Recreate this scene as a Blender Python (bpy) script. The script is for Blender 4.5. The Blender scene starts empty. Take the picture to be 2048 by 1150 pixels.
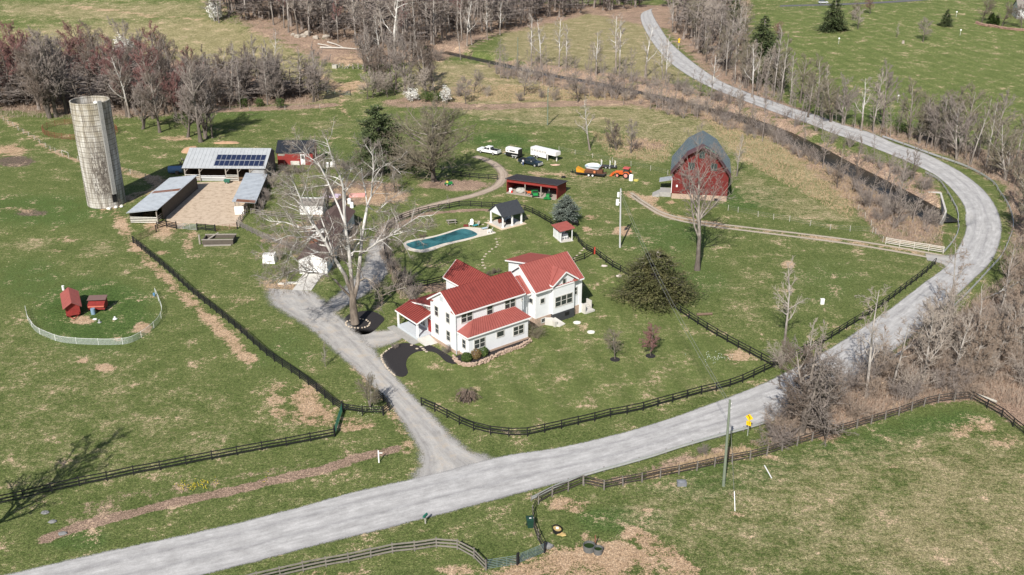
import bpy, math, random
import numpy as np
from mathutils import Vector, Matrix
R = math.radians
random.seed(7)
scene = bpy.context.scene
COL = scene.collection

# ---------------------------------------------------------------- camera, sky, sun, exposure
FOC = 2000.0                      # focal length in photo pixels (photo 2048 x 1150)
TH = math.atan(872 / 2000)        # camera looks this far below the horizon
CH = 70.0                         # camera height
CT, ST = math.cos(TH), math.sin(TH)
cam = bpy.data.cameras.new("camera")
cam.sensor_width = 36.0
cam.lens = 36.0 * FOC / 2048.0
cam.clip_start = 1.0
cam.clip_end = 6000.0
camo = bpy.data.objects.new("camera", cam)
COL.objects.link(camo)
camo.location = (0, 0, CH)
camo.rotation_euler = (math.pi / 2 - TH, 0, 0)
scene.camera = camo

SUN_EL, SX, SY = R(40), 0.287, 0.958        # light travels towards +x*SX, +y*SY
world = bpy.data.worlds.new("World")
scene.world = world
world.use_nodes = True
wn = world.node_tree
wn.nodes.clear()
sky = wn.nodes.new("ShaderNodeTexSky")
sky.sky_type = 'NISHITA'
sky.sun_disc = False
sky.sun_elevation = SUN_EL
sky.sun_rotation = math.atan2(-SX, -SY)
sky.air_density = 1.0
sky.dust_density = 1.2
bg = wn.nodes.new("ShaderNodeBackground")
bg.inputs[1].default_value = 0.075
wo = wn.nodes.new("ShaderNodeOutputWorld")
wn.links.new(sky.outputs[0], bg.inputs[0])
wn.links.new(bg.outputs[0], wo.inputs[0])
sl = bpy.data.lights.new("sun", 'SUN')
sl.energy = 5.0
sl.angle = R(0.5)
sl.color = (1.0, 0.95, 0.88)
so = bpy.data.objects.new("sun", sl)
COL.objects.link(so)
so.location = (-60, -100, 200)
so.rotation_euler = Vector((SX * math.cos(SUN_EL), SY * math.cos(SUN_EL), -math.sin(SUN_EL))).to_track_quat('-Z', 'Y').to_euler()
scene.view_settings.view_transform = 'Standard'
scene.view_settings.look = 'None'
scene.view_settings.exposure = 0.34
scene.view_settings.gamma = 1.0

# ---------------------------------------------------------------- surveying: photo point -> point of the place
def P(u, v, z=0.0):
    a = (u - 1024) / FOC; b = (v - 575) / FOC
    t = (z - CH) / (-ST - b * CT)
    return Vector((a * t, (CT - b * ST) * t, z))

CREEK_PX = [(885, 106), (910, 109), (990, 121), (1090, 141), (1180, 157), (1250, 172), (1330, 190), (1420, 212), (1500, 235), (1560, 257),
            (1620, 286), (1680, 319), (1740, 349), (1800, 380), (1850, 408), (1888, 432)]
CREEK = np.array([P(u, v)[:2] for u, v in CREEK_PX])

def dist_poly(X, Y, pts):
    d = np.full(np.shape(X), 1e9)
    for (x0, y0), (x1, y1) in zip(pts[:-1], pts[1:]):
        dx, dy = x1 - x0, y1 - y0
        L = dx * dx + dy * dy + 1e-9
        t = np.clip(((X - x0) * dx + (Y - y0) * dy) / L, 0, 1)
        d = np.minimum(d, np.hypot(X - x0 - t * dx, Y - y0 - t * dy))
    return d

def ss(x):
    x = np.clip(x, 0, 1)
    return x * x * (3 - 2 * x)

def hgt(X, Y):
    X = np.asarray(X, float); Y = np.asarray(Y, float)
    h = 13 * ss((Y - 300) / 170) * ss((20 - X) / 130)
    h = h + 7 * ss((Y - 300) / 200) * ss((X - 60) / 120)
    h = h + 40 * ss((Y - 520) / 500)
    h = h + 0.35 * np.sin(X * 0.031 + 1.0) * np.sin(Y * 0.027) * ss((Y - 225) / 60)
    dc = dist_poly(X, Y, CREEK)
    h = h - 1.9 * (1 - ss((dc - 2.8) / 4.0))
    return h

def H(x, y):
    return float(hgt(x, y))

def G(u, v):
    """ground point seen at photo position u, v"""
    z = 0.0
    for _ in range(14):
        p = P(u, v, z)
        z = z + 0.6 * (H(p.x, p.y) - z)
    p = P(u, v, z); p.z = H(p.x, p.y)
    return p

def atY(u, v, y):
    """point seen at u, v that stands y metres out"""
    a = (u - 1024) / FOC; b = (v - 575) / FOC
    t = y / (CT - b * ST)
    return Vector((a * t, y, CH + (-ST - b * CT) * t))

# ---------------------------------------------------------------- materials
def nodes(m):
    m.use_nodes = True
    nt = m.node_tree
    nt.nodes.clear()
    return nt, nt.nodes, nt.links

def ramp(nt, fac, stops):
    r = nt.nodes.new("ShaderNodeValToRGB")
    el = r.color_ramp.elements
    el[0].position, el[0].color = stops[0][0], (*stops[0][1], 1)
    el[1].position, el[1].color = stops[-1][0], (*stops[-1][1], 1)
    for p, c in stops[1:-1]:
        e = el.new(p); e.color = (*c, 1)
    nt.links.new(fac, r.inputs[0])
    return r.outputs[0]

def noise(nt, co, scale, detail=4, rough=0.6, dist=0.0):
    n = nt.nodes.new("ShaderNodeTexNoise")
    n.inputs['Scale'].default_value = scale
    n.inputs['Detail'].default_value = detail
    n.inputs['Roughness'].default_value = rough
    n.inputs['Distortion'].default_value = dist
    if co is not None: nt.links.new(co, n.inputs['Vector'])
    return n.outputs['Fac']

def mixc(nt, fac, a, b, mode='MIX'):
    m = nt.nodes.new("ShaderNodeMix")
    m.data_type = 'RGBA'; m.blend_type = mode
    for s, val in ((0, fac), (6, a), (7, b)):
        if isinstance(val, (int, float)): m.inputs[s].default_value = val
        elif isinstance(val, tuple): m.inputs[s].default_value = (*val, 1)
        else: nt.links.new(val, m.inputs[s])
    return m.outputs[2]

def math_(nt, op, a, b=0.0, c=0.0, clamp=False):
    m = nt.nodes.new("ShaderNodeMath")
    m.operation = op; m.use_clamp = clamp
    for i, val in enumerate((a, b, c)):
        if isinstance(val, (int, float)): m.inputs[i].default_value = val
        else: nt.links.new(val, m.inputs[i])
    return m.outputs[0]

def mapr(nt, v, a, b, c=0.0, d=1.0):
    m = nt.nodes.new("ShaderNodeMapRange")
    m.interpolation_type = 'SMOOTHSTEP'
    for i, val in enumerate((v, a, b, c, d)):
        if isinstance(val, (int, float)): m.inputs[i].default_value = val
        else: nt.links.new(val, m.inputs[i])
    return m.outputs[0]

def bsdf(nt, color, rough=0.8, metal=0.0, bump=None, bstr=0.3, bdist=0.05, spec=0.3):
    b = nt.nodes.new("ShaderNodeBsdfPrincipled")
    if isinstance(color, tuple): b.inputs['Base Color'].default_value = (*color, 1)
    else: nt.links.new(color, b.inputs['Base Color'])
    b.inputs['Roughness'].default_value = rough
    b.inputs['Metallic'].default_value = metal
    b.inputs['Specular IOR Level'].default_value = spec
    if bump is not None:
        n = nt.nodes.new("ShaderNodeBump")
        n.inputs['Strength'].default_value = bstr
        n.inputs['Distance'].default_value = bdist
        nt.links.new(bump, n.inputs['Height'])
        nt.links.new(n.outputs[0], b.inputs['Normal'])
    o = nt.nodes.new("ShaderNodeOutputMaterial")
    nt.links.new(b.outputs[0], o.inputs[0])
    return b, o

def coord(nt, kind='Object'):
    t = nt.nodes.new("ShaderNodeTexCoord")
    return t.outputs[kind]

def scaled(nt, co, s, rot=(0, 0, 0)):
    m = nt.nodes.new("ShaderNodeMapping")
    m.inputs['Scale'].default_value = s
    m.inputs['Rotation'].default_value = rot
    nt.links.new(co, m.inputs[0])
    return m.outputs[0]

MATS = {}
def mat(name, col, rough=0.7, metal=0.0, var=0.25, scale=3.0, col2=None, bump=0.15, stretch=(1, 1, 1), spec=0.3):
    """a painted / worn surface: two colours mixed by noise, with fine bump"""
    if name in MATS: return MATS[name]
    m = bpy.data.materials.new(name)
    nt, N, Lk = nodes(m)
    co = scaled(nt, coord(nt), stretch)
    n1 = noise(nt, co, scale, 5, 0.65)
    n2 = noise(nt, co, scale * 6, 3, 0.6)
    f = math_(nt, 'ADD', math_(nt, 'MULTIPLY', n1, 0.65), math_(nt, 'MULTIPLY', n2, 0.35))
    c2 = col2 if col2 else tuple(c * (1 - var) for c in col)
    hi = tuple(min(0.95, c * (1 + var * 0.35)) for c in col)
    c = ramp(nt, f, [(0.3, c2), (0.5, col), (0.72, hi)])
    bsdf(nt, c, rough, metal, n2, bump, 0.02, spec)
    MATS[name] = m
    return m

def wave_mat(name, col, axis, scale, depth=0.25, rough=0.6, dark=0.8, metal=0.0, var=0.15, col2=None, ns=1.2):
    """boards, clapboards or sheets: fine regular lines along one axis"""
    if name in MATS: return MATS[name]
    m = bpy.data.materials.new(name)
    nt, N, Lk = nodes(m)
    co = coord(nt)
    w = N.new("ShaderNodeTexWave")
    w.wave_type = 'BANDS'; w.bands_direction = axis; w.wave_profile = 'SAW'
    w.inputs['Scale'].default_value = scale
    w.inputs['Distortion'].default_value = 0.0
    Lk.new(co, w.inputs[0])
    n1 = noise(nt, co, ns, 5, 0.65)
    base = ramp(nt, n1, [(0.3, col2 or tuple(c * (1 - var) for c in col)), (0.55, col), (0.8, tuple(min(.95, c * (1 + var * .4)) for c in col))])
    lines = ramp(nt, w.outputs['Fac'], [(0.0, (dark, dark, dark)), (0.18, (1, 1, 1)), (1.0, (1, 1, 1))])
    c = mixc(nt, 1.0, base, lines, 'MULTIPLY')
    bsdf(nt, c, rough, metal, w.outputs['Fac'], depth, 0.02)
    MATS[name] = m
    return m

# ---------------------------------------------------------------- mesh builder
class MB:
    def __init__(s):
        s.v = []; s.f = []
    def poly(s, pts):
        i = len(s.v); s.v += [tuple(p) for p in pts]; s.f.append(tuple(range(i, i + len(pts)))); return s
    def box(s, x0, x1, y0, y1, z0, z1):
        i = len(s.v)
        s.v += [(x0, y0, z0), (x1, y0, z0), (x1, y1, z0), (x0, y1, z0), (x0, y0, z1), (x1, y0, z1), (x1, y1, z1), (x0, y1, z1)]
        s.f += [(i, i + 3, i + 2, i + 1), (i + 4, i + 5, i + 6, i + 7), (i, i + 1, i + 5, i + 4), (i + 1, i + 2, i + 6, i + 5), (i + 2, i + 3, i + 7, i + 6), (i + 3, i, i + 4, i + 7)]
        return s
    def hexa(s, a, b):
        """solid between two rings of points of equal length"""
        i = len(s.v); n = len(a)
        s.v += [tuple(p) for p in a] + [tuple(p) for p in b]
        s.f.append(tuple(range(i + n - 1, i - 1, -1))); s.f.append(tuple(range(i + n, i + 2 * n)))
        for k in range(n):
            j = (k + 1) % n
            s.f.append((i + k, i + j, i + n + j, i + n + k))
        return s
    def prism(s, poly, z0, z1):
        return s.hexa([(x, y, z0) for x, y in poly], [(x, y, z1) for x, y in poly])
    def prof_x(s, prof, x0, x1):
        """profile (y, z) swept along x"""
        return s.hexa([(x0, y, z) for y, z in prof], [(x1, y, z) for y, z in prof])
    def prof_y(s, prof, y0, y1):
        return s.hexa([(x, y0, z) for x, z in prof], [(x, y1, z) for x, z in prof])
    def slab(s, pts, t):
        """roof plane: top polygon pts, thickness t downward along its normal"""
        p = [Vector(q) for q in pts]
        n = (p[1] - p[0]).cross(p[2] - p[0]).normalized()
        if n.z < 0: n = -n
        return s.hexa([q - n * t for q in p], p)
    def beam(s, a, b, w, h, up=(0, 0, 1)):
        a = Vector(a); b = Vector(b); d = (b - a)
        if d.length < 1e-6: return s
        d.normalize(); up = Vector(up)
        if abs(d.dot(up)) > 0.98: up = Vector((0, 1, 0))
        x = d.cross(up).normalized() * (w / 2); y = x.cross(d).normalized() * (h / 2)
        return s.hexa([a - x - y, a + x - y, a + x + y, a - x + y], [b - x - y, b + x - y, b + x + y, b - x + y])
    def tube(s, pts, rad, n=6, cap=True):
        pts = [Vector(p) for p in pts]
        if isinstance(rad, (int, float)): rad = [rad] * len(pts)
        base = len(s.v)
        for k, p in enumerate(pts):
            d = (pts[min(k + 1, len(pts) - 1)] - pts[max(k - 1, 0)])
            if d.length < 1e-9: d = Vector((0, 0, 1))
            d.normalize()
            ref = Vector((0, 0, 1)) if abs(d.z) < 0.9 else Vector((1, 0, 0))
            x = d.cross(ref).normalized(); y = d.cross(x)
            for j in range(n):
                a = 2 * math.pi * j / n
                s.v.append(tuple(p + (x * math.cos(a) + y * math.sin(a)) * rad[k]))
        for k in range(len(pts) - 1):
            for j in range(n):
                j2 = (j + 1) % n
                s.f.append((base + k * n + j, base + k * n + j2, base + (k + 1) * n + j2, base + (k + 1) * n + j))
        if cap:
            s.f.append(tuple(base + j for j in range(n))[::-1])
            e = base + (len(pts) - 1) * n
            s.f.append(tuple(e + j for j in range(n)))
        return s
    def cyl(s, x, y, z0, z1, r, r2=None, n=12):
        return s.tube([(x, y, z0), (x, y, z1)], [r, r if r2 is None else r2], n)
    def ball(s, c, r, n=8, m=5, jit=0.0, rnd=None):
        cx, cy, cz = c
        if isinstance(r, (int, float)): r = (r, r, r)
        base = len(s.v)
        for i in range(m + 1):
            ph = math.pi * i / m
            for j in range(n):
                a = 2 * math.pi * j / n
                k = 1 + (rnd.uniform(-jit, jit) if rnd else 0)
                s.v.append((cx + r[0] * math.sin(ph) * math.cos(a) * k, cy + r[1] * math.sin(ph) * math.sin(a) * k, cz - r[2] * math.cos(ph) * k))
        for i in range(m):
            for j in range(n):
                j2 = (j + 1) % n
                s.f.append((base + i * n + j, base + i * n + j2, base + (i + 1) * n + j2, base + (i + 1) * n + j))
        return s
    def mesh(s, name, m=None, smooth=False):
        me = bpy.data.meshes.new(name)
        me.from_pydata(s.v, [], s.f)
        if m: me.materials.append(m)
        if smooth: me.polygons.foreach_set('use_smooth', [True] * len(me.polygons))
        me.update()
        return me
    def build(s, name, m, parent=None, smooth=False, loc=None, rz=0.0):
        o = bpy.data.objects.new(name, s.mesh(name, m, smooth))
        COL.objects.link(o)
        if parent: o.parent = parent
        if loc is not None: o.location = loc
        o.rotation_euler.z = rz
        return o

def tag(o, label=None, cat=None, group=None, kind=None):
    if label: o['label'] = label
    if cat: o['category'] = cat
    if group: o['group'] = group
    if kind: o['kind'] = kind
    return o

def thing(name, label, cat, loc=(0, 0, 0), rz=0.0, group=None):
    o = bpy.data.objects.new(name, None)
    COL.objects.link(o)
    o.empty_display_size = 0.3
    o.location = loc
    o.rotation_euler.z = rz
    return tag(o, label, cat, group)

def copy_tree(o, parent=None, loc=None, rz=None, sc=None, label=None):
    c = o.copy(); COL.objects.link(c)
    if parent: c.parent = parent
    if loc is not None: c.location = loc
    if rz is not None: c.rotation_euler.z = rz
    if sc is not None: c.scale = sc
    if label: c['label'] = label
    for ch in list(KIDS.get(o.name, [])): 
        d = copy_tree(ch, c)
    return c
KIDS = {}
def note_kids(o):
    KIDS[o.name] = [c for c in bpy.data.objects if c.parent == o]
    for c in KIDS[o.name]: note_kids(c)

def smooth_path(pts, step):
    """Catmull-Rom through pts (tuples of any dimension) resampled about every step metres (first 2-3 dims)"""
    A = [np.array(p, float) for p in pts]
    A = [2 * A[0] - A[1]] + A + [2 * A[-1] - A[-2]]
    out = []
    for i in range(1, len(A) - 2):
        n = max(1, int(np.linalg.norm(A[i + 1][:2] - A[i][:2]) / step))
        for k in range(n):
            t = k / n
            out.append(0.5 * ((2 * A[i]) + (-A[i - 1] + A[i + 1]) * t + (2 * A[i - 1] - 5 * A[i] + 4 * A[i + 1] - A[i + 2]) * t * t + (-A[i - 1] + 3 * A[i] - 3 * A[i + 1] + A[i + 2]) * t ** 3))
    out.append(A[-2])
    return out

# ================================================================ GROUND
def axis(segs):
    out = [segs[0][0]]
    for a, b, st in segs:
        n = max(1, int(round((b - a) / st)))
        out += [a + (b - a) * (k + 1) / n for k in range(n)]
    return np.array(out)
gx = axis([(-3000, -400, 200), (-400, -180, 6), (-180, -115, 1.6), (-115, 115, 0.75), (115, 180, 1.3), (180, 400, 6), (400, 3000, 200)])
gy = axis([(-600, 40, 40), (40, 76, 3), (76, 135, 0.5), (135, 250, 0.7), (250, 330, 1.0), (330, 540, 2.0), (540, 900, 12), (900, 4500, 200)])
GX, GY = np.meshgrid(gx, gy)
X = GX.ravel(); Y = GY.ravel()
Z = hgt(X, Y)
nx, ny = len(gx), len(gy)
masks = {k: np.zeros(len(X)) for k in ('dirt', 'tan', 'lush', 'litter', 'gravel', 'mud_and_shade')}
SEL = (X > -330) & (X < 330) & (Y > 70) & (Y < 600)
XI, YI = X[SEL], Y[SEL]
def add(k, val):
    a = masks[k][SEL]
    masks[k][SEL] = np.maximum(a, val)
def sub(k, val):
    a = masks[k][SEL]
    masks[k][SEL] = a * (1 - val)
def blob(k, u, v, ru, rv, s=1.0, soft=0.6, op=None):
    c = G(u, v); e = G(u + ru, v); f = G(u, v - rv)
    a = abs(e.x - c.x) + 1e-3; b = math.hypot(f.x - c.x, f.y - c.y) + 1e-3
    ax = (f.x - c.x) / b; ay = (f.y - c.y) / b     # axis that points away from the viewer at survey time
    dx = XI - c.x; dy = YI - c.y
    q = dy / ay
    d = np.hypot((dx - q * ax) / a, q / b)
    (op or add)(k, s * (1 - ss((d - (1 - soft)) / max(soft, .05) * 0.8)))
def line(k, pts, w, s=1.0, soft=0.5, op=None):
    q = [G(u, v)[:2] for u, v in pts]
    q = [tuple(p) for p in smooth_path(q, 3.0)]
    d = dist_poly(XI, YI, q)
    (op or add)(k, s * (1 - ss((d - w * (1 - soft)) / (w * soft * 1.6))))
def area(k, pts, s=1.0, soft=3.0, op=None):
    q = [G(u, v)[:2] for u, v in pts]
    inside = np.zeros(len(XI), bool)
    n = len(q)
    for i in range(n):
        x0, y0 = q[i]; x1, y1 = q[(i + 1) % n]
        c = ((y0 > YI) != (y1 > YI)) & (XI < (x1 - x0) * (YI - y0) / ((y1 - y0) if y1 != y0 else 1e-9) + x0)
        inside ^= c
    d = dist_poly(XI, YI, [tuple(p) for p in q] + [tuple(q[0])])
    d = np.where(inside, d, -d)
    (op or add)(k, s * ss((d + soft) / (2 * soft)))

# -- dry and tan grass
area('tan', [(-60, 120), (0, 60), (420, 30), (640, 110), (720, 200), (600, 220), (300, 130)], 1.2, 12)
area('tan', [(0, 5), (430, 5), (430, 32), (200, 45), (0, 25)], 1.0, 12)
area('tan', [(820, 120), (980, 130), (1240, 170), (1340, 210), (1250, 218), (1000, 212), (800, 200)], 1.35, 6)
area('dirt', [(830, 140), (980, 150), (1240, 182), (1340, 210), (1000, 212), (840, 196)], .26, 5)
area('tan', [(1000, 60), (1160, 28), (1290, 22), (1330, 120), (1380, 160), (1250, 168), (1100, 138), (1010, 112)], 1.4, 7)
area('tan', [(880, 210), (1330, 215), (1560, 300), (1340, 290), (1200, 262), (960, 240)], .9, 6)
area('tan', [(1200, 262), (1350, 285), (1330, 325), (1240, 318), (1180, 280)], .9, 5)
area('tan', [(1350, 215), (1500, 250), (1640, 330), (1740, 370), (1700, 440), (1640, 400), (1480, 320), (1380, 260)], 1.0, 4)
area('tan', [(1460, 330), (1640, 400), (1740, 450), (1600, 440), (1470, 400)], .75, 4)
area('tan', [(1500, 470), (1900, 530), (1830, 560), (1620, 480)], .3, 4)
area('tan', [(1420, 520), (1560, 480), (1640, 560), (1560, 660), (1440, 640)], .35, 5)
area('tan', [(1060, 600), (1350, 640), (1500, 730), (1400, 800), (1150, 830), (900, 770), (1000, 720)], .4, 5)
area('tan', [(1500, 900), (2060, 840), (2200, 1160), (1300, 1160), (1200, 1000)], .6, 4)
area('tan', [(1800, 900), (2060, 870), (2200, 1160), (1700, 1160)], .85, 5)
area('tan', [(-50, 640), (280, 720), (640, 830), (640, 880), (0, 990)], .34, 4)
area('tan', [(1480, 30), (1900, 10), (2060, 60), (2060, 260), (1760, 200), (1560, 130)], .12, 10)
area('tan', [(980, 420), (1100, 470), (1190, 520), (1130, 520), (960, 480)], .2, 3)
area('tan', [(1250, 430), (1480, 480), (1440, 520), (1250, 500)], .3, 3)
for b in [(60, 490, 80, 14), (200, 500, 50, 12), (330, 470, 60, 14), (580, 330, 90, 12, .4), (640, 250, 60, 8), (450, 500, 60, 20, .4), (520, 560, 50, 30, .4), (700, 250, 90, 10, .3),
          (1180, 400, 60, 20, .45), (1200, 360, 80, 20, .5), (1000, 345, 40, 20, .4), (880, 980, 60, 18, .4), (780, 1050, 60, 18, .5), (1120, 700, 70, 16, .3), (560, 1000, 120, 14, .35),
          (740, 700, 30, 30, .4), (1560, 830, 80, 30, .6), (1380, 960, 60, 12, .4)]:
    blob('tan', b[0], b[1], b[2], b[3], b[4] if len(b) > 4 else .55)
# -- lush green
for b in [(187, 622, 150, 82, .9), (80, 420, 200, 40, .6), (60, 560, 100, 60, .5), (340, 520, 60, 60, .35), (1330, 470, 130, 50, .6), (1380, 560, 120, 60, .5), (1640, 560, 120, 60, .35), (1500, 395, 90, 30, .9),
          (1040, 240, 120, 14, .7), (1000, 280, 80, 20, .8), (1450, 940, 160, 26, .6), (1700, 900, 140, 40, .7), (1250, 1040, 140, 40, .7), (1600, 1060, 160, 50, .35), (560, 700, 90, 60, .4), (440, 480, 40, 14, .9),
          (900, 440, 130, 50, .5), (1000, 500, 120, 40, .45), (840, 520, 50, 50, .6), (1800, 200, 200, 60, .5), (1900, 230, 140, 60, .6), (1600, 70, 120, 30, .4), (420, 230, 200, 14, .5), (620, 300, 90, 30, .5),
          (150, 1080, 100, 30, .6), (880, 700, 60, 40, .3), (500, 880, 200, 30, .25), (700, 530, 50, 60, .3), (1660, 790, 60, 20, .4), (1080, 300, 60, 10, .8)]:
    blob('lush', *b[:4], b[4])
# -- leaf litter and bare twiggy soil (brownish pink)
line('litter', [(90, 1078), (160, 1052), (250, 1030), (350, 1004), (450, 985), (560, 958), (650, 938), (720, 915), (790, 898)], 1.0, 1.0, .4)
area('litter', [(100, 1000), (400, 960), (700, 900), (780, 895), (640, 930), (400, 985), (120, 1065)], .38, 1.5)
area('litter', [(1560, 820), (1640, 770), (1760, 720), (1900, 640), (1960, 600), (2060, 560), (2120, 900), (1950, 800), (1820, 815), (1700, 850), (1540, 900)], 1.0, 2.5)
area('litter', [(2000, 300), (2100, 300), (2120, 600), (2040, 520), (2020, 420)], .95, 3)
area('litter', [(1640, 240), (1780, 280), (1880, 310), (2000, 370), (2060, 400), (2060, 320), (1800, 260)], .7, 3)
area('litter', [(430, 0), (1000, 0), (1500, 0), (1490, 110), (1560, 200), (1420, 160), (1330, 60), (1180, 28), (990, 70), (900, 120), (740, 130), (660, 130), (500, 60)], .9, 6)
area('litter', [(-60, 190), (0, 140), (300, 110), (620, 170), (640, 205), (430, 215), (300, 235), (0, 222)], .9, 5)
line('litter', [(400, 222), (500, 218), (640, 212), (660, 210)], 3.2, .95)
line('litter', [(860, 205), (960, 214), (1100, 208), (1250, 205), (1400, 215)], 4.5, .85)
area('litter', [(1380, 190), (1560, 250), (1700, 300), (1850, 350), (1880, 380), (1890, 500), (1760, 480), (1690, 400), (1560, 290), (1400, 225)], .75, 3)
area('litter', [(1440, 150), (1560, 200), (1700, 255), (1640, 255), (1540, 230), (1420, 195)], .85, 3)
for b in [(730, 385, 110, 30, 1.0), (910, 370, 90, 14, .95), (820, 205, 70, 14, .8), (1290, 290, 60, 18, .7), (640, 480, 60, 40, .7), (560, 480, 60, 25, .6), (1650, 870, 50, 16, .95), (1460, 990, 20, 8, .5),
          (1330, 880, 70, 18, .6), (660, 460, 90, 60, .6), (870, 575, 60, 12, .8), (480, 175, 160, 14, .5)]:
    blob('litter', *b[:4], b[4])
line('litter', [(790, 455), (840, 430), (900, 423), (960, 420), (1040, 424)], .9, 1.0)
# -- bare orange / tan earth
for b in [(1245, 462, 20, 13), (1182, 435, 18, 6), (1172, 458, 12, 6), (1340, 405, 14, 4), (1300, 400, 26, 10, .8), (210, 735, 28, 10, .9), (165, 722, 14, 5), (285, 655, 22, 14), (235, 680, 14, 6), (1475, 712, 40, 16, .62),
          (1575, 530, 20, 12, .5), (20, 300, 45, 14, .95), (330, 455, 60, 22, .8), (385, 470, 14, 14, .7), (375, 490, 16, 16, .6), (150, 590, 16, 5, .3), (165, 640, 34, 10, .8), (630, 830, 50, 30, .95), (610, 800, 40, 40, .8),
          (700, 850, 50, 14, .8), (560, 790, 30, 30, .5), (325, 505, 16, 5), (560, 570, 50, 16, .7), (590, 600, 50, 12, .6), (480, 605, 30, 10, .4), (470, 660, 40, 12, .4), (950, 1000, 10, 6, .3), (1140, 1010, 50, 22, .75),
          (1190, 965, 22, 12, .8), (1235, 1120, 110, 46, .95), (1120, 1140, 90, 30, .8), (1330, 1150, 40, 20, .7), (1180, 1075, 30, 16, .7), (1470, 1030, 24, 8, .8), (1295, 1020, 10, 5, .8), (1790, 935, 22, 8, .6),
          (1950, 860, 60, 20, .6), (2010, 880, 40, 18, .5), (355, 277, 40, 6, .85), (1660, 875, 60, 14, .7), (1500, 915, 80, 8, .5), (920, 1140, 60, 10, .5), (660, 1150, 80, 12, .6), (860, 1060, 40, 10, .4), (1100, 380, 16, 6, .5),
          (750, 390, 60, 20, .9), (690, 382, 50, 16, .8), (300, 430, 40, 10, .8), (1180, 330, 14, 3, .8), (530, 360, 14, 10, .4), (340, 100, 30, 6, .6), (680, 180, 30, 10, .8), (710, 170, 36, 12, .8), (1010, 45, 20, 12, .7),
          (1100, 1100, 40, 12, .5), (40, 420, 50, 8, .45), (120, 500, 30, 7, .5), (130, 480, 30, 6, .4), (600, 505, 30, 12, .3), (700, 120, 40, 14, .6)]:
    blob('dirt', *b[:4], (b[4] if len(b) > 4 else 1.0))
line('dirt', [(232, 425), (262, 480), (320, 545), (390, 610), (460, 680), (500, 720)], 1.3, .72)
line('dirt', [(0, 232), (60, 270), (100, 300), (180, 330)], .8, .8)
line('dirt', [(180, 330), (260, 345), (330, 372), (240, 400), (215, 420)], 2.2, .75)
line('dirt', [(610, 142), (660, 165), (700, 182)], 2.6, .9)
line('dirt', [(683, 190), (682, 215), (700, 235)], .8, .6)
line('dirt', [(310, 35), (240, 22), (120, 10)], 1.6, .6)
line('dirt', [(430, 42), (300, 30), (180, 18)], 1.2, .5)
line('dirt', [(700, 845), (640, 840), (560, 825)], 1.6, .7)
line('dirt', [(690, 860), (740, 850)], .8, .8)
line('dirt', [(1270, 1070), (1330, 1100), (1380, 1140)], 1.6, .9)
line('dirt', [(1040, 1150), (1100, 1130), (1180, 1110)], 2.0, .9)
line('dirt', [(1255, 385), (1290, 402), (1330, 428), (1380, 440), (1440, 452)], 1.9, .8)
line('dirt', [(1200, 350), (1150, 352), (1080, 350), (1010, 345)], 3, .45)
line('dirt', [(765, 590), (740, 640), (700, 700)], .8, .5)
line('dirt', [(640, 650), (700, 710), (760, 790), (800, 850), (815, 900)], 1.0, .55)
line('mud_and_shade', [(1500, 265), (1600, 300), (1690, 350), (1760, 385)], 1.5, .5)
blob('mud_and_shade', 30, 322, 50, 14, .95); blob('mud_and_shade', 60, 425, 50, 10, .7); blob('mud_and_shade', 340, 366, 60, 14, .8); blob('mud_and_shade', 1130, 520, 6, 6, .5)
blob('mud_and_shade', 200, 590, 60, 20, .15)
# wood floors: shade of the dense trees painted in dark brown; then verges
area('mud_and_shade', [(425, 45), (440, -6), (990, -6), (985, 50), (900, 98), (760, 116), (640, 84), (500, 48)], .42, 8)
area('mud_and_shade', [(-60, 140), (120, 130), (330, 155), (620, 180), (640, 200), (430, 212), (300, 234), (-60, 226)], .48, 6)
area('mud_and_shade', [(1335, -4), (1480, -4), (1490, 100), (1560, 190), (1680, 245), (1560, 212), (1440, 150), (1345, 60)], .4, 4)
area('litter', [(1180, 962), (1440, 890), (1540, 862), (1560, 885), (1440, 925), (1240, 970)], .62, 1.5)
area('lush', [(1280, 985), (1440, 930), (1640, 885), (1800, 835), (1930, 812), (1980, 840), (1800, 900), (1600, 960), (1400, 1010)], .8, 4)
area('litter', [(940, 108), (1100, 126), (1240, 148), (1330, 160), (1440, 192), (1560, 226), (1640, 262), (1600, 300), (1480, 262), (1330, 226), (1200, 196), (1000, 150)], .72, 4)
line('dirt', [(1262, 388), (1290, 408), (1330, 430), (1400, 446), (1500, 459), (1600, 471), (1700, 484), (1800, 500), (1888, 516)], 1.3, .5)
# -- ring worn round the hen run
e = [(187 + 137 * math.cos(a), 619 + 71 * math.sin(a)) for a in np.linspace(math.pi * .95, math.pi * 2.1, 24)]
line('mud_and_shade', e, .5, .0)
area('dirt', [(960, 1160), (1040, 1118), (1110, 1098), (1170, 1080), (1240, 1090), (1290, 1118), (1350, 1165), (960, 1180)], .82, 1.5)
area('gravel', [(780, 505), (770, 455), (860, 425), (960, 418), (1060, 425), (1110, 455), (1190, 510), (1250, 560), (1548, 735), (1400, 780), (1150, 842), (1010, 866), (900, 830), (830, 790), (760, 740), (820, 600)], 1.0, 1.2)
area('gravel', [(1470, 30), (1900, 5), (2100, 10), (2100, 290), (1960, 285), (1760, 220), (1560, 140)], .95, 8)
for k in masks: masks[k] = np.clip(masks[k], 0, 1.4 if k == 'tan' else 1)

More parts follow.
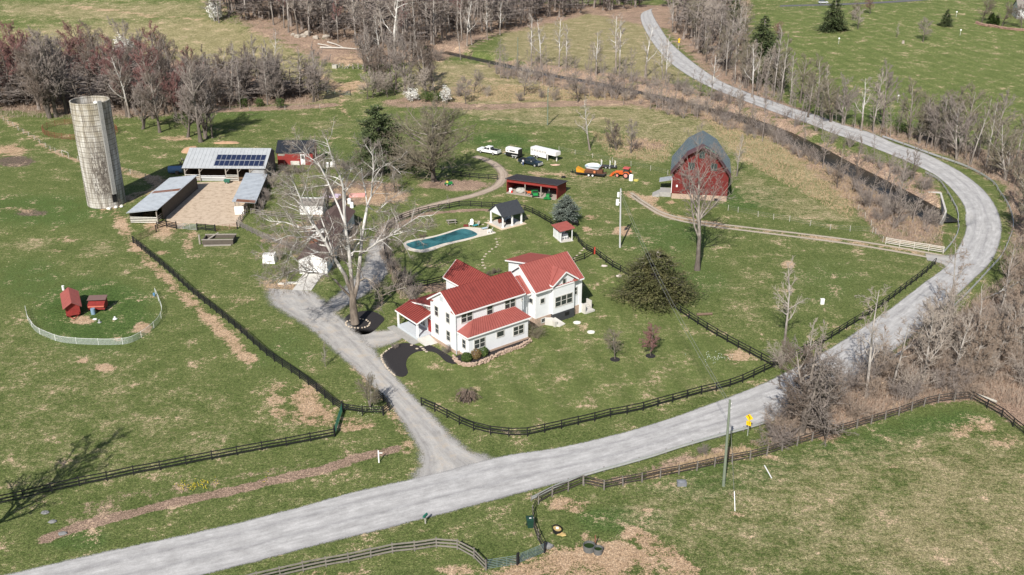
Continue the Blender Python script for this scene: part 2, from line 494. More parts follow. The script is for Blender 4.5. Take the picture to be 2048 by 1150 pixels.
me = bpy.data.meshes.new("ground")
nv = len(X); nq = (nx - 1) * (ny - 1)
me.vertices.add(nv)
co = np.empty((nv, 3)); co[:, 0] = X; co[:, 1] = Y; co[:, 2] = Z
me.vertices.foreach_set('co', co.ravel())
ii = (np.arange(ny - 1)[:, None] * nx + np.arange(nx - 1)[None, :]).ravel()
quads = np.stack([ii, ii + 1, ii + nx + 1, ii + nx], 1).ravel().astype(np.int32)
me.loops.add(nq * 4); me.loops.foreach_set('vertex_index', quads)
me.polygons.add(nq)
me.polygons.foreach_set('loop_start', np.arange(nq, dtype=np.int32) * 4)
me.polygons.foreach_set('use_smooth', np.ones(nq, bool))
me.update(); me.validate()
for nm, ks in (('m1', ('dirt', 'tan', 'lush')), ('m2', ('litter', 'gravel', 'mud_and_shade'))):
    at = me.attributes.new(nm, 'FLOAT_COLOR', 'POINT')
    c = np.ones((nv, 4))
    for i, k in enumerate(ks): c[:, i] = masks[k]
    at.data.foreach_set('color', c.ravel())

gm = bpy.data.materials.new("pasture")
nt, N, Lk = nodes(gm)
pos = N.new("ShaderNodeNewGeometry").outputs['Position']
def attr(nt, name):
    a = nt.nodes.new("ShaderNodeAttribute"); a.attribute_name = name
    s = nt.nodes.new("ShaderNodeSeparateColor"); nt.links.new(a.outputs['Color'], s.inputs[0])
    return s.outputs
A1 = attr(nt, 'm1'); A2 = attr(nt, 'm2')
n_big = noise(nt, pos, 0.035, 3, 0.5)
n_mid = noise(nt, pos, 0.22, 5, 0.62, 0.3)
streak = noise(nt, scaled(nt, pos, (0.7, 1.3, 1), (0, 0, R(25))), 0.7, 6, 0.75)
n_f = noise(nt, pos, 1.3, 7, 0.82)
n_ff = noise(nt, pos, 7.0, 3, 0.75)
n_x = noise(nt, scaled(nt, pos, (1, 1, 1)), 22.0, 2, 0.8)
n_c = math_(nt, 'ADD', math_(nt, 'MULTIPLY', n_f, 0.5), math_(nt, 'ADD', math_(nt, 'MULTIPLY', n_mid, 0.25), math_(nt, 'MULTIPLY', n_ff, 0.25)))
green = ramp(nt, n_c, [(0.35, (0.034, 0.052, 0.013)), (0.45, (0.086, 0.116, 0.033)), (0.54, (0.148, 0.168, 0.060)), (0.66, (0.32, 0.29, 0.145))])
lush = ramp(nt, n_c, [(0.35, (0.022, 0.046, 0.009)), (0.46, (0.056, 0.098, 0.025)), (0.56, (0.100, 0.148, 0.043)), (0.68, (0.19, 0.21, 0.08))])
tan = ramp(nt, n_c, [(0.36, (0.11, 0.096, 0.042)), (0.47, (0.235, 0.203, 0.104)), (0.64, (0.43, 0.37, 0.225))])
earth = ramp(nt, n_c, [(0.36, (0.23, 0.145, 0.085)), (0.5, (0.40, 0.275, 0.175)), (0.63, (0.56, 0.43, 0.30))])
leaf = ramp(nt, math_(nt, 'ADD', math_(nt, 'MULTIPLY', n_ff, .45), math_(nt, 'ADD', math_(nt, 'MULTIPLY', n_f, .35), math_(nt, 'MULTIPLY', n_mid, .2))), [(0.34, (0.12, 0.082, 0.058)), (0.5, (0.27, 0.19, 0.14)), (0.64, (0.50, 0.36, 0.27))])
mud_shade_c = ramp(nt, n_f, [(0.3, (0.075, 0.055, 0.042)), (0.7, (0.20, 0.155, 0.12))])
wig = math_(nt, 'ADD', math_(nt, 'MULTIPLY', n_mid, 0.4), math_(nt, 'ADD', math_(nt, 'MULTIPLY', n_f, 0.4), math_(nt, 'MULTIPLY', n_ff, 0.2)))
n_t = noise(nt, pos, 3.2, 3, 0.85)
def f_mask(a, amp, lo, hi, w=wig):
    return mapr(nt, math_(nt, 'ADD', a, math_(nt, 'MULTIPLY', math_(nt, 'SUBTRACT', w, 0.5), amp * 3.0)), lo, hi)
c = mixc(nt, f_mask(A1[2], 1.6, 0.15, 0.75), green, lush)
sv = N.new("ShaderNodeVectorMath"); sv.operation = 'DOT_PRODUCT'; Lk.new(pos, sv.inputs[0]); sv.inputs[1].default_value = (1.30, .32, 0)
mow = math_(nt, 'SINE', math_(nt, 'ADD', sv.outputs['Value'], math_(nt, 'MULTIPLY', n_big, 3.0)))
lawnc = ramp(nt, n_c, [(0.34, (0.054, 0.078, 0.020)), (0.47, (0.108, 0.138, 0.042)), (0.57, (0.170, 0.190, 0.068)), (0.70, (0.28, 0.27, 0.12))])
lawn = A2[1]
c = mixc(nt, lawn, c, lawnc)
wt = math_(nt, 'ADD', math_(nt, 'MULTIPLY', streak, 0.3), math_(nt, 'ADD', math_(nt, 'MULTIPLY', n_mid, 0.2), math_(nt, 'ADD', math_(nt, 'MULTIPLY', n_f, 0.3), math_(nt, 'MULTIPLY', n_ff, 0.2))))
tfac = f_mask(math_(nt, 'SUBTRACT', math_(nt, 'ADD', A1[1], math_(nt, 'MULTIPLY', math_(nt, 'SUBTRACT', n_big, 0.45), 0.8)), math_(nt, 'MULTIPLY', lawn, .16)), 2.5, 0.22, 1.15, wt)
c = mixc(nt, math_(nt, 'MULTIPLY', tfac, 0.9), c, tan)
c = mixc(nt, f_mask(A2[0], 1.6, 0.35, 0.7), c, leaf)
c = mixc(nt, f_mask(A2[2], 1.4, 0.35, 0.75), c, mud_shade_c)  # also lays the painted tree shade over the wood floors
c = mixc(nt, f_mask(A1[0], 2.6, 0.40, 0.72), c, earth)
fine = mapr(nt, n_t, 0.32, 0.68, 0.55, 1.45)
fn = mapr(nt, n_ff, 0.33, 0.67, 0.72, 1.28)
vm = N.new("ShaderNodeVectorMath"); vm.operation = 'SCALE'
Lk.new(c, vm.inputs[0]); ff_ = math_(nt, 'MULTIPLY', fine, fn)
ff_ = math_(nt, 'ADD', ff_, math_(nt, 'MULTIPLY', lawn, math_(nt, 'MULTIPLY', math_(nt, 'SUBTRACT', 1.0, ff_), .45)))
ff_ = math_(nt, 'MULTIPLY', ff_, math_(nt, 'ADD', 1.07, math_(nt, 'MULTIPLY', math_(nt, 'MULTIPLY', mow, lawn), .075)))
Lk.new(ff_, vm.inputs['Scale'])
hb = math_(nt, 'ADD', math_(nt, 'MULTIPLY', n_ff, 0.6), math_(nt, 'MULTIPLY', n_x, 0.4))
bsdf(nt, vm.outputs[0], 0.95, 0, hb, 0.9, 0.16, 0.1)
me.materials.append(gm)
ground = bpy.data.objects.new("ground", me); COL.objects.link(ground)
tag(ground, kind='structure')

# ================================================================ ROADS, TRACKS, WATER
def gravel_mat(name, c_dark, c_mid, c_light, tracks=(), fade=0.12, warm=None):
    m = bpy.data.materials.new(name)
    nt, N, Lk = nodes(m)
    pos = N.new("ShaderNodeNewGeometry").outputs['Position']
    a = N.new("ShaderNodeAttribute"); a.attribute_name = 'lane'
    s = N.new("ShaderNodeSeparateColor"); Lk.new(a.outputs['Color'], s.inputs[0])
    across, along, lane = s.outputs[0], s.outputs[1], s.outputs[2]
    n1 = noise(nt, pos, 0.5, 5, 0.7); n2 = noise(nt, pos, 6, 4, 0.75); n3 = noise(nt, pos, 25, 2, 0.8)
    cv = N.new("ShaderNodeCombineXYZ"); Lk.new(math_(nt, 'MULTIPLY', across, 14.0), cv.inputs[0]); Lk.new(math_(nt, 'MULTIPLY', along, 26.0), cv.inputs[1])
    st = noise(nt, cv.outputs[0], 1.0, 5, 0.65)
    f = math_(nt, 'ADD', math_(nt, 'MULTIPLY', st, 0.42), math_(nt, 'ADD', math_(nt, 'MULTIPLY', n1, 0.33), math_(nt, 'MULTIPLY', n2, 0.25)))
    c = ramp(nt, f, [(0.33, c_dark), (0.5, c_mid), (0.66, c_light)])
    c = mixc(nt, 1.0, c, ramp(nt, math_(nt, 'ABSOLUTE', math_(nt, 'SINE', math_(nt, 'ADD', math_(nt, 'MULTIPLY', across, 9.42), math_(nt, 'MULTIPLY', n1, 1.2)))), [(0.0, (.80, .80, .81)), (0.5, (.95, .95, .95)), (1.0, (1, 1, 1))]), 'MULTIPLY')
    if warm: c = mixc(nt, math_(nt, 'MULTIPLY', mapr(nt, n1, 0.48, 0.7), .7), c, warm)
    g = mapr(nt, n3, 0.2, 0.8, 0.8, 1.15)
    vm = N.new("ShaderNodeVectorMath"); vm.operation = 'SCALE'; Lk.new(c, vm.inputs[0]); Lk.new(g, vm.inputs['Scale'])
    b, o = bsdf(nt, vm.outputs[0], 0.95, 0, n2, 0.4, 0.04, 0.1)
    tr = N.new("ShaderNodeBsdfTransparent"); mx = N.new("ShaderNodeMixShader")
    # ragged verge: distance to the edge against noise
    ed = math_(nt, 'MULTIPLY', math_(nt, 'ABSOLUTE', math_(nt, 'SUBTRACT', across, 0.5)), 2.0)
    w = math_(nt, 'ADD', math_(nt, 'MULTIPLY', n1, 0.4), math_(nt, 'MULTIPLY', n2, 0.6))
    e = math_(nt, 'ADD', ed, math_(nt, 'MULTIPLY', math_(nt, 'SUBTRACT', w, 0.5), fade * 4))
    cover = mapr(nt, e, 1 - fade * 1.6, 1 - fade * .4, 1.0, 0.0)
    for t in tracks:
        pass
    Lk.new(cover, mx.inputs[0]); Lk.new(tr.outputs[0], mx.inputs[1]); Lk.new(b.outputs[0], mx.inputs[2]); Lk.new(mx.outputs[0], o.inputs[0])
    return m

def ribbon(name, rows, m, lift=0.05, n=8, step=1.0, jit=0.0):
    """rows: list of (left xy, right xy) ; makes a sheet draped on the ground"""
    q = smooth_path([(l[0], l[1], r[0], r[1]) for l, r in rows], step)
    v = []; lane = []; s = 0.0
    for k, a in enumerate(q):
        if k: s += math.hypot((a[0] + a[2] - q[k - 1][0] - q[k - 1][2]) / 2, (a[1] + a[3] - q[k - 1][1] - q[k - 1][3]) / 2)
        for j in range(n + 1):
            t = j / n
            x = a[0] + (a[2] - a[0]) * t; y = a[1] + (a[3] - a[1]) * t
            v.append((x, y)); lane.append((t, s / 100.0, 0, 1))
    A = np.array(v); z = hgt(A[:, 0], A[:, 1]) + lift
    me = bpy.data.meshes.new(name)
    f = [(k * (n + 1) + j, k * (n + 1) + j + 1, (k + 1) * (n + 1) + j + 1, (k + 1) * (n + 1) + j) for k in range(len(q) - 1) for j in range(n)]
    me.from_pydata([(a[0], a[1], zz) for a, zz in zip(v, z)], [], f)
    at = me.attributes.new('lane', 'FLOAT_COLOR', 'POINT'); at.data.foreach_set('color', np.array(lane).ravel())
    me.materials.append(m)
    me.polygons.foreach_set('use_smooth', [True] * len(me.polygons))
    me.update()
    o = bpy.data.objects.new(name, me); COL.objects.link(o)
    return o
def rows_px(pairs): return [(tuple(G(a, b)[:2]), tuple(G(c, d)[:2])) for a, b, c, d in pairs]
def rows_c(pts, w):
    q = [Vector(G(*p[:2])[:2]) for p in pts]; out = []
    for k, p in enumerate(q):
        d = (q[min(k + 1, len(q) - 1)] - q[max(k - 1, 0)]).normalized(); nn = Vector((-d.y, d.x))
        ww = pts[k][2] if len(pts[k]) > 2 else w
        out.append((tuple(p + nn * ww / 2), tuple(p - nn * ww / 2)))
    return out
ROAD = [(-420, 1240, -330, 1330), (-150, 1185, -60, 1268), (187, 1106, 240, 1197), (439, 1052, 488, 1134), (586, 1015, 635, 1095), (708, 982, 740, 1070), (870, 945, 900, 1028), (1000, 911, 1035, 992), (1102, 896, 1153, 960),
        (1205, 874, 1246, 935), (1307, 846, 1358, 899), (1409, 810, 1461, 871), (1527, 764, 1588, 827), (1655, 697, 1725, 752), (1748, 637, 1838, 664), (1794, 605, 1895, 612), (1842, 568, 1951, 559), (1889, 533, 1985, 524),
        (1911, 501, 2001, 490), (1929, 460, 2006, 455), (1928, 424, 1997, 420), (1917, 398, 1973, 384), (1895, 373, 1931, 349), (1866, 350, 1889, 325), (1822, 328, 1845, 304), (1774, 308, 1792, 287), (1718, 286, 1742, 265),
        (1665, 268, 1688, 249), (1616, 248, 1634, 230), (1577, 236, 1600, 220), (1534, 220, 1552, 204), (1478, 199, 1495, 184), (1425, 178, 1445, 163), (1379, 154, 1406, 138), (1340, 127, 1370, 110), (1313, 98, 1341, 83),
        (1295, 72, 1325, 60), (1283, 48, 1313, 41), (1280, 33, 1306, 27), (1285, 25, 1304, 19), (1297, 20, 1310, 15)]
grav = gravel_mat("road_gravel", (0.27, 0.262, 0.257), (0.42, 0.412, 0.405), (0.60, 0.59, 0.58), fade=0.09)
tag(ribbon("road", rows_px(ROAD), grav, 0.07, 16, 1.0), kind='structure')
drv = gravel_mat("driveway_gravel", (0.26, 0.245, 0.23), (0.40, 0.385, 0.365), (0.54, 0.52, 0.49), fade=0.30, warm=(0.42, 0.36, 0.29))
trk = gravel_mat("track_earth", (0.32, 0.25, 0.19), (0.42, 0.34, 0.27), (0.56, 0.47, 0.39), fade=0.42)
tag(ribbon("driveway", rows_px([(770, 985, 1060, 925), (800, 960, 1010, 912), (826, 915, 935, 885), (803, 862, 890, 842), (765, 805, 838, 793), (708, 747, 804, 754), (652, 699, 768, 707), (600, 654, 726, 661), (545, 622, 702, 634), (518, 600, 678, 610), (522, 576, 640, 584)]), drv, 0.055, 10), kind='structure')
tag(ribbon("parking_spur", rows_px([(690, 705, 715, 650), (745, 704, 745, 655), (790, 690, 785, 655), (815, 672, 812, 655)]), drv, 0.045, 8), kind='structure')
tag(ribbon("driveway_bend", rows_c([(655, 620, 5), (700, 590, 6), (735, 560, 7), (755, 530, 7), (757, 500, 5.5), (755, 478, 4)], 5), drv, 0.04, 8), kind='structure')
tag(ribbon("farm_track", rows_c([(756, 490), (766, 462), (790, 440), (835, 420), (890, 404), (950, 390), (993, 372), (1006, 352), (1000, 338), (985, 326), (965, 317), (948, 313)], 3.6), trk, 0.035, 8), kind='structure')
lane_c = [(1262, 388), (1290, 408), (1330, 430), (1400, 446), (1500, 459), (1600, 471), (1700, 484), (1800, 500), (1888, 516)]
lanem = gravel_mat("lane_earth", (0.34, 0.285, 0.215), (0.44, 0.38, 0.30), (0.58, 0.51, 0.42), fade=0.42)
for dv in (-4.5, 4.5):
    tag(ribbon("wheel_rut", rows_c([(u, v + dv * (0.6 + 0.4 * (u - 1262) / 620)) for u, v in lane_c], 1.45), lanem, 0.03, 6), kind='structure')
tag(ribbon("lane_mouth", rows_px([(1850, 505, 1855, 524), (1885, 508, 1880, 530), (1915, 505, 1895, 545)]), drv, 0.05, 8), kind='structure')
for dx in ():
    tag(ribbon("wheel_rut", rows_c([(683 + dx * .6, 190), (683 + dx * .7, 212), (698 + dx, 236), (725 + dx, 262)], .7), lanem, 0.03, 4), kind='structure')

# creek water
wm = bpy.data.materials.new("creek_water")
nt, N, Lk = nodes(wm)
pos = N.new("ShaderNodeNewGeometry").outputs['Position']
nb = noise(nt, pos, 1.3, 4, 0.6); nd = noise(nt, pos, 0.15, 3, 0.5)
cw = ramp(nt, nd, [(0.35, (0.008, 0.010, 0.010)), (0.65, (0.030, 0.024, 0.015))])
b, o = bsdf(nt, cw, 0.15, 0, nb, 0.6, 0.1, 0.16)
q = smooth_path([tuple(p) for p in CREEK], 1.5); wat = MB()
L, Rr = [], []
for k, p in enumerate(q):
    d = q[min(k + 1, len(q) - 1)] - q[max(k - 1, 0)]; d = d / (np.linalg.norm(d) + 1e-9)
    w = 4.4 if k > len(q) * .55 else 2.6; L.append((p[0] - d[1] * w, p[1] + d[0] * w)); Rr.append((p[0] + d[1] * w, p[1] - d[0] * w))
zc = [float(hgt(p[0], p[1])) + 0.45 for p in q]
for k in range(len(q) - 1):
    wat.poly([(*L[k], zc[k]), (*Rr[k], zc[k]), (*Rr[k + 1], zc[k + 1]), (*L[k + 1], zc[k + 1])])
tag(wat.build("creek", wm), kind='structure')

# ================================================================ BUILDINGS
M_WHITE = wave_mat("white_clapboard", (0.74, 0.755, 0.77), 'Z', 1.6, 0.25, 0.6, 0.80, var=0.06)
M_WHITE2 = mat("old_white_paint", (0.76, 0.76, 0.75), 0.75, var=0.3, scale=2.0)
M_TRIM = mat("white_trim", (0.80, 0.80, 0.80), 0.55, var=0.08)
M_FRAME = mat("grey_window_trim", (0.50, 0.49, 0.46), 0.6, var=0.1)
M_GLASS = mat("dark_window_glass", (0.035, 0.042, 0.045), 0.08, var=0.4, scale=0.8, bump=0.02, spec=0.8)
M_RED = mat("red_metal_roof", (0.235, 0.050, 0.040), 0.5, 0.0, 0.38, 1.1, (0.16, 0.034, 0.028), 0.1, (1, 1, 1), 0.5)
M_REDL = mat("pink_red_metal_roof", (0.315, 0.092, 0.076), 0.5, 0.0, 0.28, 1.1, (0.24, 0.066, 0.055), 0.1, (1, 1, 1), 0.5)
M_STONE = mat("fieldstone", (0.42, 0.31, 0.24), 0.9, 0, 0.45, 5.0, bump=0.6)
M_DKPANEL = mat("black_foundation", (0.05, 0.052, 0.056), 0.7)
M_CONC = mat("concrete", (0.52, 0.50, 0.46), 0.9, 0, 0.2, 1.5)
M_MULCH = mat("black_mulch", (0.028, 0.025, 0.026), 0.95, 0, 0.5, 9.0, bump=0.9)
M_SLATE = mat("flagstone", (0.34, 0.33, 0.31), 0.9, 0, 0.35, 2.2)
M_BARNRED = wave_mat("barn_red_boards", (0.150, 0.020, 0.018), 'X', 1.3, 0.4, 0.65, 0.55, var=0.3)
M_SHEDRED = wave_mat("shed_red_boards", (0.26, 0.035, 0.03), 'X', 1.3, 0.4, 0.7, 0.6, var=0.3)
M_GALV = wave_mat("galvanised_sheet", (0.50, 0.52, 0.54), 'X', 0.9, 0.3, 0.42, 0.75, 0.35, var=0.25)
M_GALVS = mat("galvanised_steel", (0.58, 0.59, 0.60), 0.4, 0.5, 0.2)
M_DKMETAL = wave_mat("dark_grey_sheet_wall", (0.085, 0.095, 0.105), 'Y', 1.0, 0.3, 0.6, 0.8)
M_RUST = mat("rusty_sheet", (0.22, 0.10, 0.06), 0.8, 0.1, 0.4)
M_SHING = mat("brown_shingle", (0.115, 0.075, 0.066), 0.9, 0, 0.35, 3.5, bump=0.5)
M_SHINGK = mat("charcoal_shingle", (0.040, 0.044, 0.052), 0.85, 0, 0.4, 3.0, bump=0.5)
M_SHINGG = mat("weathered_grey_shingle", (0.22, 0.20, 0.18), 0.9, 0, 0.4, 4.0, bump=0.5)
M_WOOD = mat("grey_weathered_wood", (0.30, 0.27, 0.235), 0.85, 0, 0.35, 2.0, None, 0.4, (1, 1, 4))
M_WOODD = mat("dark_old_wood", (0.10, 0.085, 0.07), 0.9, 0, 0.4, 2.0)
M_BLACK = mat("black_paint", (0.014, 0.014, 0.015), 0.6, 0, 0.3)
M_BOARDW = mat("whitewashed_board", (0.58, 0.56, 0.51), 0.8, 0, 0.35, 3.0)
M_SOLAR = mat("solar_cells", (0.022, 0.032, 0.075), 0.25, 0.2, 0.3, 1.0, spec=0.7)
M_ALU = mat("aluminium", (0.62, 0.63, 0.65), 0.35, 0.6, 0.1)
M_REDDOOR = mat("red_door_paint", (0.30, 0.03, 0.025), 0.5)
M_GREYPAINT = mat("porch_grey_paint", (0.50, 0.54, 0.57), 0.6, 0, 0.1)
M_PLASTICW = mat("white_plastic", (0.82, 0.82, 0.80), 0.4, var=0.08)

def seams(mb, p, n, w=0.05, h=0.05, upn=None):
    w *= 1.5; h *= 1.6
    """raised seams on a quad roof plane p = eave0, eave1, ridge1, ridge0"""
    a, b, c, d = [Vector(q) for q in p]
    nn = (b - a).cross(c - a).normalized()
    if nn.z < 0: nn = -nn
    for k in range(1, n):
        t = k / n
        mb.beam(a.lerp(b, t) + nn * h * .45, d.lerp(c, t) + nn * h * .45, w, h, nn)
    return mb

def metal_roof(parent, planes, m, sp=0.48, name='roof', thick=0.12, edge=M_TRIM, trims=()):
    mb = MB()
    for p in planes: mb.slab(p, thick)
    n0 = len(mb.f)
    for p in planes:
        if len(p) == 4:
            L = (Vector(p[1]) - Vector(p[0])).length
            seams(mb, p, max(2, int(L / sp)))
    r = mb.build(name, m, parent)
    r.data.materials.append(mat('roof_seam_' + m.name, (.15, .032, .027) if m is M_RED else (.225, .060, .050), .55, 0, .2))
    for pg in r.data.polygons[n0:]: pg.material_index = 1
    if trims:
        t = MB()
        for a, b in trims: t.beam(Vector(a) + Vector((0, 0, -0.14)), Vector(b) + Vector((0, 0, -0.14)), 0.07, 0.22)
        t.build('fascia', edge, r)
    return r

def window(parent, c, w, h, face, lights=1, sash=True, name='window', frame=M_FRAME, label=None):
    """face: '-y' or '-x' '+x' outward side; c = centre on the wall plane in parent coordinates"""
    x, y, z = c
    f = MB(); g = MB()
    def bx(mb, a0, a1, z0, z1, d0, d1):
        if face == '-y': mb.box(x + a0, x + a1, y - d1, y - d0, z + z0, z + z1)
        elif face == '+y': mb.box(x + a0, x + a1, y + d0, y + d1, z + z0, z + z1)
        elif face == '-x': mb.box(x - d1, x - d0, y + a0, y + a1, z + z0, z + z1)
        else: mb.box(x + d0, x + d1, y + a0, y + a1, z + z0, z + z1)
    t = 0.13
    bx(f, -w / 2 - t, -w / 2, -h / 2 - t, h / 2 + t, -0.03, 0.07); bx(f, w / 2, w / 2 + t, -h / 2 - t, h / 2 + t, -0.03, 0.07)
    bx(f, -w / 2, w / 2, h / 2, h / 2 + t, -0.03, 0.068); bx(f, -w / 2, w / 2, -h / 2 - t, -h / 2, -0.03, 0.085)
    for k in range(1, lights):
        a = -w / 2 + w * k / lights
        bx(f, a - 0.07, a + 0.07, -h / 2, h / 2, -0.03, 0.066)
    if sash: bx(f, -w / 2, w / 2, -0.04, 0.04, -0.03, 0.05)
    bx(g, -w / 2 + .002, w / 2 - .002, -h / 2 + .002, h / 2 - .002, -0.02, 0.02)
    o = f.build(name, frame, parent)
    if label: o['label'] = label
    g.build('pane', M_GLASS, o)
    return o

def gable_wall(mb, x0, x1, y0, y1, z0, ze, zr, ridge='x'):
    """solid block with a gable; ridge along x or y"""
    if ridge == 'x':
        m = (y0 + y1) / 2; mb.prof_x([(y0, z0), (y0, ze), (m, zr), (y1, ze), (y1, z0)], x0, x1)
    else:
        m = (x0 + x1) / 2; mb.prof_y([(x0, z0), (x0, ze), (m, zr), (x1, ze), (x1, z0)], y0, y1)
    return mb

def gable_planes(x0, x1, y0, y1, ze, zr, ridge='x'):
    """eave overhanging planes (eave0, eave1, ridge1, ridge0)"""
    if ridge == 'x':
        m = (y0 + y1) / 2
        return [[(x0, y0, ze), (x1, y0, ze), (x1, m, zr), (x0, m, zr)], [(x1, y1, ze), (x0, y1, ze), (x0, m, zr + .004), (x1, m, zr + .004)]]
    m = (x0 + x1) / 2
    return [[(x0, y1, ze), (x0, y0, ze), (m, y0, zr), (m, y1, zr)], [(x1, y0, ze), (x1, y1, ze), (m, y1, zr + .004), (m, y0, zr + .004)]]

# ---------------------------------------------------------------- farmhouse
hs = thing('farmhouse', 'large white farmhouse with red metal roofs in the middle of the lawn', 'house', (-8.4, 135.1, 0), R(37.5))
# foundations
MB().box(-0.06, 12.6, -0.06, 6.9, -0.2, 0.55).build('foundation', M_STONE, hs)
MB().box(0.55, 12.0, -2.46, -0.1, -0.2, 0.35).build('foundation', M_STONE, hs)
MB().box(15.25, 24.45, -0.06, 7.6, -0.2, 1.55).build('foundation', M_STONE, hs)
MB().box(18.45, 23.05, -0.56, -0.1, -0.2, 1.6).build('foundation', M_DKPANEL, hs)
MB().box(21.0, 21.9, -0.62, -0.5, 0.7, 1.3).build('vent', M_BLACK, hs)
# walls
w = MB(); gable_wall(w, 0, 12.6, 0, 6.9, 0.5, 6.95, 9.1); w.build('wall', M_WHITE, hs)
MB().box(0.6, 11.9, -2.4, 0.05, 0.3, 3.78).build('wall', M_WHITE, hs)
w = MB(); gable_wall(w, 15.3, 24.4, 0.0, 7.6, 1.5, 6.55, 9.45); w.build('wall', M_WHITE, hs)
w = MB(); gable_wall(w, 18.5, 23.0, -0.5, 1.6, 1.6, 6.75, 8.45, 'y'); w.build('wall', M_WHITE, hs)
MB().box(12.55, 15.35, 1.4, 6.2, 0.2, 5.6).build('wall', M_WHITE, hs)
w = MB(); gable_wall(w, 9.15, 14.05, 6.0, 16.2, 0.0, 4.9, 7.2, 'y'); w.build('wall', M_WHITE, hs)
MB().prof_x([(6.8, 0.1), (6.8, 5.3), (13.6, 3.9), (13.6, 0.1)], 0.65, 9.2).build('wall', M_WHITE, hs)
MB().prof_x([(7.5, 0.1), (7.5, 6.9), (14.8, 5.4), (14.8, 0.1)], 21.2, 26.0).build('wall', M_WHITE, hs)
MB().box(24.4, 25.0, -0.05, 0.25, 0, 6.4).build('corner_post', M_TRIM, hs)
# roofs
def rake(pl): return [(pl[0], pl[3]), (pl[1], pl[2]), (pl[0], pl[1])]
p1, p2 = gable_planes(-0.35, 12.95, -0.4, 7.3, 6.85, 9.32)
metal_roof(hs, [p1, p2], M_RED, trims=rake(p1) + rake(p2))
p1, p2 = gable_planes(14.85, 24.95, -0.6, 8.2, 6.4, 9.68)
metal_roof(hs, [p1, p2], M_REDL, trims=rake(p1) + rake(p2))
# cross gable over the projection
g = MB(); zt = 8.72
pl = [[(18.05, 2.6, 6.85), (18.05, -0.95, 6.85), (20.75, -0.95, zt), (20.75, 2.9, zt)], [(23.45, -0.95, 6.85), (23.45, 2.6, 6.85), (20.75, 2.9, zt + .004), (20.75, -0.95, zt + .004)]]
pl[0][0] = (18.05, 0.2, 6.85); pl[1][1] = (23.45, 0.2, 6.85)
metal_roof(hs, pl, M_REDL, sp=.6, trims=[(pl[0][1], pl[0][2]), (pl[1][0], pl[1][3]), (pl[0][0], pl[0][1])])
MB().slab([(22.6, -0.9, 6.5), (23.5, -0.9, 6.5), (23.5, -0.45, 6.8), (22.6, -0.45, 6.8)], .08).build('cornice_return', M_REDL, hs)
MB().slab([(14.9, -0.5, 6.3), (15.3, -0.5, 6.3), (15.3, 0.9, 6.55), (14.9, 0.9, 6.55)], .08).build('cornice_return', M_TRIM, hs)
MB().slab([(-0.33, -0.3, 6.7), (0, -0.3, 6.7), (0, 0.9, 6.95), (-0.33, 0.9, 6.95)], .08).build('cornice_return', M_REDL, hs)
MB().slab([(-0.33, 6.0, 6.95), (0, 6.0, 6.95), (0, 7.2, 6.7), (-0.33, 7.2, 6.7)], .08).build('cornice_return', M_REDL, hs)
# front addition hip roof
A0, A1_, B0, B1 = (0.15, -2.8, 3.85), (12.25, -2.8, 3.85), (2.9, -0.0, 5.0), (11.1, -0.0, 5.0)
metal_roof(hs, [[A0, A1_, B1, B0], [(0.15, 0.0, 3.85), A0, B0], [A1_, (12.25, 0.0, 3.85), B1]], M_REDL, trims=[(A0, A1_), (A0, (0.15, 0, 3.85)), (A1_, (12.25, 0, 3.85))])
hp = MB()
for t in (.25, .5, .75):
    hp.beam(Vector((0.15, -2.8 * (1 - t), 3.9)), Vector(A0).lerp(Vector(B0), 1 - abs(t - 0) * .0 - .0).lerp(Vector(B0), t * .2), .05, .05)
# connector
pc = [(12.9, 1.0, 5.75), (15.2, 1.0, 5.75), (15.2, 3.9, 7.9), (12.9, 3.9, 7.9)]; pd = [(15.2, 6.8, 5.75), (12.9, 6.8, 5.75), (12.9, 3.9, 7.9), (15.2, 3.9, 7.9)]
metal_roof(hs, [pc, pd], M_REDL, trims=[(pc[0], pc[1])])
# rear wing, rear lean-to, rear room behind the right wing
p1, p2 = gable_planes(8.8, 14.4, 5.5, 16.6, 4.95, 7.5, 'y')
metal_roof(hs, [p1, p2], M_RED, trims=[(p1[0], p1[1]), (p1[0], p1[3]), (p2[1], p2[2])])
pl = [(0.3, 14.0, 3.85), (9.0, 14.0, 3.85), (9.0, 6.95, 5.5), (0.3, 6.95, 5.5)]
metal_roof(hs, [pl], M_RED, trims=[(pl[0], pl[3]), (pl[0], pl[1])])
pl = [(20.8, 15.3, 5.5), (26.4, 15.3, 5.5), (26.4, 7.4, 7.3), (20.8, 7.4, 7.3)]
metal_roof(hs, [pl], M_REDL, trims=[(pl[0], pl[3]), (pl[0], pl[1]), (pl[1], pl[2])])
# porch
pl = [(-2.35, 7.35, 3.1), (-2.35, 13.75, 3.1), (0.62, 13.75, 4.15), (0.62, 7.35, 4.15)]
pl = [pl[1], pl[0], pl[3], pl[2]]
metal_roof(hs, [pl], M_RED, name='porch_roof', trims=[(pl[0], pl[1]), (pl[1], pl[2]), (pl[0], pl[3])])
MB().box(-2.2, 0.62, 7.5, 13.5, 0.0, 0.5).build('porch_floor', M_GREYPAINT, hs)
for py in (7.65, 13.35): MB().box(-2.2, -1.95, py - .12, py + .12, 0.5, 3.0).box(-2.26, -1.89, py - .18, py + .18, 2.75, 2.98).build('porch_post', M_TRIM, hs)
d = MB().box(0.58, 0.64, 7.75, 8.75, 0.5, 2.7).build('door', M_REDDOOR, hs)
MB().box(0.56, 0.60, 7.63, 7.75, 0.5, 2.8).box(0.56, 0.60, 8.75, 8.87, 0.5, 2.8).box(0.56, 0.60, 7.63, 8.87, 2.7, 2.82).build('door_frame', M_TRIM, d)
window(hs, (0.65, 10.3, 1.7), 1.2, 1.5, '-x', 2)
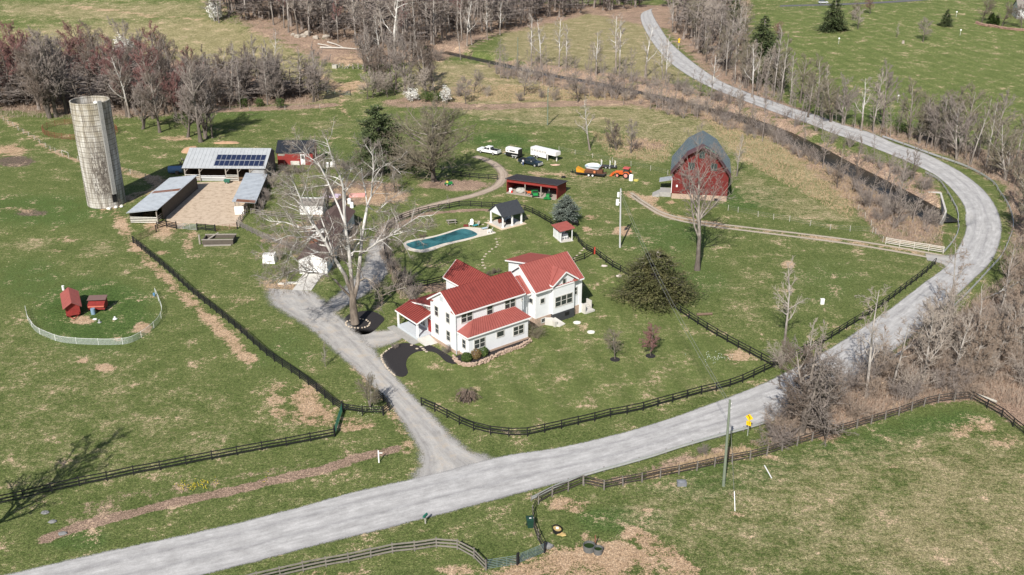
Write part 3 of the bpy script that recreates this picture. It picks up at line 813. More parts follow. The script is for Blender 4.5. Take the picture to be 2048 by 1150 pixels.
for k in range(4): window(hs, (0.65, 7.75 + k * .55, 4.55 - k * .08), 0.3, 0.5, '-x', 1, False)
MB().box(-3.6, -2.25, 6.8, 14.4, 0.0, 0.12).build('patio', M_SLATE, hs)
MB().hexa([(-2.3, 5.0, 0), (-0.1, 5.0, 0), (-0.1, 5.0, .02), (-2.3, 5.0, .02)], [(-2.3, 7.4, 0), (-0.1, 7.4, 0), (-0.1, 7.4, .5), (-2.3, 7.4, .5)]).build('ramp', M_CONC, hs)
# windows of the main block
for u, n in ((2.0, 2), (6.3, 1), (10.2, 2)): window(hs, (u, 0, 5.75), 0.92 * n + .1, 1.5, '-y', n)
for n_, z in ((5.2, 2.35), (5.2, 5.35), (2.1, 2.35), (2.1, 5.35)): window(hs, (0, n_, z), 0.85, 1.5, '-x')
MB().box(-0.05, 0.0, 3.3, 4.2, 7.55, 8.35).build('louvre', M_GREYPAINT, hs)
window(hs, (2.6, -2.4, 2.1), 1.9, 1.4, '-y', 2); window(hs, (6.5, -2.4, 2.5), 1.3, 0.85, '-y', 1, False); window(hs, (10.0, -2.4, 2.1), 1.9, 1.4, '-y', 2)
window(hs, (0.6, -1.2, 2.1), 0.8, 1.35, '-x')
window(hs, (16.7, 0, 4.35), 0.75, 0.75, '-y', 1, False); window(hs, (15.3, 1.1, 4.35), 0.75, 0.75, '-x', 1, False); window(hs, (15.3, 3.6, 6.85), 0.6, 1.0, '-x')
window(hs, (20.75, -0.5, 3.6), 3.5, 1.6, '-y', 3, True, label='row of three tall windows in the front gable'); window(hs, (20.75, -0.5, 6.85), 0.6, 0.85, '-y', 1, False)
window(hs, (16.9, -0.06, 0.9), 0.8, 0.6, '-y', 1, False)
window(hs, (23.7, 0, 4.2), 0.5, 1.2, '-y'); window(hs, (12.6, -0.001, 5.75), 0.001 + .2, .3, '-y', 1, False)
window(hs, (21.2, 11.5, 5.2), 0.7, 1.0, '-x')
ds = MB().tube([(-0.12, -0.14, 0.1), (-0.12, -0.14, 6.6), (-0.3, -0.3, 6.75)], 0.06, 6).build('downspout', M_GREYPAINT, hs)
MB().tube([(12.75, -0.1, 4.0), (12.75, -0.1, 6.6)], 0.07, 6).build('downspout', M_GREYPAINT, hs)
# right end steps
st = MB()
for k in range(4): st.box(25.2 + .0, 27.1, -0.9 + 0.28 * k - .2, 0.9, 0, 0.3 + 0.0) if k == 0 else st.box(25.25, 26.9, -0.6 + .28 * k, 0.895 - k * .002, 0.3, 0.3 + .2 * k)
st.box(25.0, 25.2, -1.0, 1.0, 0, 1.6).box(27.0, 27.2, -0.2, 1.0, 0, 1.6)
st.build('entry_steps', M_CONC, hs)
MB().box(17.9, 18.4, -1.8, -0.1, 0, 0.9).hexa([(18.6, -2.2, 0), (20.0, -1.9, 0), (20.0, -1.9, .1), (18.6, -2.2, .1)], [(17.2, -0.1, 0), (19.0, -0.58, 0), (19.0, -0.58, 1.0), (17.2, -0.1, 1.3)]).build('cellar_hatch', M_CONC, hs)

# mulch bed and stone edging round the house corner (photo outline on the ground)
def ground_patch(name, px, m, z=0.03, th=0.0, sm=True, step=0.6):
    q = [tuple(G(u, v)[:2]) for u, v in px]
    if sm:
        q = [tuple(a) for a in smooth_path(q + [q[0]], step)][:-1]
    mb = MB(); mb.prism(q, z - 0.12, z)
    # make sure the top faces up
    return mb.build(name, m)
bed_px = [(763, 714), (772, 703), (792, 690), (812, 686), (830, 690), (846, 694), (858, 690), (880, 700), (905, 716), (912, 728), (893, 724), (872, 706), (846, 702), (828, 706), (816, 716), (812, 730), (816, 746), (806, 754), (790, 750), (776, 735)]
tag(ground_patch('mulch_bed', bed_px, M_MULCH, 0.05), 'curving black mulch bed by the front walk, edged with pale stones', 'flower bed')
bed2 = [(905, 716), (918, 722), (935, 726), (955, 724), (1000, 705), (1050, 688), (1062, 680), (1048, 668), (1000, 690), (950, 706), (925, 708)]
tag(ground_patch('mulch_bed', bed2, M_MULCH, 0.04), 'narrow black mulch bed behind the low stone wall along the front wing', 'flower bed')
tag(ground_patch('mulch_bed', [(686, 642), (700, 628), (740, 622), (768, 636), (760, 650), (738, 668), (706, 668), (690, 656)], M_MULCH, 0.045), 'black mulch ring round the foot of the big sycamore', 'flower bed')
rn = random.Random(3)
def stone_row(name, px, label, cat, size=0.28, h=0.25, rows=1, m=M_STONE, gap=0.3, closed=False, zoff=0.0):
    q = [Vector(G(u, v)) for u, v in px]
    pth = smooth_path([tuple(p) for p in q], gap)
    mb = MB()
    for r in range(rows):
        for a in pth:
            s = size * rn.uniform(.6, 1.1)
            mb.ball((a[0] + rn.uniform(-.08, .08) + (rn.uniform(-.15, .15) if rows > 1 else 0), a[1] + rn.uniform(-.08, .08), zoff + H(a[0], a[1]) + h * (r + .5)), (s * .6, s * .6, h * .6), 6, 4, 0.2, rn)
    return tag(mb.build(name, m), label, cat)
M_PSTONE = mat("pale_edge_stone", (0.50, 0.42, 0.33), 0.9, 0, 0.4, 2.0)
stone_row('stone_edging', [(790, 752), (776, 738), (763, 716), (770, 704), (790, 691)], 'row of pale stones edging the outer curve of the mulch bed', 'edging', .3, .12, m=M_PSTONE)
stone_row('stone_wall', [(908, 718), (914, 727), (932, 733), (958, 730), (1000, 711), (1040, 696), (1062, 684)], 'low dry stone wall curving round the shrubs at the front corner of the farmhouse', 'wall', .42, .22, 3, M_STONE, .26)
sr = [(694 + 22 + 24 * math.cos(a), 648 + 9 * math.sin(a)) for a in np.linspace(-2.9, 3.3, 22)]
stone_row('stone_ring', sr, 'ring of pale stones round the sycamore trunk', 'edging', .34, .2, m=M_PSTONE)
stp = MB()
for u, v in [(842, 694), (846, 698), (849, 701), (853, 704), (834, 698), (823, 691)]:
    p = G(u, v); stp.prism([(p.x + .25 * math.cos(a), p.y + .22 * math.sin(a)) for a in np.linspace(0, 5.2, 6)], 0.05, 0.09)
tag(stp.build('front_path', M_PSTONE), kind='structure')
# stepping stone paths on the pool lawn: each stone is its own slab
sp_px = [(992, 478), (994, 484), (995, 489), (992, 494), (984, 498), (979, 503), (972, 508), (969, 513), (965, 519), (965, 525), (966, 531), (970, 536), (1148, 516), (1154, 511), (1160, 506), (1164, 501), (1168, 497), (983, 437), (977, 441), (971, 445), (966, 449)]
s0 = None
for k, (u, v) in enumerate(sp_px):
    if s0 is None:
        s0 = MB().prism([(.3 * math.cos(a) * (1 + .15 * math.sin(3 * a)), .25 * math.sin(a)) for a in np.linspace(0, 5.4, 7)], -0.05, 0.035).build('path_stone', M_PSTONE)
        o = s0
    else:
        o = s0.copy(); COL.objects.link(o)
    o.location = G(u, v); o.rotation_euler.z = k * 1.3
    g_, n_ = ('on the lawn between pool and farmhouse', k) if k < 12 else (('by the short fence behind the right wing', k - 12) if k < 17 else ('leading to the pavilion', k - 17))
    tag(o, 'flat pale stepping stone ' + g_ + ', ' + ('first second third fourth fifth sixth seventh eighth ninth tenth eleventh twelfth'.split()[n_]) + ' from the ' + ('pool' if k < 12 else 'farmhouse' if k < 17 else 'pavilion'), 'stepping stone', 'stepping stones ' + g_)
for (u, v), lb in (((1154, 646), 'white stone slab lying on the lawn, the one nearer the farmhouse'), ((1182, 665), 'white stone slab lying on the lawn, the one farther from the farmhouse')):
    o = MB().prism([(.62 * math.cos(a), .5 * math.sin(a)) for a in np.linspace(0, 5.5, 8)], -0.05, 0.16).build('stone_slab', mat('white_stone', (.72, .70, .66), .8))
    o.location = G(u, v); tag(o, lb, 'stone slab')

# ---------------------------------------------------------------- silo
si = thing('silo', 'tall pale concrete stave silo with an open top', 'silo', (-88.0, 206.5, 0), 0)
sm = bpy.data.materials.new("silo_staves")
nt, N, Lk = nodes(sm)
co = coord(nt)
sx = N.new("ShaderNodeSeparateXYZ"); Lk.new(co, sx.inputs[0])
ang = math_(nt, 'ARCTAN2', sx.outputs[1], sx.outputs[0])
col_ = math_(nt, 'FRACT', math_(nt, 'MULTIPLY', math_(nt, 'ADD', ang, 3.1416), 10.4))
row_ = math_(nt, 'FRACT', math_(nt, 'MULTIPLY', sx.outputs[2], 0.9))
line_v = mapr(nt, col_, 0.0, 0.22, 0.30, 1.0)
line_h = mapr(nt, row_, 0.0, 0.16, 0.35, 1.0)
st1 = noise(nt, scaled(nt, co, (0.9, 0.9, 0.10)), 1.4, 6, 0.7)
st2 = noise(nt, co, 0.35, 4, 0.6)
vine = noise(nt, scaled(nt, co, (1.4, 1.4, 0.5)), 1.9, 7, 0.8, 0.8)
base = ramp(nt, st1, [(0.32, (0.11, 0.095, 0.08)), (0.46, (0.36, 0.33, 0.285)), (0.62, (0.66, 0.64, 0.60))])
zz = mapr(nt, sx.outputs[2], 8, 22, 0.0, 0.7)
base = mixc(nt, math_(nt, 'MULTIPLY', zz, mapr(nt, st2, 0.35, 0.65)), base, (0.30, 0.255, 0.17))
vmask = math_(nt, 'MULTIPLY', mapr(nt, vine, 0.40, 0.54), math_(nt, 'MULTIPLY', mapr(nt, sx.outputs[2], 1.0, 4.0), mapr(nt, sx.outputs[2], 19, 9)))
vloc = math_(nt, 'SUBTRACT', 1.0, mapr(nt, math_(nt, 'ABSOLUTE', math_(nt, 'SUBTRACT', ang, -1.25)), 0.25, 0.75), clamp=True)
base = mixc(nt, math_(nt, 'MULTIPLY', math_(nt, 'MULTIPLY', vmask, vloc), 0.95), base, (0.085, 0.07, 0.06))
ln = math_(nt, 'MULTIPLY', line_v, line_h)
vm = N.new("ShaderNodeVectorMath"); vm.operation = 'SCALE'; Lk.new(base, vm.inputs[0]); Lk.new(ln, vm.inputs['Scale'])
bsdf(nt, vm.outputs[0], 0.9, 0, ln, 0.5, 0.05)
RS, HS = 3.95, 22.6
s = MB(); n = 64
ring = lambda r, z: [(r * math.cos(2 * math.pi * k / n), r * math.sin(2 * math.pi * k / n), z) for k in range(n)]
for (r0, z0), (r1, z1) in (((RS, -0.2), (RS, HS)), ((RS, HS), (RS - .22, HS)), ((RS - .22, HS), (RS - .22, HS - 9)), ((RS - .22, HS - 9), (0.01, HS - 9))):
    a, b = ring(r0, z0), ring(r1, z1)
    for k in range(n):
        j = (k + 1) % n; s.poly([a[k], a[j], b[j], b[k]])
s.build('wall', sm, si)
hp = MB()
for z in np.arange(0.6, 22.3, 0.56):
    rr = ring(RS + .02, z); hp.tube(rr + [rr[0]], 0.022, 4, False)
hp.build('hoops', mat('rusted_hoop', (.25, .22, .19), .7, .2), si)
a = -0.74
hp = MB()
for k in range(20): hp.beam((RS * math.cos(a) * 1.08, RS * math.sin(a) * 1.08, 3.0 + k), (RS * math.cos(a) * 1.08, RS * math.sin(a) * 1.08, 4.0 + k * 1.0), 0.8, 0.5, (math.cos(a), math.sin(a), 0))
hp.build('chute', mat('chute_metal', (0.33, .325, .31), .6, .2, .5), si)
MB().beam((RS * math.cos(a) * .99, RS * math.sin(a) * .99, 1.2), (RS * math.cos(a) * .99, RS * math.sin(a) * .99, 2.9), 0.9, 0.3, (math.cos(a), math.sin(a), 0)).build('hatch', M_BLACK, si)
MB().ball((2.4, -2.9, HS + .1), (.45, .45, .35), 10, 6).build('lamp_dome', M_PLASTICW, si)
for k, (u, v) in enumerate(((218, 419), (232, 416), (243, 414))):
    p = G(u, v); o = MB().ball((0, 0, .2), (.55 - .1 * k, .4, .32), 7, 5, .25, rn).build('boulder', mat('white_stone', (.7,)*3)); o.location = p
    tag(o, 'pale boulder at the foot of the silo, ' + ('the largest and leftmost' if k == 0 else 'middle of three' if k == 1 else 'the smallest, nearest the tin shed'), 'rock', 'boulders at the silo foot')

# ---------------------------------------------------------------- machine barn with solar panels
sb = thing('pole_barn', 'open-fronted pole barn with a tin roof carrying solar panels', 'barn', (-75.6, 222.2, 0), R(-1.5))
# local x along front 0..19.4, y back 0..9
WB, DB = 18.6, 9.4
w = MB(); w.box(0, WB, DB - .15, DB, 0, 4.9).box(-.0, 0.15, 0.6, DB - .15, 0, 3.3); w.build('wall', M_WOODD, sb)
MB().prof_x([(0.3, 0), (0.3, 3.2), (6.6, 5.9), (DB + .1, 4.6), (DB + .1, 0)], WB - .02, WB + .14).build('end_wall', M_DKMETAL, sb)
MB().box(15.2, WB - .05, 0.15, 0.3, 0, 3.3).build('front_panel', M_GALV, sb)
rp = [(-.4, -.35, 3.25), (WB + .35, -.35, 3.25), (WB + .35, 6.6, 6.15), (-.4, 6.6, 6.15)]
rq = [(WB + .35, DB + .5, 4.5), (-.4, DB + .5, 4.5), (-.4, 6.6, 6.15), (WB + .35, 6.6, 6.15)]
r = MB().slab(rp, .1).slab(rq, .1)
seams(r, rp, 22, .05, .04).build('roof', mat('tin_roof', (0.50, 0.52, 0.53), .45, .3, .22, .7), sb)
def on(pl, a, b, lift=.12):
    A, B, C, D = [Vector(q) for q in pl]; nn = (B - A).cross(C - A).normalized(); nn = nn if nn.z > 0 else -nn
    return A.lerp(B, a).lerp(D.lerp(C, a), b) + nn * lift
for row in range(2):
    for k in range(10):
        a0 = 0.375 + k * 0.0595; a1 = a0 + .057; b0 = .10 + row * .285; b1 = b0 + .265
        q = [on(rp, a0, b0), on(rp, a1, b0), on(rp, a1, b1), on(rp, a0, b1)]
        f = MB().slab(q, .05).build('solar_panel', M_ALU, sb)
        q = [on(rp, a0 + .002, b0 + .008, .126), on(rp, a1 - .002, b0 + .008, .126), on(rp, a1 - .002, b1 - .008, .126), on(rp, a0 + .002, b1 - .008, .126)]
        MB().poly(q).build('solar_cells', M_SOLAR, f)
for x in (0.1, 3.5, 9.6, 12.4, 15.2): 
    MB().box(x - .12, x + .12, -.1, .14, 0, 3.15).beam((x, 0, 2.2), (x + .9, 0, 3.1), .12, .12).build('post', M_WOOD, sb)
for x0, x1 in ((.1, 3.5), (9.6, 12.4)):
    b_ = MB()
    for z in (.3, .7, 1.1, 1.5): b_.box(x0, x1, -.16, -.11, z, z + .16)
    b_.build('rail', M_BOARDW, sb)
gt = MB()
for z in (.9, 1.15, 1.4): gt.tube([(3.7, -.1, z), (9.4, -.1, z)], .035, 5)
gt.box(3.6, 9.5, .3, .4, 0, .9)
gt.build('feed_gate', M_GALVS, sb)
MB().box(.2, WB - .2, .4, DB - .2, 0.01, .06).build('floor', mat('straw_floor', (.20, .13, .08), .95), sb)

# red shed
rs = thing('red_shed', 'small red shed with black roof and white door beyond the pole barn', 'shed', (-57.0, 235.3, 0), R(0))
w = MB(); w.prof_x([(0, 0), (0, 3.15), (3.2, 5.15), (5.6, 3.3), (5.6, 0)], 0, 8.6); w.build('wall', M_SHEDRED, rs)
ra = [(-.3, -.35, 3.1), (8.9, -.35, 3.1), (8.9, 3.2, 5.35), (-.3, 3.2, 5.35)]; rb = [(8.9, 6.2, 3.2), (-.3, 6.2, 3.2), (-.3, 3.2, 5.35), (8.9, 3.2, 5.35)]
seams(MB().slab(ra, .1).slab(rb, .1), ra, 10).build('roof', mat('black_metal_roof', (.022, .026, .034), .5, .1, .3), rs)
d = MB().box(5.6, 6.7, -.06, -.0, 0.1, 2.7).build('door', M_TRIM, rs)
MB().box(5.85, 6.45, -.08, -.06, 1.5, 2.4).build('pane', M_GLASS, d)
MB().box(3.2, 5.3, -.35, -.02, 0.05, 1.0).build('plank_stack', M_BOARDW, rs)
MB().box(0.2, 1.8, -.05, 0, 2.3, 2.9).build('shutter', M_WOOD, rs)

def shed_roof(root, pts, m, thick=.09, ns=14, name='roof'):
    return seams(MB().slab(pts, thick), pts, ns, .06, .04).build(name, m, root)
M_TIN = mat('corrugated_tin', (0.47, 0.50, 0.53), .45, .35, .28, .8)
# left long tin shed
o1 = P(252, 425, 2.6); o2 = P(389, 362, 3.0)
ls = thing('cattle_shed', 'long low tin-roofed cattle shed beside the silo', 'shed', (o1.x, o1.y, 0), math.atan2(o2.y - P(308, 433, 3.0).y, o2.x - P(308, 433, 3.0).x))
# local x runs along the shed away, local y to the left (the yard lies at -y)
Ls = 24.2
pts = [(0, -6.6, 3.3), (Ls, -6.6, 3.3), (Ls, 0, 2.5), (0, 0, 2.5)]
shed_roof(ls, pts, M_TIN, ns=26)
MB().slab([(12.6, -6.4, 3.34), (14.0, -6.4, 3.34), (14.0, -.4, 2.6), (12.6, -.4, 2.6)], .03).build('rust_strip', M_RUST, ls)
MB().box(3.4, Ls - .3, -6.2, -6.05, 0, 3.0).build('wall', M_WOODD, ls)
MB().box(.8, Ls - .3, -.4, -.25, 0, 2.4).box(Ls - .4, Ls - .25, -6.3, -.4, 0, 2.5).build('wall', M_WOODD, ls)
for k in range(8): MB().box(.7 + k * 3.25 - .1, .7 + k * 3.25 + .1, -6.1, -5.9, 0, 3.2).build('post', M_WOOD, ls)
b_ = MB()
for z in (.35, .8, 1.25): b_.box(.8, Ls - .8, -5.88, -5.82, z, z + .16)
b_.build('rail', M_WOOD, ls)
fe = MB(); 
for z in (.25, .6, .95, 1.3): fe.box(.6, .66, -6.0, -.4, z, z + .17)
fe.build('gate', M_BOARDW, ls)
# right small tin shed
a_ = P(511, 405, 2.6); b_2 = P(535, 347, 2.6)
rs2 = thing('tin_shed', 'small tin-roofed lean-to on the right side of the barnyard', 'shed', (a_.x, a_.y, 0), math.atan2(b_2.y - a_.y, b_2.x - a_.x))
pts = [(0, 0, 2.5), (20.6, 0, 2.5), (20.6, 4.8, 3.0), (0, 4.8, 3.0)]
shed_roof(rs2, pts, M_TIN, ns=22)
MB().slab([(-.02, .1, 2.56), (1.6, .1, 2.56), (1.6, 4.0, 3.0), (-.02, 4.0, 3.0)], .03).build('rust_strip', M_RUST, rs2)
MB().box(.3, 20.2, .2, .35, 0, 2.4).box(20.1, 20.2, .35, 4.5, 0, 2.6).build('wall', M_WOODD, rs2)
for k in range(6): MB().box(.3 + k * 4, .5 + k * 4, 4.2, 4.4, 0, 2.8).build('post', M_WOOD, rs2)
MB().box(.1, .25, 2.6, 4.5, 0, 1.8).build('front_panel', M_WHITE2, rs2)

# barnyard slab
ym = mat("dirty_concrete_yard", (0.50, 0.40, 0.30), .95, 0, .5, .9, (0.24, 0.165, 0.11), .4)
ycorn = [(372, 366), (330, 440), (345, 444), (478, 454), (492, 420), (500, 396), (536, 352), (500, 362), (430, 364)]
tag(ground_patch('barnyard_slab', ycorn, ym, 0.06, sm=False), kind='structure')

# ---------------------------------------------------------------- white outbuildings behind the sycamore
ss_ = thing('small_white_shed', 'little white shed with grey shingle roof, behind the long white garage', 'shed', (-44.6, 199.0, 0), R(-3))
gable_wall(MB(), 0, 4.9, 0, 3.0, 0, 2.3, 3.1).build('wall', M_WHITE2, ss_)
p1, p2 = gable_planes(-.2, 5.1, -.25, 3.25, 2.2, 3.2); MB().slab(p1, .08).slab(p2, .08).build('roof', M_SHINGG, ss_)
MB().box(-.2, 5.1, 1.38, 1.62, 3.16, 3.26).build('ridge_cap', M_TRIM, ss_)

gl = thing('garage', 'long white garage with brown shingle roof, upper of the two white outbuildings', 'garage', (-38.7, 178.9, 0), R(-4.5))
gable_wall(MB(), 0, 5.3, 0, 14.6, 0, 2.9, 4.6, 'y').build('wall', M_WHITE2, gl)
p1, p2 = gable_planes(-.35, 5.65, -.3, 14.9, 2.75, 4.75, 'y'); MB().slab(p1, .1).slab(p2, .1).build('roof', M_SHING, gl)
for k, y in enumerate((1.2, 3.4, 5.8)):
    MB().box(5.3, 5.36, y, y + 1.5, .1, 2.3).build('door', M_BLACK if k != 1 else M_DKPANEL, gl)
MB().box(5.3, 5.4, 9.5, 11.2, .1, 2.4).build('door', M_GREYPAINT, gl)
gw = thing('garage', 'low white garage with brown roof and a concrete ramp, nearer of the two white outbuildings', 'garage', (-38.4, 166.8, 0), R(-3.0))
gable_wall(MB(), 0, 5.1, 0, 8.2, 0, 2.9, 3.95, 'y').build('wall', M_WHITE2, gw)
p1, p2 = gable_planes(-.25, 5.35, -.25, 11.0, 2.85, 4.1, 'y'); MB().slab(p1, .1).slab(p2, .1).build('roof', M_SHING, gw)
MB().slab([(0.2, 6.2, 3.1), (0.2, 9.0, 3.1), (2.4, 9.0, 4.15), (2.4, 6.2, 4.15)], .04).build('rust_patch', M_RUST, gw)
MB().box(.9, 4.3, -.08, 0, .2, 2.4).box(.85, 4.35, -.12, -.08, 2.4, 2.5).build('garage_door', M_WHITE2, gw)
MB().box(5.1, 5.16, 3.0, 4.0, 1.0, 2.0).build('window', M_GLASS, gw)
MB().hexa([(.6, -7.4, 0), (3.9, -7.4, 0), (3.9, -7.4, .06), (.6, -7.4, .06)], [(.8, -.1, 0), (4.3, -.1, 0), (4.3, -.1, .25), (.8, -.1, .25)]).build('ramp', M_CONC, gw)

# ---------------------------------------------------------------- gambrel barn
bx0, bx1 = P(1343, 388), P(1455, 396.5)
gb = thing('gambrel_barn', 'tall dark red barn with gambrel roof and stone base', 'barn', (35.0, 209.6, 0), R(-10))
WBN, LBN = 12.0, 13.0
MB().box(.05, WBN - .05, .05, LBN - .05, -.3, 1.2).build('foundation', M_STONE, gb)
MB().box(7.5, WBN - .04, -.06, .2, -1.2, 1.2).build('foundation', M_STONE, gb)
prof = [(0, 1.2), (0, 6.2), (3.1, 10.2), (WBN / 2, 11.9), (WBN - 3.1, 10.2), (WBN, 6.2), (WBN, 1.2)]
MB().prof_y(prof, 0, LBN).build('wall', M_BARNRED, gb)
M_BROOF = mat('blue_grey_roof_metal', (0.105, 0.135, 0.155), .45, .2, .3, .6)
M_BROOF2 = mat('maroon_roof_edge', (0.115, 0.055, 0.06), .6, .1, .3, .8)
o = [(-.5, 5.75), (2.85, 10.35), (WBN / 2, 12.15), (WBN - 2.85, 10.35), (WBN + .5, 5.75)]
y0, ym_, y1 = -1.3, 1.9, LBN + .4
rf = MB(); rf2 = MB()
for k in range(4):
    (xa, za), (xb, zb) = o[k], o[k + 1]
    q = lambda ya, yb: [(xa, ya, za), (xa, yb, za), (xb, yb, zb), (xb, ya, zb)]
    rf.slab(q(ym_, y1), .12); seams(rf, [(xa, ym_, za), (xa, y1, za), (xb, y1, zb), (xb, ym_, zb)], 26, .05, .05)
    rf2.slab(q(y0, ym_), .12)
rr = rf.build('roof', M_BROOF, gb); rf2.build('roof_edge', M_BROOF2, gb)
MB().slab([(WBN / 2 + .5, -.2, 12.03), (WBN / 2 + .5, .5, 12.03), (WBN - 3.0, .6, 10.55), (WBN - 3.0, -.1, 10.55)], .04).build('roof_patch', mat('green_roof_patch', (.12, .26, .19), .5), gb)
MB().slab([(WBN - 4.6, 1.2, 11.4), (WBN - 4.6, 1.9, 11.4), (WBN - 3.0, 1.9, 10.5), (WBN - 3.0, 1.2, 10.5)], .04).build('roof_patch', M_BROOF, gb)
for x, z, w_, h_ in ((WBN / 2, 10.2, .9, 1.3), (3.9, 7.6, 1.1, 1.3), (8.7, 7.6, 1.1, 1.3)):
    window(gb, (x, 0, z), w_, h_, '-y', 2, True, frame=mat('dark_green_frame', (.05, .09, .085), .6))
MB().box(.9, 1.25, -.06, 0, 2.7, 3.2).build('notice', M_PLASTICW, gb)
MB().box(9.3, 10.1, -.1, -.03, -.2, .6).build('base_opening', M_BLACK, gb)
MB().box(-.12, 0, .2, .5, 1.2, 6).build('corner_trim', M_TRIM, gb)
MB().box(-2.6, -.1, 1.0, 4.5, 0, 1.0).hexa([(-4.2, .6, 0), (-2.6, .6, 0), (-2.6, .6, .9), (-4.2, .6, .05)], [(-4.2, 3.4, 0), (-2.6, 3.4, 0), (-2.6, 3.4, .9), (-4.2, 3.4, .05)]).build('stone_ramp', M_SLATE, gb)
MB().slab([(-2.9, 5.2, 2.1), (-2.9, 8.2, 2.1), (-.05, 8.2, 2.7), (-.05, 5.2, 2.7)], .08).build('side_canopy', M_GALV, gb)

# ---------------------------------------------------------------- red equipment shed
es = thing('equipment_shed', 'long red open-fronted equipment shed with dark metal roof', 'shed', (-1.2, 213.9, 0), math.atan2(209.0 - 213.9, 11.2))
WE, DE = 12.1, 5.6
w = MB(); w.box(0, WE, DE - .12, DE, 0, 2.4).prof_x([(0, 0), (0, 3.2), (DE - .12, 2.4), (DE - .12, 0)], WE - .12, WE).prof_x([(0, 0), (0, 3.2), (DE - .12, 2.4), (DE - .12, 0)], 0, .12)
w.box(.12, WE - .12, 0, .12, 2.45, 3.2)
w.build('wall', M_SHEDRED, es)
ra = [(-.3, -.3, 3.3), (WE + .3, -.3, 3.3), (WE + .3, DE + .5, 2.5), (-.3, DE + .5, 2.5)]
seams(MB().slab(ra, .1), ra, 20, .07, .05).build('roof', mat('dark_brown_metal_roof', (.065, .055, .058), .55, .2, .45, 1.5), es)
for x in (4.5, 8.3): MB().box(x - .1, x + .1, -.1, .1, 0, 2.45).build('post', M_WOOD, es)
MB().box(.1, WE - .1, -.8, DE - .2, 0.005, .05).build('floor', mat('dusty_floor', (.36, .31, .26), .95), es)

# ---------------------------------------------------------------- pool pavilion
pv = thing('pavilion', 'open pool pavilion with charcoal roof on white posts', 'pavilion', (P(338 / 6.052 + 950, 330 + 770 / 6.052).x, P(338 / 6.052 + 950, 330 + 770 / 6.052).y, 0), R(37))
# near post at origin; x to the right-back (long side), y to the left-back
LXP, LYP = 4.7, 4.1
MB().box(-.8, LXP + .8, -.7, LYP + .8, -.05, .12).build('floor', mat('tan_paver', (.62, .50, .38), .9), pv)
MB().box(-.3, LXP + .3, -.2, LYP + .3, .12, .16).build('paving', M_CONC, pv)
for x in (0, LXP / 2, LXP):
    for y in (0, LYP):
        if x == LXP / 2 and y == LYP: continue
        MB().box(x - .13, x + .13, y - .13, y + .13, .15, 2.6).box(x - .2, x + .2, y - .2, y + .2, .15, .4).build('post', M_TRIM, pv)
MB().prof_x([(-.1, 2.55), (-.1, 2.75), (LYP / 2, 4.5), (LYP + .1, 2.75), (LYP + .1, 2.55)], -.08, .08).prof_x([(-.1, 2.55), (-.1, 2.75), (LYP / 2, 4.5), (LYP + .1, 2.75), (LYP + .1, 2.55)], LXP - .08, LXP + .08).box(.08, LXP - .08, -.1, .1, 2.5, 2.72).box(.08, LXP - .08, LYP - .1, LYP + .1, 2.5, 2.72).build('gable_frame', mat('pale_grey_trim', (.66, .69, .71), .6), pv)
p1, p2 = gable_planes(-.45, LXP + .45, -.55, LYP + .55, 2.6, 4.7); MB().slab(p1, .1).slab(p2, .1).build('roof', M_SHINGK, pv)

# bar hut with red roof
bh = thing('bar_hut', 'small white bar hut with a slanting red roof by the pool fence', 'hut', (9.5, 182.7, 0), R(0))
a_ = math.atan2(186.1 - 182.7, 8.2 - 9.5)      # left side runs back
bh.rotation_euler.z = a_ - math.pi / 2
w = MB(); w.box(0, .08, 0, 3.6, 0.1, 1.7).box(.08, 2.3, 3.52, 3.6, 0.1, 2.3); w.build('wall', M_WHITE, bh)
for x, y, z in ((.04, .0, 2.4), (.04, 1.8, 2.35), (.04, 3.55, 2.3), (2.4, 0, 2.6), (2.4, 3.55, 2.5)): MB().box(x - .07, x + .07, y - .07, y + .07, 0, z).build('post', M_TRIM, bh)
MB().box(-.1, 2.6, -.3, 3.7, 0, .1).build('floor', M_CONC, bh)
ra = [(-.4, 3.9, 2.35), (-.4, -.4, 2.35), (2.9, -.4, 2.75), (2.9, 3.9, 2.75)]
seams(MB().slab(ra, .09), ra, 8).build('roof', M_REDL, bh)
MB().box(.9, 2.1, 1.2, 1.8, .1, 1.1).build('counter', M_GREYPAINT, bh)
for k in range(3):
    t = MB().cyl(.7 + .5 * k, .7, .7, .76, .2, None, 10); t.tube([(.6 + .5 * k, .6, .1), (.68 + .5 * k, .68, .7)], .03, 4).tube([(.8 + .5 * k, .8, .1), (.72 + .5 * k, .72, .7)], .03, 4)
    o = t.build('bar_stool', M_PLASTICW); o.location = bh.location; o.rotation_euler = bh.rotation_euler
    tag(o, ('left', 'middle', 'right')[k] + ' white bar stool inside the small red-roofed hut', 'stool', 'bar stools in the hut')

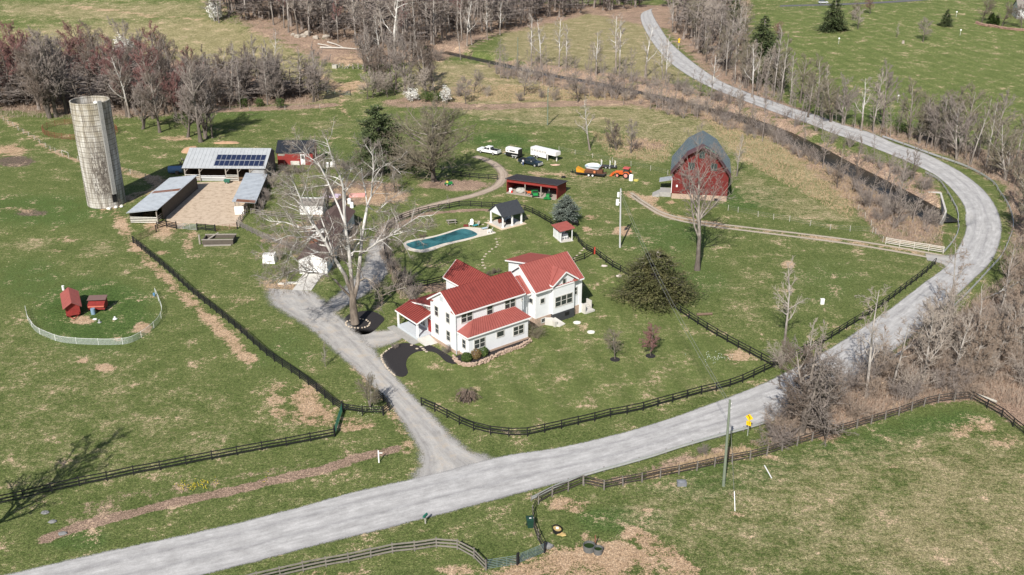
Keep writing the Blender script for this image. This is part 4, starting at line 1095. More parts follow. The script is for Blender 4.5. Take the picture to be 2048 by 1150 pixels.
# ---------------------------------------------------------------- hen houses
def coop(loc, rz, label, w_, l_, hb, he, hr, mroof, big=True):
    c = thing('hen_house', label, 'hen house', loc, rz)
    gable_wall(MB(), 0, w_, 0, l_, hb, he, hr, 'y').build('wall', M_SHEDRED, c) if big else MB().prof_x([(0, hb), (0, hb + .9), (l_, he), (l_, hb)], 0, w_).build('wall', M_SHEDRED, c)
    if big:
        p1, p2 = gable_planes(-.35, w_ + .35, -.6, l_ + .3, he, hr + .15, 'y')
        mb = MB().slab(p1, .06).slab(p2, .06); seams(mb, p1, 12, .04, .04); seams(mb, p2, 12, .04, .04); mb.build('roof', mroof, c)
        MB().beam((.3, 0, .35), (w_ / 2, -1.3, .25), .1, .1).beam((w_ - .3, 0, .35), (w_ / 2, -1.3, .25), .1, .1).build('drawbar', M_SHEDRED, c)
        MB().box(.2, w_ - .2, -.35, 0, hb + .1, hb + .45).build('nest_box', M_SHEDRED, c)
    else:
        MB().slab([(-.15, l_ * .3, he + .0), (w_ + .15, l_ * .3, he + .0), (w_ + .15, l_ + .2, he + .25), (-.15, l_ + .2, he + .25)], .06).build('roof', mroof, c)
        MB().slab([(.1, -.25, hb + .55), (w_ - .05, -.25, hb + .55), (w_ - .05, l_ * .35, hb + 1.0), (.1, l_ * .35, hb + 1.0)], .05).build('lid', mat('faded_red_lid', (.42, .12, .08), .7), c)
    for x in (.15, w_ - .15):
        for y in (.35, l_ - .35):
            MB().tube([(x - .08, y, .28), (x + .08, y, .28)], .28, 10).build('wheel', M_BLACK, c)
    return c
coop((-72.8, 147.9, 0), R(26), 'larger red hen house on wheels with bright red gable roof', 2.2, 6.2, .4, 1.9, 2.7, M_REDL)
coop((-70.2, 150.3, 0), R(5), 'smaller red hen house with flat brown roof and lifted lid', 2.7, 1.9, .4, 1.9, 2.2, mat('brown_felt', (.16, .10, .09), .8), False)

# ---------------------------------------------------------------- white house at the far right edge
wp = G(2033, 38)
wh = thing('white_house', 'white house with a grey roof at the far upper right edge', 'house', (wp.x, wp.y, wp.z), R(-12))
gable_wall(MB(), 0, 14, 0, 9, -1, 4.4, 7.2).build('wall', M_WHITE, wh)
p1, p2 = gable_planes(-.4, 14.4, -.5, 9.5, 4.4, 7.5); MB().slab(p1, .15).slab(p2, .15).build('roof', M_SHINGG, wh)
MB().box(-.1, 14.1, -.1, 9.1, -1, .6).build('foundation', M_SLATE, wh)
for x in (3, 7, 11): window(wh, (x, 0, 2.6), 1.1, 1.5, '-y')

# ================================================================ FENCES, RAILS, POLES
M_FBLACK = mat("black_fence_paint", (0.016, 0.016, 0.018), 0.65, 0, 0.4)
M_FGREY = mat("weathered_fence_board", (0.21, 0.19, 0.17), 0.85, 0, 0.45, 1.2)
M_FDARK = mat("dark_brown_fence_board", (0.060, 0.050, 0.045), 0.85, 0, 0.5, 1.2)
M_GREENG = mat("green_gate_paint", (0.03, 0.13, 0.085), 0.5)
M_WIRE = mat("wire", (0.30, 0.30, 0.29), 0.5, 0.4)
M_POSTG = mat("pale_grey_post", (0.42, 0.40, 0.35), 0.85, 0, 0.3)

def fence(name, px, label, m, rails=(.35, .75, 1.2), hh=1.35, sp=2.44, pw=.12, rt=.15, cat='fence', group=None, world=False, curve=True, mp=None, lean=0.0, railm=None):
    q = [tuple(G(*p)[:2]) for p in px] if not world else px
    q = smooth_path(q, .6) if curve else [np.array(a, float) for k in range(len(q) - 1) for a in [q[k]]] + [np.array(q[-1], float)]
    # posts at even spacing
    P_ = [q[0]]; acc = 0.0
    dd = [0.0]
    for a, b in zip(q[:-1], q[1:]): dd.append(dd[-1] + float(np.linalg.norm(b - a)))
    tot = dd[-1]; n = max(1, int(round(tot / sp)))
    pts = []
    for k in range(n + 1):
        s = tot * k / n
        i = min(len(q) - 2, max(0, int(np.searchsorted(dd, s)) - 1))
        L = dd[i + 1] - dd[i]
        pts.append(q[i] + (q[i + 1] - q[i]) * ((s - dd[i]) / L if L > 0 else 0))
    o0 = Vector((pts[0][0], pts[0][1], H(*pts[0])))
    root = thing(name, label, cat, o0, 0, group)
    base = MB().box(-pw / 2, pw / 2, -pw / 2, pw / 2, -.2, hh).mesh('post', mp or m)
    rr = random.Random(len(px) * 7 + int(px[0][0]))
    loc = []
    for k, p in enumerate(pts):
        d = pts[min(k + 1, n)] - pts[max(k - 1, 0)]
        l = Vector((p[0], p[1], H(*p))) - o0
        loc.append(l)
        if k < 100:
            o = bpy.data.objects.new('post', base); COL.objects.link(o); o.parent = root; o.location = l
            o.rotation_euler = (rr.uniform(-.03, .03) + lean * rr.uniform(-1, 1), rr.uniform(-.03, .03) + lean * rr.uniform(-1, 1), math.atan2(d[1], d[0]))
    for z in rails:
        mb = MB()
        for k in range(n):
            d = (loc[k + 1] - loc[k]).normalized(); side = Vector((-d.y, d.x, 0)) * (pw / 2 + .02)
            j = rr.uniform(-.025, .025) * (1 + lean * 10); j2 = rr.uniform(-.025, .025) * (1 + lean * 10)
            mb.beam(loc[k] + side + Vector((0, 0, z + j)) - d * .05, loc[k + 1] + side + Vector((0, 0, z + j2)) + d * .05, .035, rt)
        mb.build('rail', railm or m, root)
    return root
R4 = (.3, .62, .94, 1.28)
fence('board_fence', [(266, 486), (306, 519), (351, 557), (386, 589), (431, 625), (480, 665), (536, 714), (591, 752), (637, 786), (662, 808), (686, 824)], 'long black four-board fence running diagonally from the barnyard down to the driveway', M_FBLACK, R4, 1.45)
fence('board_fence', [(688, 825), (710, 829), (738, 832), (766, 831)], 'short black fence beside the daffodils at the driveway entrance', M_FBLACK, R4[1:], 1.4)
fence('board_fence', [(767, 831), (781, 820), (770, 806), (757, 796)], 'small angled black fence wing at the driveway edge', M_FBLACK, R4[1:], 1.4, curve=False, sp=1.5)
fence('board_fence', [(669, 874), (627, 882), (581, 891), (539, 898), (491, 907), (444, 916), (396, 925), (349, 934.6), (299, 944), (250, 953), (198, 965), (145, 975), (90, 988), (39, 1001), (0, 1009), (-70, 1026)], 'black three-board fence along the roadside pasture at the lower left', M_FBLACK, (.35, .8, 1.25), 1.4, 3.05)
fence('board_fence', [(843, 812), (871, 824), (899, 839), (930, 855), (967, 867), (1008, 873), (1047, 874), (1082, 867), (1118, 859), (1152, 851), (1188, 843), (1222, 834), (1257, 828), (1289, 821), (1318, 812), (1348, 804), (1377, 796), (1406, 788), (1434, 782), (1461, 774), (1486, 765), (1549, 735)], 'black fence curving along the front lawn beside the gravel road', M_FBLACK, (.35, .8, 1.25), 1.4)
fence('board_fence', [(1549, 735), (1595, 712), (1642, 690), (1702, 653), (1748, 625), (1785, 598), (1822, 570), (1852, 547), (1870, 530)], 'black fence climbing beside the road up to the farm lane', M_FBLACK, (.35, .8, 1.25), 1.4)
fence('board_fence', [(1189, 508), (1204, 520), (1224, 535), (1246, 547), (1300, 583), (1354, 622), (1399, 652), (1447, 681), (1500, 710), (1546, 735)], 'black fence crossing the lawn past the big cedar down to the road', M_FBLACK, (.35, .8, 1.25), 1.4)
fence('board_fence', [(1189, 508), (1172, 500), (1158, 486), (1152, 476)], 'short black fence between red post and bar hut', M_FBLACK, (.35, .8, 1.2), 1.3)
fence('board_fence', [(1186, 509), (1166, 520), (1146, 527)], 'short black fence joining the right wing of the farmhouse', M_FBLACK, (.35, .8, 1.2), 1.3)
fence('board_fence', [(1114, 455), (1090, 441), (1073, 431), (1048, 421), (1022, 417), (995, 416), (969, 415), (944, 413), (918, 413), (894, 418), (869, 421), (848, 426), (830, 431), (805, 440), (787, 449), (772, 466), (768, 492), (773, 520), (786, 546), (800, 562), (815, 575)], 'black fence curving round the pool lawn behind the pavilion', M_FBLACK, (.35, .8, 1.2), 1.3)
fence('board_fence', [(822, 578), (850, 574), (885, 566)], 'black fence between the mulch strip and the rear wing', M_FBLACK, (.35, .8, 1.2), 1.3)
fence('board_fence', [(905, 352), (950, 357), (995, 360)], 'short black fence near the lone tree and the farm track', M_FBLACK, (.35, .8, 1.2), 1.3)
fence('plank_fence', [(1089, 1105), (1073, 1072), (1066, 1042), (1072, 1014), (1098, 996), (1130, 985), (1166, 970)], 'dark plank fence curving past the green bin near the bottom of the road', M_FDARK, (.35, .8, 1.25), 1.4, 2.2, mp=M_FGREY, lean=.03)
fence('plank_fence', [(1168, 971), (1208, 980)], 'tilted dark plank panel over bare orange earth', M_FDARK, (.35, .8, 1.25), 1.4, 2.4, mp=M_FGREY, lean=.05)
fence('plank_fence', [(1208, 980), (1244, 972), (1282, 965), (1317, 957), (1353, 950), (1391, 942), (1427, 934), (1463, 926), (1504, 919), (1542, 909), (1590, 893), (1635, 879), (1716, 856), (1798, 831), (1850, 812), (1890, 804), (1942, 800)], 'old dark plank fence below the roadside thicket', M_FDARK, (.35, .8, 1.25), 1.4, 2.44, mp=M_FGREY, lean=.04)
fence('plank_fence', [(1942, 800), (1967, 813), (2006, 836), (2041, 867), (2110, 915)], 'black plank fence descending at the right edge', M_FBLACK, (.35, .8, 1.25), 1.4)
fence('plank_fence', [(972, 1141), (950, 1118), (930, 1105), (908, 1097), (884, 1094), (840, 1101), (781, 1107), (737, 1117), (686, 1128), (635, 1137), (581, 1149), (500, 1168), (420, 1190)], 'grey weathered three-board fence at the bottom edge', M_FGREY, (.35, .8, 1.25), 1.4, 2.44, rt=.19)
fence('wooden_fence', [(1771, 488), (1809, 495), (1849, 501), (1886, 507)], 'pale wooden fence at the mouth of the farm lane', mat('bleached_board', (.50, .47, .42), .85), (.3, .65, 1.0, 1.3), 1.4, 2.8)
fence('board_fence', [(315, 458), (334, 452)], 'short black fence at the corner of the barnyard', M_FBLACK, R4, 1.6, curve=False)
fence('board_fence', [(334, 455), (353, 458)], 'black fence panel left of the wide barnyard gate', M_FBLACK, R4, 1.5, curve=False)
fence('board_fence', [(395, 460), (416, 462), (430, 463)], 'black fence panel right of the wide barnyard gate', M_FBLACK, R4, 1.5, 1.8, curve=False)
fence('plank_fence', [(475, 452), (510, 470), (545, 484), (590, 500)], 'old grey plank fence below the garden patch', M_FGREY, (.3, .6, .9, 1.2), 1.4, 2.0, lean=.06)
fence('plank_fence', [(478, 448), (490, 432), (500, 420)], 'leaning grey planks at the right end of the barnyard', M_FGREY, (.3, .7, 1.1), 1.4, 1.6, lean=.08)
fence('plank_fence', [(502, 428), (550, 434), (600, 440), (645, 446)], 'grey plank fence from the tin shed to the garage', M_FGREY, (.3, .7, 1.1), 1.3, 2.4, lean=.04)
fence('plank_fence', [(648, 330), (700, 333), (745, 336)], 'dark plank fence beyond the garden near the red shed', M_FDARK, (.3, .7, 1.1), 1.3, 2.4)

def tube_gate(px, label, m, hh=1.25, n=5, name='gate', base=.15):
    a, b = G(*px[0]), G(*px[1]); root = thing(name, label, 'gate', a, 0)
    L = b - a
    mb = MB()
    for k in range(n):
        z = base + (hh - base) * k / (n - 1); mb.tube([(0, 0, z), (L.x, L.y, L.z + z)], .03, 5)
    mb.build('tube', m, root)
    for t in (0, .33, .66, 1): MB().tube([(L.x * t, L.y * t, base), (L.x * t, L.y * t, hh)], .03, 5).build('upright', m, root)
    for t in (-.02, 1.02):
        MB().box(L.x * t - .09, L.x * t + .09, L.y * t - .09, L.y * t + .09, 0, 1.5).build('post', M_FBLACK, root)
    return root
M_TEALG = mat("grey_green_tube_gate", (0.16, 0.22, 0.22), 0.5, .2)
tube_gate([(685, 822), (670, 870)], 'green tube gate standing open at the pasture corner', M_GREENG, n=7)
tube_gate([(1088, 1106), (1038, 1127)], 'grey-green tube gate at the bottom, right of the pair', M_TEALG, n=7)
tube_gate([(1033, 1130), (974, 1139)], 'grey-green tube gate at the bottom, left of the pair', M_TEALG, n=6)
tube_gate([(354, 457), (394, 461)], 'wide pale tube gate on the near side of the barnyard', M_GALVS, n=5)
tube_gate([(432, 463), (474, 458)], 'rusty tube gate at the right end of the barnyard front', M_RUST, n=5)
tube_gate([(268, 486), (312, 464)], 'long brown tube gate at the top of the diagonal fence', mat('brown_gate', (.20, .12, .09), .6), n=6)
tube_gate([(655, 188), (700, 191)], 'far tube gate at the foot of the hill track', M_TEALG)

def wire_fence(px, label, posts=True, hh=1.25, m=M_POSTG, r=.06, wires=(.4, .8, 1.15), sp=None):
    q = [G(*p) for p in px]
    root = thing('wire_fence', label, 'fence', q[0], 0)
    me = MB().cyl(0, 0, -.2, hh, r, None, 6).mesh('post', m)
    for p in q:
        o = bpy.data.objects.new('post', me); COL.objects.link(o); o.parent = root; o.location = p - q[0]
        o.rotation_euler = (rn.uniform(-.06, .06), rn.uniform(-.06, .06), 0)
    for z in wires:
        MB().tube([p - q[0] + Vector((0, 0, z)) for p in q], .012, 3, False).build('strand', M_WIRE, root)
    return root
wire_fence([(-14, 235), (7, 241), (17, 248), (27, 253), (37, 261), (47, 267), (58, 273), (69, 279), (80, 287), (92, 295), (101, 301), (111, 305), (125, 312)], 'wire fence on pale posts descending at the far left past the corral')
wire_fence([(156, 322), (200, 335), (261, 348), (292, 357), (321, 365)], 'wire fence on pale posts behind the silo')
wire_fence([(1456, 421), (1476, 425), (1516, 434), (1547, 439), (1579, 443), (1620, 452), (1660, 460), (1700, 463), (1745, 466)], 'wire fence on pale posts right of the gambrel barn')
wire_fence([(1716, 420), (1730, 436), (1742, 452), (1750, 468), (1765, 484)], 'short wire fence above the pale wooden fence')
wire_fence([(1118, 302), (1150, 309), (1185, 316), (1225, 325), (1262, 332), (1301, 341), (1335, 350)], 'wire fence behind the trailers and tractor')
wire_fence([(430, 224), (500, 222), (570, 220), (640, 217)], 'low wire fence along the foot of the wooded bank')
f_ = thing('timber_frame', 'small grey timber hitching frame left of the silo', 'frame', G(125, 312), 0)
b_ = G(138, 317) - G(125, 312)
MB().cyl(0, 0, 0, 1.5, .08).build('post', M_POSTG, f_); MB().cyl(b_.x, b_.y, 0, 1.5, .08).build('post', M_POSTG, f_); MB().beam((0, 0, 1.5), (b_.x, b_.y, 1.5), .12, .12).build('beam', M_POSTG, f_)

# red round corral behind the silo
e_ = [(160 + 75 * math.cos(a), 264.5 + 16 * math.sin(a)) for a in np.linspace(0, 2 * math.pi, 25)]
fence('round_corral', e_, 'red panel round corral behind the silo', mat('corral_red', (.22, .065, .045), .7), (.3, .6, .9, 1.2, 1.5), 1.7, 2.6, .07, .06, cat='corral')

# electric netting round the hen run
net = bpy.data.materials.new("white_netting")
nt, N, Lk = nodes(net)
pb = N.new("ShaderNodeBsdfPrincipled"); pb.inputs['Base Color'].default_value = (.62, .68, .66, 1); pb.inputs['Roughness'].default_value = .7
tr = N.new("ShaderNodeBsdfTransparent"); mx = N.new("ShaderNodeMixShader"); oo = N.new("ShaderNodeOutputMaterial")
a_ = N.new("ShaderNodeAttribute"); a_.attribute_name = 'uvw'; sp_ = N.new("ShaderNodeSeparateColor"); Lk.new(a_.outputs['Color'], sp_.inputs[0])
l1 = mapr(nt, math_(nt, 'ABSOLUTE', math_(nt, 'SUBTRACT', math_(nt, 'FRACT', math_(nt, 'MULTIPLY', sp_.outputs[0], 500.0)), .5)), .0, .14, 1, 0)
l2 = mapr(nt, math_(nt, 'ABSOLUTE', math_(nt, 'SUBTRACT', math_(nt, 'FRACT', math_(nt, 'MULTIPLY', sp_.outputs[1], 8.0)), .5)), .0, .16, 1, 0)
Lk.new(math_(nt, 'MAXIMUM', l1, l2), mx.inputs[0]); Lk.new(tr.outputs[0], mx.inputs[1]); Lk.new(pb.outputs[0], mx.inputs[2]); Lk.new(mx.outputs[0], oo.inputs[0])
npx = [(52.5, 624), (56, 640), (62, 651), (74, 665), (95, 675), (120, 684), (153, 688), (186, 689.5), (221, 690), (257, 687), (283, 675), (308, 656), (320, 642), (325, 626), (319, 606), (311, 588)]
q = smooth_path([tuple(G(*p)) for p in npx], .8)
root = thing('netting_fence', 'low white netting fence curving round the hen houses', 'fence', tuple(q[0]), 0)
v = []; uv = []; s_ = 0
for k, p in enumerate(q):
    if k: s_ += float(np.linalg.norm(p - q[k - 1]))
    for z in (0, 1.05): v.append(tuple(p - q[0] + np.array([0, 0, z]))); uv.append((s_ / 100, z, 0, 1))
me_ = bpy.data.meshes.new('net'); me_.from_pydata(v, [], [(2 * k, 2 * k + 2, 2 * k + 3, 2 * k + 1) for k in range(len(q) - 1)])
at = me_.attributes.new('uvw', 'FLOAT_COLOR', 'POINT'); at.data.foreach_set('color', np.array(uv).ravel()); me_.materials.append(net)
o = bpy.data.objects.new('net', me_); COL.objects.link(o); o.parent = root
pm = MB().cyl(0, 0, 0, 1.15, .03, None, 6).mesh('post', M_PLASTICW)
for k in range(0, len(q), 4):
    o = bpy.data.objects.new('post', pm); COL.objects.link(o); o.parent = root; o.location = q[k] - q[0]
mb = MB(); mb.tube([tuple(p - q[0] + np.array([0, 0, 1.05])) for p in q], .022, 4, False); mb.build('top_line', M_PLASTICW, root)

# guardrails
def guardrail(px, label, sp=1.9, hh=.72, side=1):
    q = smooth_path([tuple(G(*p)[:2]) for p in px], sp)
    z0 = H(*q[0]); root = thing('guardrail', label, 'guardrail', (q[0][0], q[0][1], z0), 0)
    L = [Vector((p[0] - q[0][0], p[1] - q[0][1], H(*p) - z0)) for p in q]
    pm = MB().box(-.07, .07, -.07, .07, -.2, hh + .02).mesh('post', M_FGREY)
    for k, l in enumerate(L[::2][:100]):
        o = bpy.data.objects.new('post', pm); COL.objects.link(o); o.parent = root
        d = (L[min(2 * k + 1, len(L) - 1)] - L[max(0, 2 * k - 1)]).normalized()
        o.location = l + Vector((-d.y, d.x, 0)) * .12 * side; o.rotation_euler.z = math.atan2(d.y, d.x)
    mb = MB()
    for a, b in zip(L[:-1], L[1:]):
        d = (b - a).normalized(); nn = Vector((-d.y, d.x, 0)) * side
        for z, off in ((hh, 0), (hh - .15, .04), (hh - .29, 0)):
            mb.beam(a + nn * off + Vector((0, 0, z - .07)), b + nn * off + Vector((0, 0, z - .07)), .07, .135)
    mb.build('beam', M_GALVS, root)
guardrail([(1064, 1003), (1110, 980), (1169, 956), (1248, 934), (1307, 917), (1361, 899), (1440, 876), (1512, 856), (1588, 829), (1691, 783), (1760, 738), (1817, 698), (1870, 652), (1938, 586), (1975, 546), (2003, 514), (2019, 479), (2026, 454), (2021, 426), (2010, 403), (1998, 386), (1988, 370), (1960, 350), (1922, 332), (1870, 314), (1818, 295), (1765, 276)], 'long galvanised guardrail along the outer side of the road bend', side=1)
guardrail([(1888, 507), (1907, 484), (1917, 460), (1916, 434), (1907, 410), (1895, 388), (1877, 363), (1850, 348)], 'short galvanised guardrail on the inside of the bend above the culvert', side=1)

# culvert
cv = thing('culvert', 'concrete culvert headwall where the creek meets the road bend', 'culvert', (0, 0, 0))
hw = [G(1884, 388), G(1894, 440)]
a, b = hw; a.z = b.z = 0
MB().beam(a + Vector((-.3, 0, -1.0)), b + Vector((-.6, 0, -1.0)), .4, 2.4).build('headwall', M_CONC, cv)
c1 = G(1858, 386); c1.z = 0
MB().hexa([a + Vector((0, 0, -2.2)), c1 + Vector((0, 0, -2.2)), c1 + Vector((0, 0, -.2)), a + Vector((0, 0, .2))], [a + Vector((0, .9, -2.2)), c1 + Vector((0, .9, -2.2)), c1 + Vector((0, .9, -.2)), a + Vector((0, .9, .2))]).build('wing_wall', M_CONC, cv)
c1 = G(1872, 457); c1.z = 0
MB().hexa([b + Vector((-.6, 0, -2.2)), c1 + Vector((0, 0, -2.2)), c1 + Vector((0, 0, -.4)), b + Vector((-.6, 0, .1))], [b + Vector((-.6, -.5, -2.2)), c1 + Vector((0, -.5, -2.2)), c1 + Vector((0, -.5, -.4)), b + Vector((-.6, -.5, .1))]).build('wing_wall', M_CONC, cv)
for t in (.2, .5, .8):
    p = a.lerp(b, t); MB().box(p.x - .62, p.x - .5, p.y - .1, p.y + .1, -2.0, .1).build('grille_bar', M_ALU, cv)

# utility poles and wires
def pole(u, v, h, lean, label, m, extras=''):
    g = G(u, v); r = thing('utility_pole', label, 'utility pole', g, 0)
    MB().tube([(0, 0, -.3), (lean[0], lean[1], h)], [.19, .13], 10).build('pole', m, r)
    if 'w' in extras:
        for z in (h - .5, h - 1.1): MB().cyl(lean[0] + .18, lean[1], z - .08, z + .08, .05).build('insulator', M_PLASTICW, r)
    return g, r
M_POLEG = mat('greenish_treated_pole', (.17, .20, .15), .85, 0, .3, 1.5)
gA, rA = pole(1447, 972, 11.9, (-.25, 0), 'greenish wooden utility pole on the pasture side of the road', M_POLEG, 'w')
gB, rB = pole(1240, 495, 11.8, (-.35, .2), 'pale grey utility pole with a transformer, beside the big cedar', mat('pale_pole', (.46, .46, .46), .8), 'w')
MB().cyl(-.75, .1, 10.2, 11.1, .24, None, 12).build('transformer', M_PLASTICW, rB)
MB().cyl(-.85, .1, 8.6, 9.7, .32, None, 12).box(-.6, -.3, .05, .15, 9.0, 9.2).build('transformer', M_PLASTICW, rB)
gC, rC = pole(1095, 250, 10.5, (0, 0), 'grey utility pole standing in the far meadow', M_POLEG, 'w')
gD, rD = pole(1035, 133, 10.5, (.1, 0), 'thin utility pole near the creek in the far meadow', M_POLEG)
def wire(a, b, sag, label, m=M_WIRE, r=.022, name='power_line'):
    a = Vector(a); b = Vector(b)
    pts = [a.lerp(b, t) - Vector((0, 0, sag * 4 * t * (1 - t))) for t in np.linspace(0, 1, 14)]
    o = MB().tube([p - a for p in pts], r, 4).build(name, m); o.location = a
    return tag(o, label, 'wire')
wire((gA.x - .25, gA.y, 11.6), (gB.x - .35, gB.y + .2, 11.5), 1.6, 'upper power line sagging over the cedar between the two nearest poles')
wire((gA.x - .1, gA.y, 10.9), (gB.x - .3, gB.y + .2, 10.6), 1.9, 'lower power line sagging over the cedar between the two nearest poles')
gs = G(1470, 1022)
o = wire((gA.x - .2, gA.y, 11.0), (gs.x, gs.y, .0), 0.0, 'thin guy wire from the greenish pole down to the pasture', r=.018, name='guy_wire')
o = MB().tube([(0, 0, 0), ((gA.x - gs.x) * .19, (gA.y - gs.y) * .19, 11.0 * .19)], .05, 6).build('guy_guard', M_PLASTICW); o.location = gs; tag(o, 'white plastic sleeve at the foot of the guy wire', 'sleeve')
pA, pB = G(1529, 932), G(1543, 957)
o = MB().tube([(0, 0, .08), ((pB - pA).x, (pB - pA).y, .08)], .07, 6).build('plastic_pipe', M_PLASTICW); o.location = pA; tag(o, 'white plastic pipe lying in the lower right pasture', 'pipe')
pA, pB = G(1955, 792), G(1993, 806)
o = MB().tube([(0, 0, .2), ((pB - pA).x, (pB - pA).y, .2)], .18, 8).build('log', M_POSTG); o.location = pA; tag(o, 'pale barkless log lying behind the fence corner', 'log')

# ================================================================ POOL
pool_deck = [(806, 487), (815, 482), (840, 477), (872, 471), (905, 461), (928, 455), (945, 455), (975, 458), (992, 466), (985, 468), (958, 474), (932, 481), (905, 487), (880, 495), (862, 502), (845, 505), (822, 502), (810, 496)]
pool_w = [(812, 488), (830, 482.5), (860, 477), (895, 467.5), (915, 460.5), (928, 458), (944, 462), (955, 469.5), (940, 475.5), (912, 482), (885, 488), (862, 495), (842, 500), (826, 497), (816, 493)]
tag(ground_patch('pool_deck', pool_deck, mat('pool_paving', (.62, .56, .48), .9, 0, .25, 1.2), .06), kind='structure')
cvm = bpy.data.materials.new('pool_cover_teal'); nt, N, Lk = nodes(cvm); co = coord(nt)
n1 = noise(nt, co, .35, 4, .6, .5); c = ramp(nt, n1, [(.35, (.012, .060, .068)), (.5, (.028, .125, .138)), (.68, (.055, .19, .20))])
bsdf(nt, c, .35, 0, noise(nt, co, 2.0), .2, .03)
tag(ground_patch('pool', pool_w, cvm, .075), 'kidney-shaped swimming pool under a teal cover', 'pool')

def adirondack(loc, rz, m, label, group=None):
    r = thing('garden_chair', label, 'chair', loc, rz, group)
    MB().hexa([(-.33, -.35, .38), (.33, -.35, .38), (.33, -.35, .42), (-.33, -.35, .42)], [(-.33, .3, .26), (.33, .3, .26), (.33, .3, .3), (-.33, .3, .3)]).build('seat', m, r)
    MB().hexa([(-.28, .28, .26), (.28, .28, .26), (.28, .33, .26), (-.28, .33, .26)], [(-.33, .62, 1.1), (.33, .62, 1.1), (.33, .67, 1.1), (-.33, .67, 1.1)]).hexa([(-.33, .62, 1.1), (.33, .62, 1.1), (.33, .67, 1.1), (-.33, .67, 1.1)], [(-.12, .70, 1.3), (.12, .70, 1.3), (.12, .75, 1.3), (-.12, .75, 1.3)]).build('backrest', m, r)
    for s in (-1, 1):
        MB().box(s * .42 - .07, s * .42 + .07, -.42, .45, .58, .62).build('armrest', m, r)
        MB().box(s * .36 - .04, s * .36 + .04, -.36, -.26, 0, .58).build('leg', m, r)
        MB().beam((s * .36, .35, .3), (s * .36, .6, 0), .06, .08).build('leg', m, r)
    return r
M_TEALC = mat('teal_cushion', (.05, .30, .32), .8); M_BLUEC = mat('pale_blue_cloth', (.45, .55, .62), .8)
adirondack(G(942.5, 452), R(-10), M_PLASTICW, 'white slatted garden chair at the pool deck, left one facing the camera')
adirondack(G(980, 466), R(-115), M_PLASTICW, 'white slatted garden chair at the right end of the pool deck')
def lounger(loc, rz, m, label):
    r = thing('deck_chair', label, 'chair', loc, rz)
    MB().box(-.32, .32, -.7, .5, .32, .38).build('seat', m, r)
    MB().hexa([(-.32, .5, .36), (.32, .5, .36), (.32, .55, .36), (-.32, .55, .36)], [(-.32, .85, 1.0), (.32, .85, 1.0), (.32, .9, 1.0), (-.32, .9, 1.0)]).build('backrest', M_WOOD, r)
    for sx_ in (-.28, .28):
        for sy_ in (-.65, .45): MB().box(sx_ - .03, sx_ + .03, sy_ - .03, sy_ + .03, 0, .33).build('leg', M_WOOD, r)
lounger(G(952, 453), R(-50), M_TEALC, 'deck chair with teal cushion beside the white garden chair')
lounger(G(970, 459), R(-60), M_BLUEC, 'deck chair with pale blue cushion on the pool deck')
o = MB().box(-.5, .5, -.25, .25, 0, .35).box(-.46, .46, -.21, .21, .35, .4).build('cushion_box', mat('dark_red_box', (.16, .03, .025), .7)); o.location = G(932, 453); tag(o, 'low dark red box at the corner of the pool deck', 'box')
pt = thing('picnic_table', 'grey wooden picnic table on the pool lawn', 'table', G(903, 447), R(14))
MB().box(-1.0, 1.0, -.38, .38, .70, .76).build('tabletop', M_WOOD, pt)
for s in (-1, 1): MB().box(-1.0, 1.0, s * .78 - .14, s * .78 + .14, .42, .47).build('bench', M_WOOD, pt)
for x in (-.7, .7):
    MB().beam((x, -.75, 0), (x, -.25, .7), .09, .05).beam((x, .75, 0), (x, .25, .7), .09, .05).box(x - .03, x + .03, -.8, .8, .36, .42).build('leg', M_WOOD, pt)
bn = thing('porch_bench', 'brown bench under the pool pavilion', 'bench', G(1003, 447), R(35))
MB().box(-.7, .7, -.25, .25, .4, .46).build('seat', mat('brown_bench', (.16, .06, .04), .6), bn); MB().box(-.7, .7, .22, .28, .46, .95).build('backrest', mat('brown_bench', (.16,) * 3), bn)
for x in (-.6, .6): MB().box(x - .04, x + .04, -.2, .2, .16, .4).build('leg', mat('brown_bench', (.16,) * 3), bn)
gr = thing('grill', 'black grill standing in the dark corner of the pavilion', 'grill', G(1018, 449), R(30))
MB().box(-.6, .6, -.3, .3, .16, .95).build('cabinet', M_BLACK, gr); MB().prof_x([(-.28, .95), (-.2, 1.2), (.2, 1.2), (.28, .95)], -.35, .35).build('lid', M_DKPANEL, gr)
rp_ = MB().box(-.12, .12, -.12, .12, 0, 1.35).box(-.16, .16, -.16, .16, 1.35, 1.4).build('gate_post', mat('red_post', (.42, .05, .03), .6)); rp_.location = G(1189, 508); tag(rp_, 'red post where the black fences meet behind the farmhouse', 'post')
sm_ = thing('smoker', 'black barrel smoker behind the bar hut under the spruce', 'smoker', G(1150, 452), R(-20))
MB().tube([(-.7, 0, .9), (.7, 0, .9)], .38, 12).build('barrel', M_BLACK, sm_)
for x in (-.5, .5): MB().box(x - .05, x + .05, -.3, .3, 0, .6).build('leg', M_BLACK, sm_)

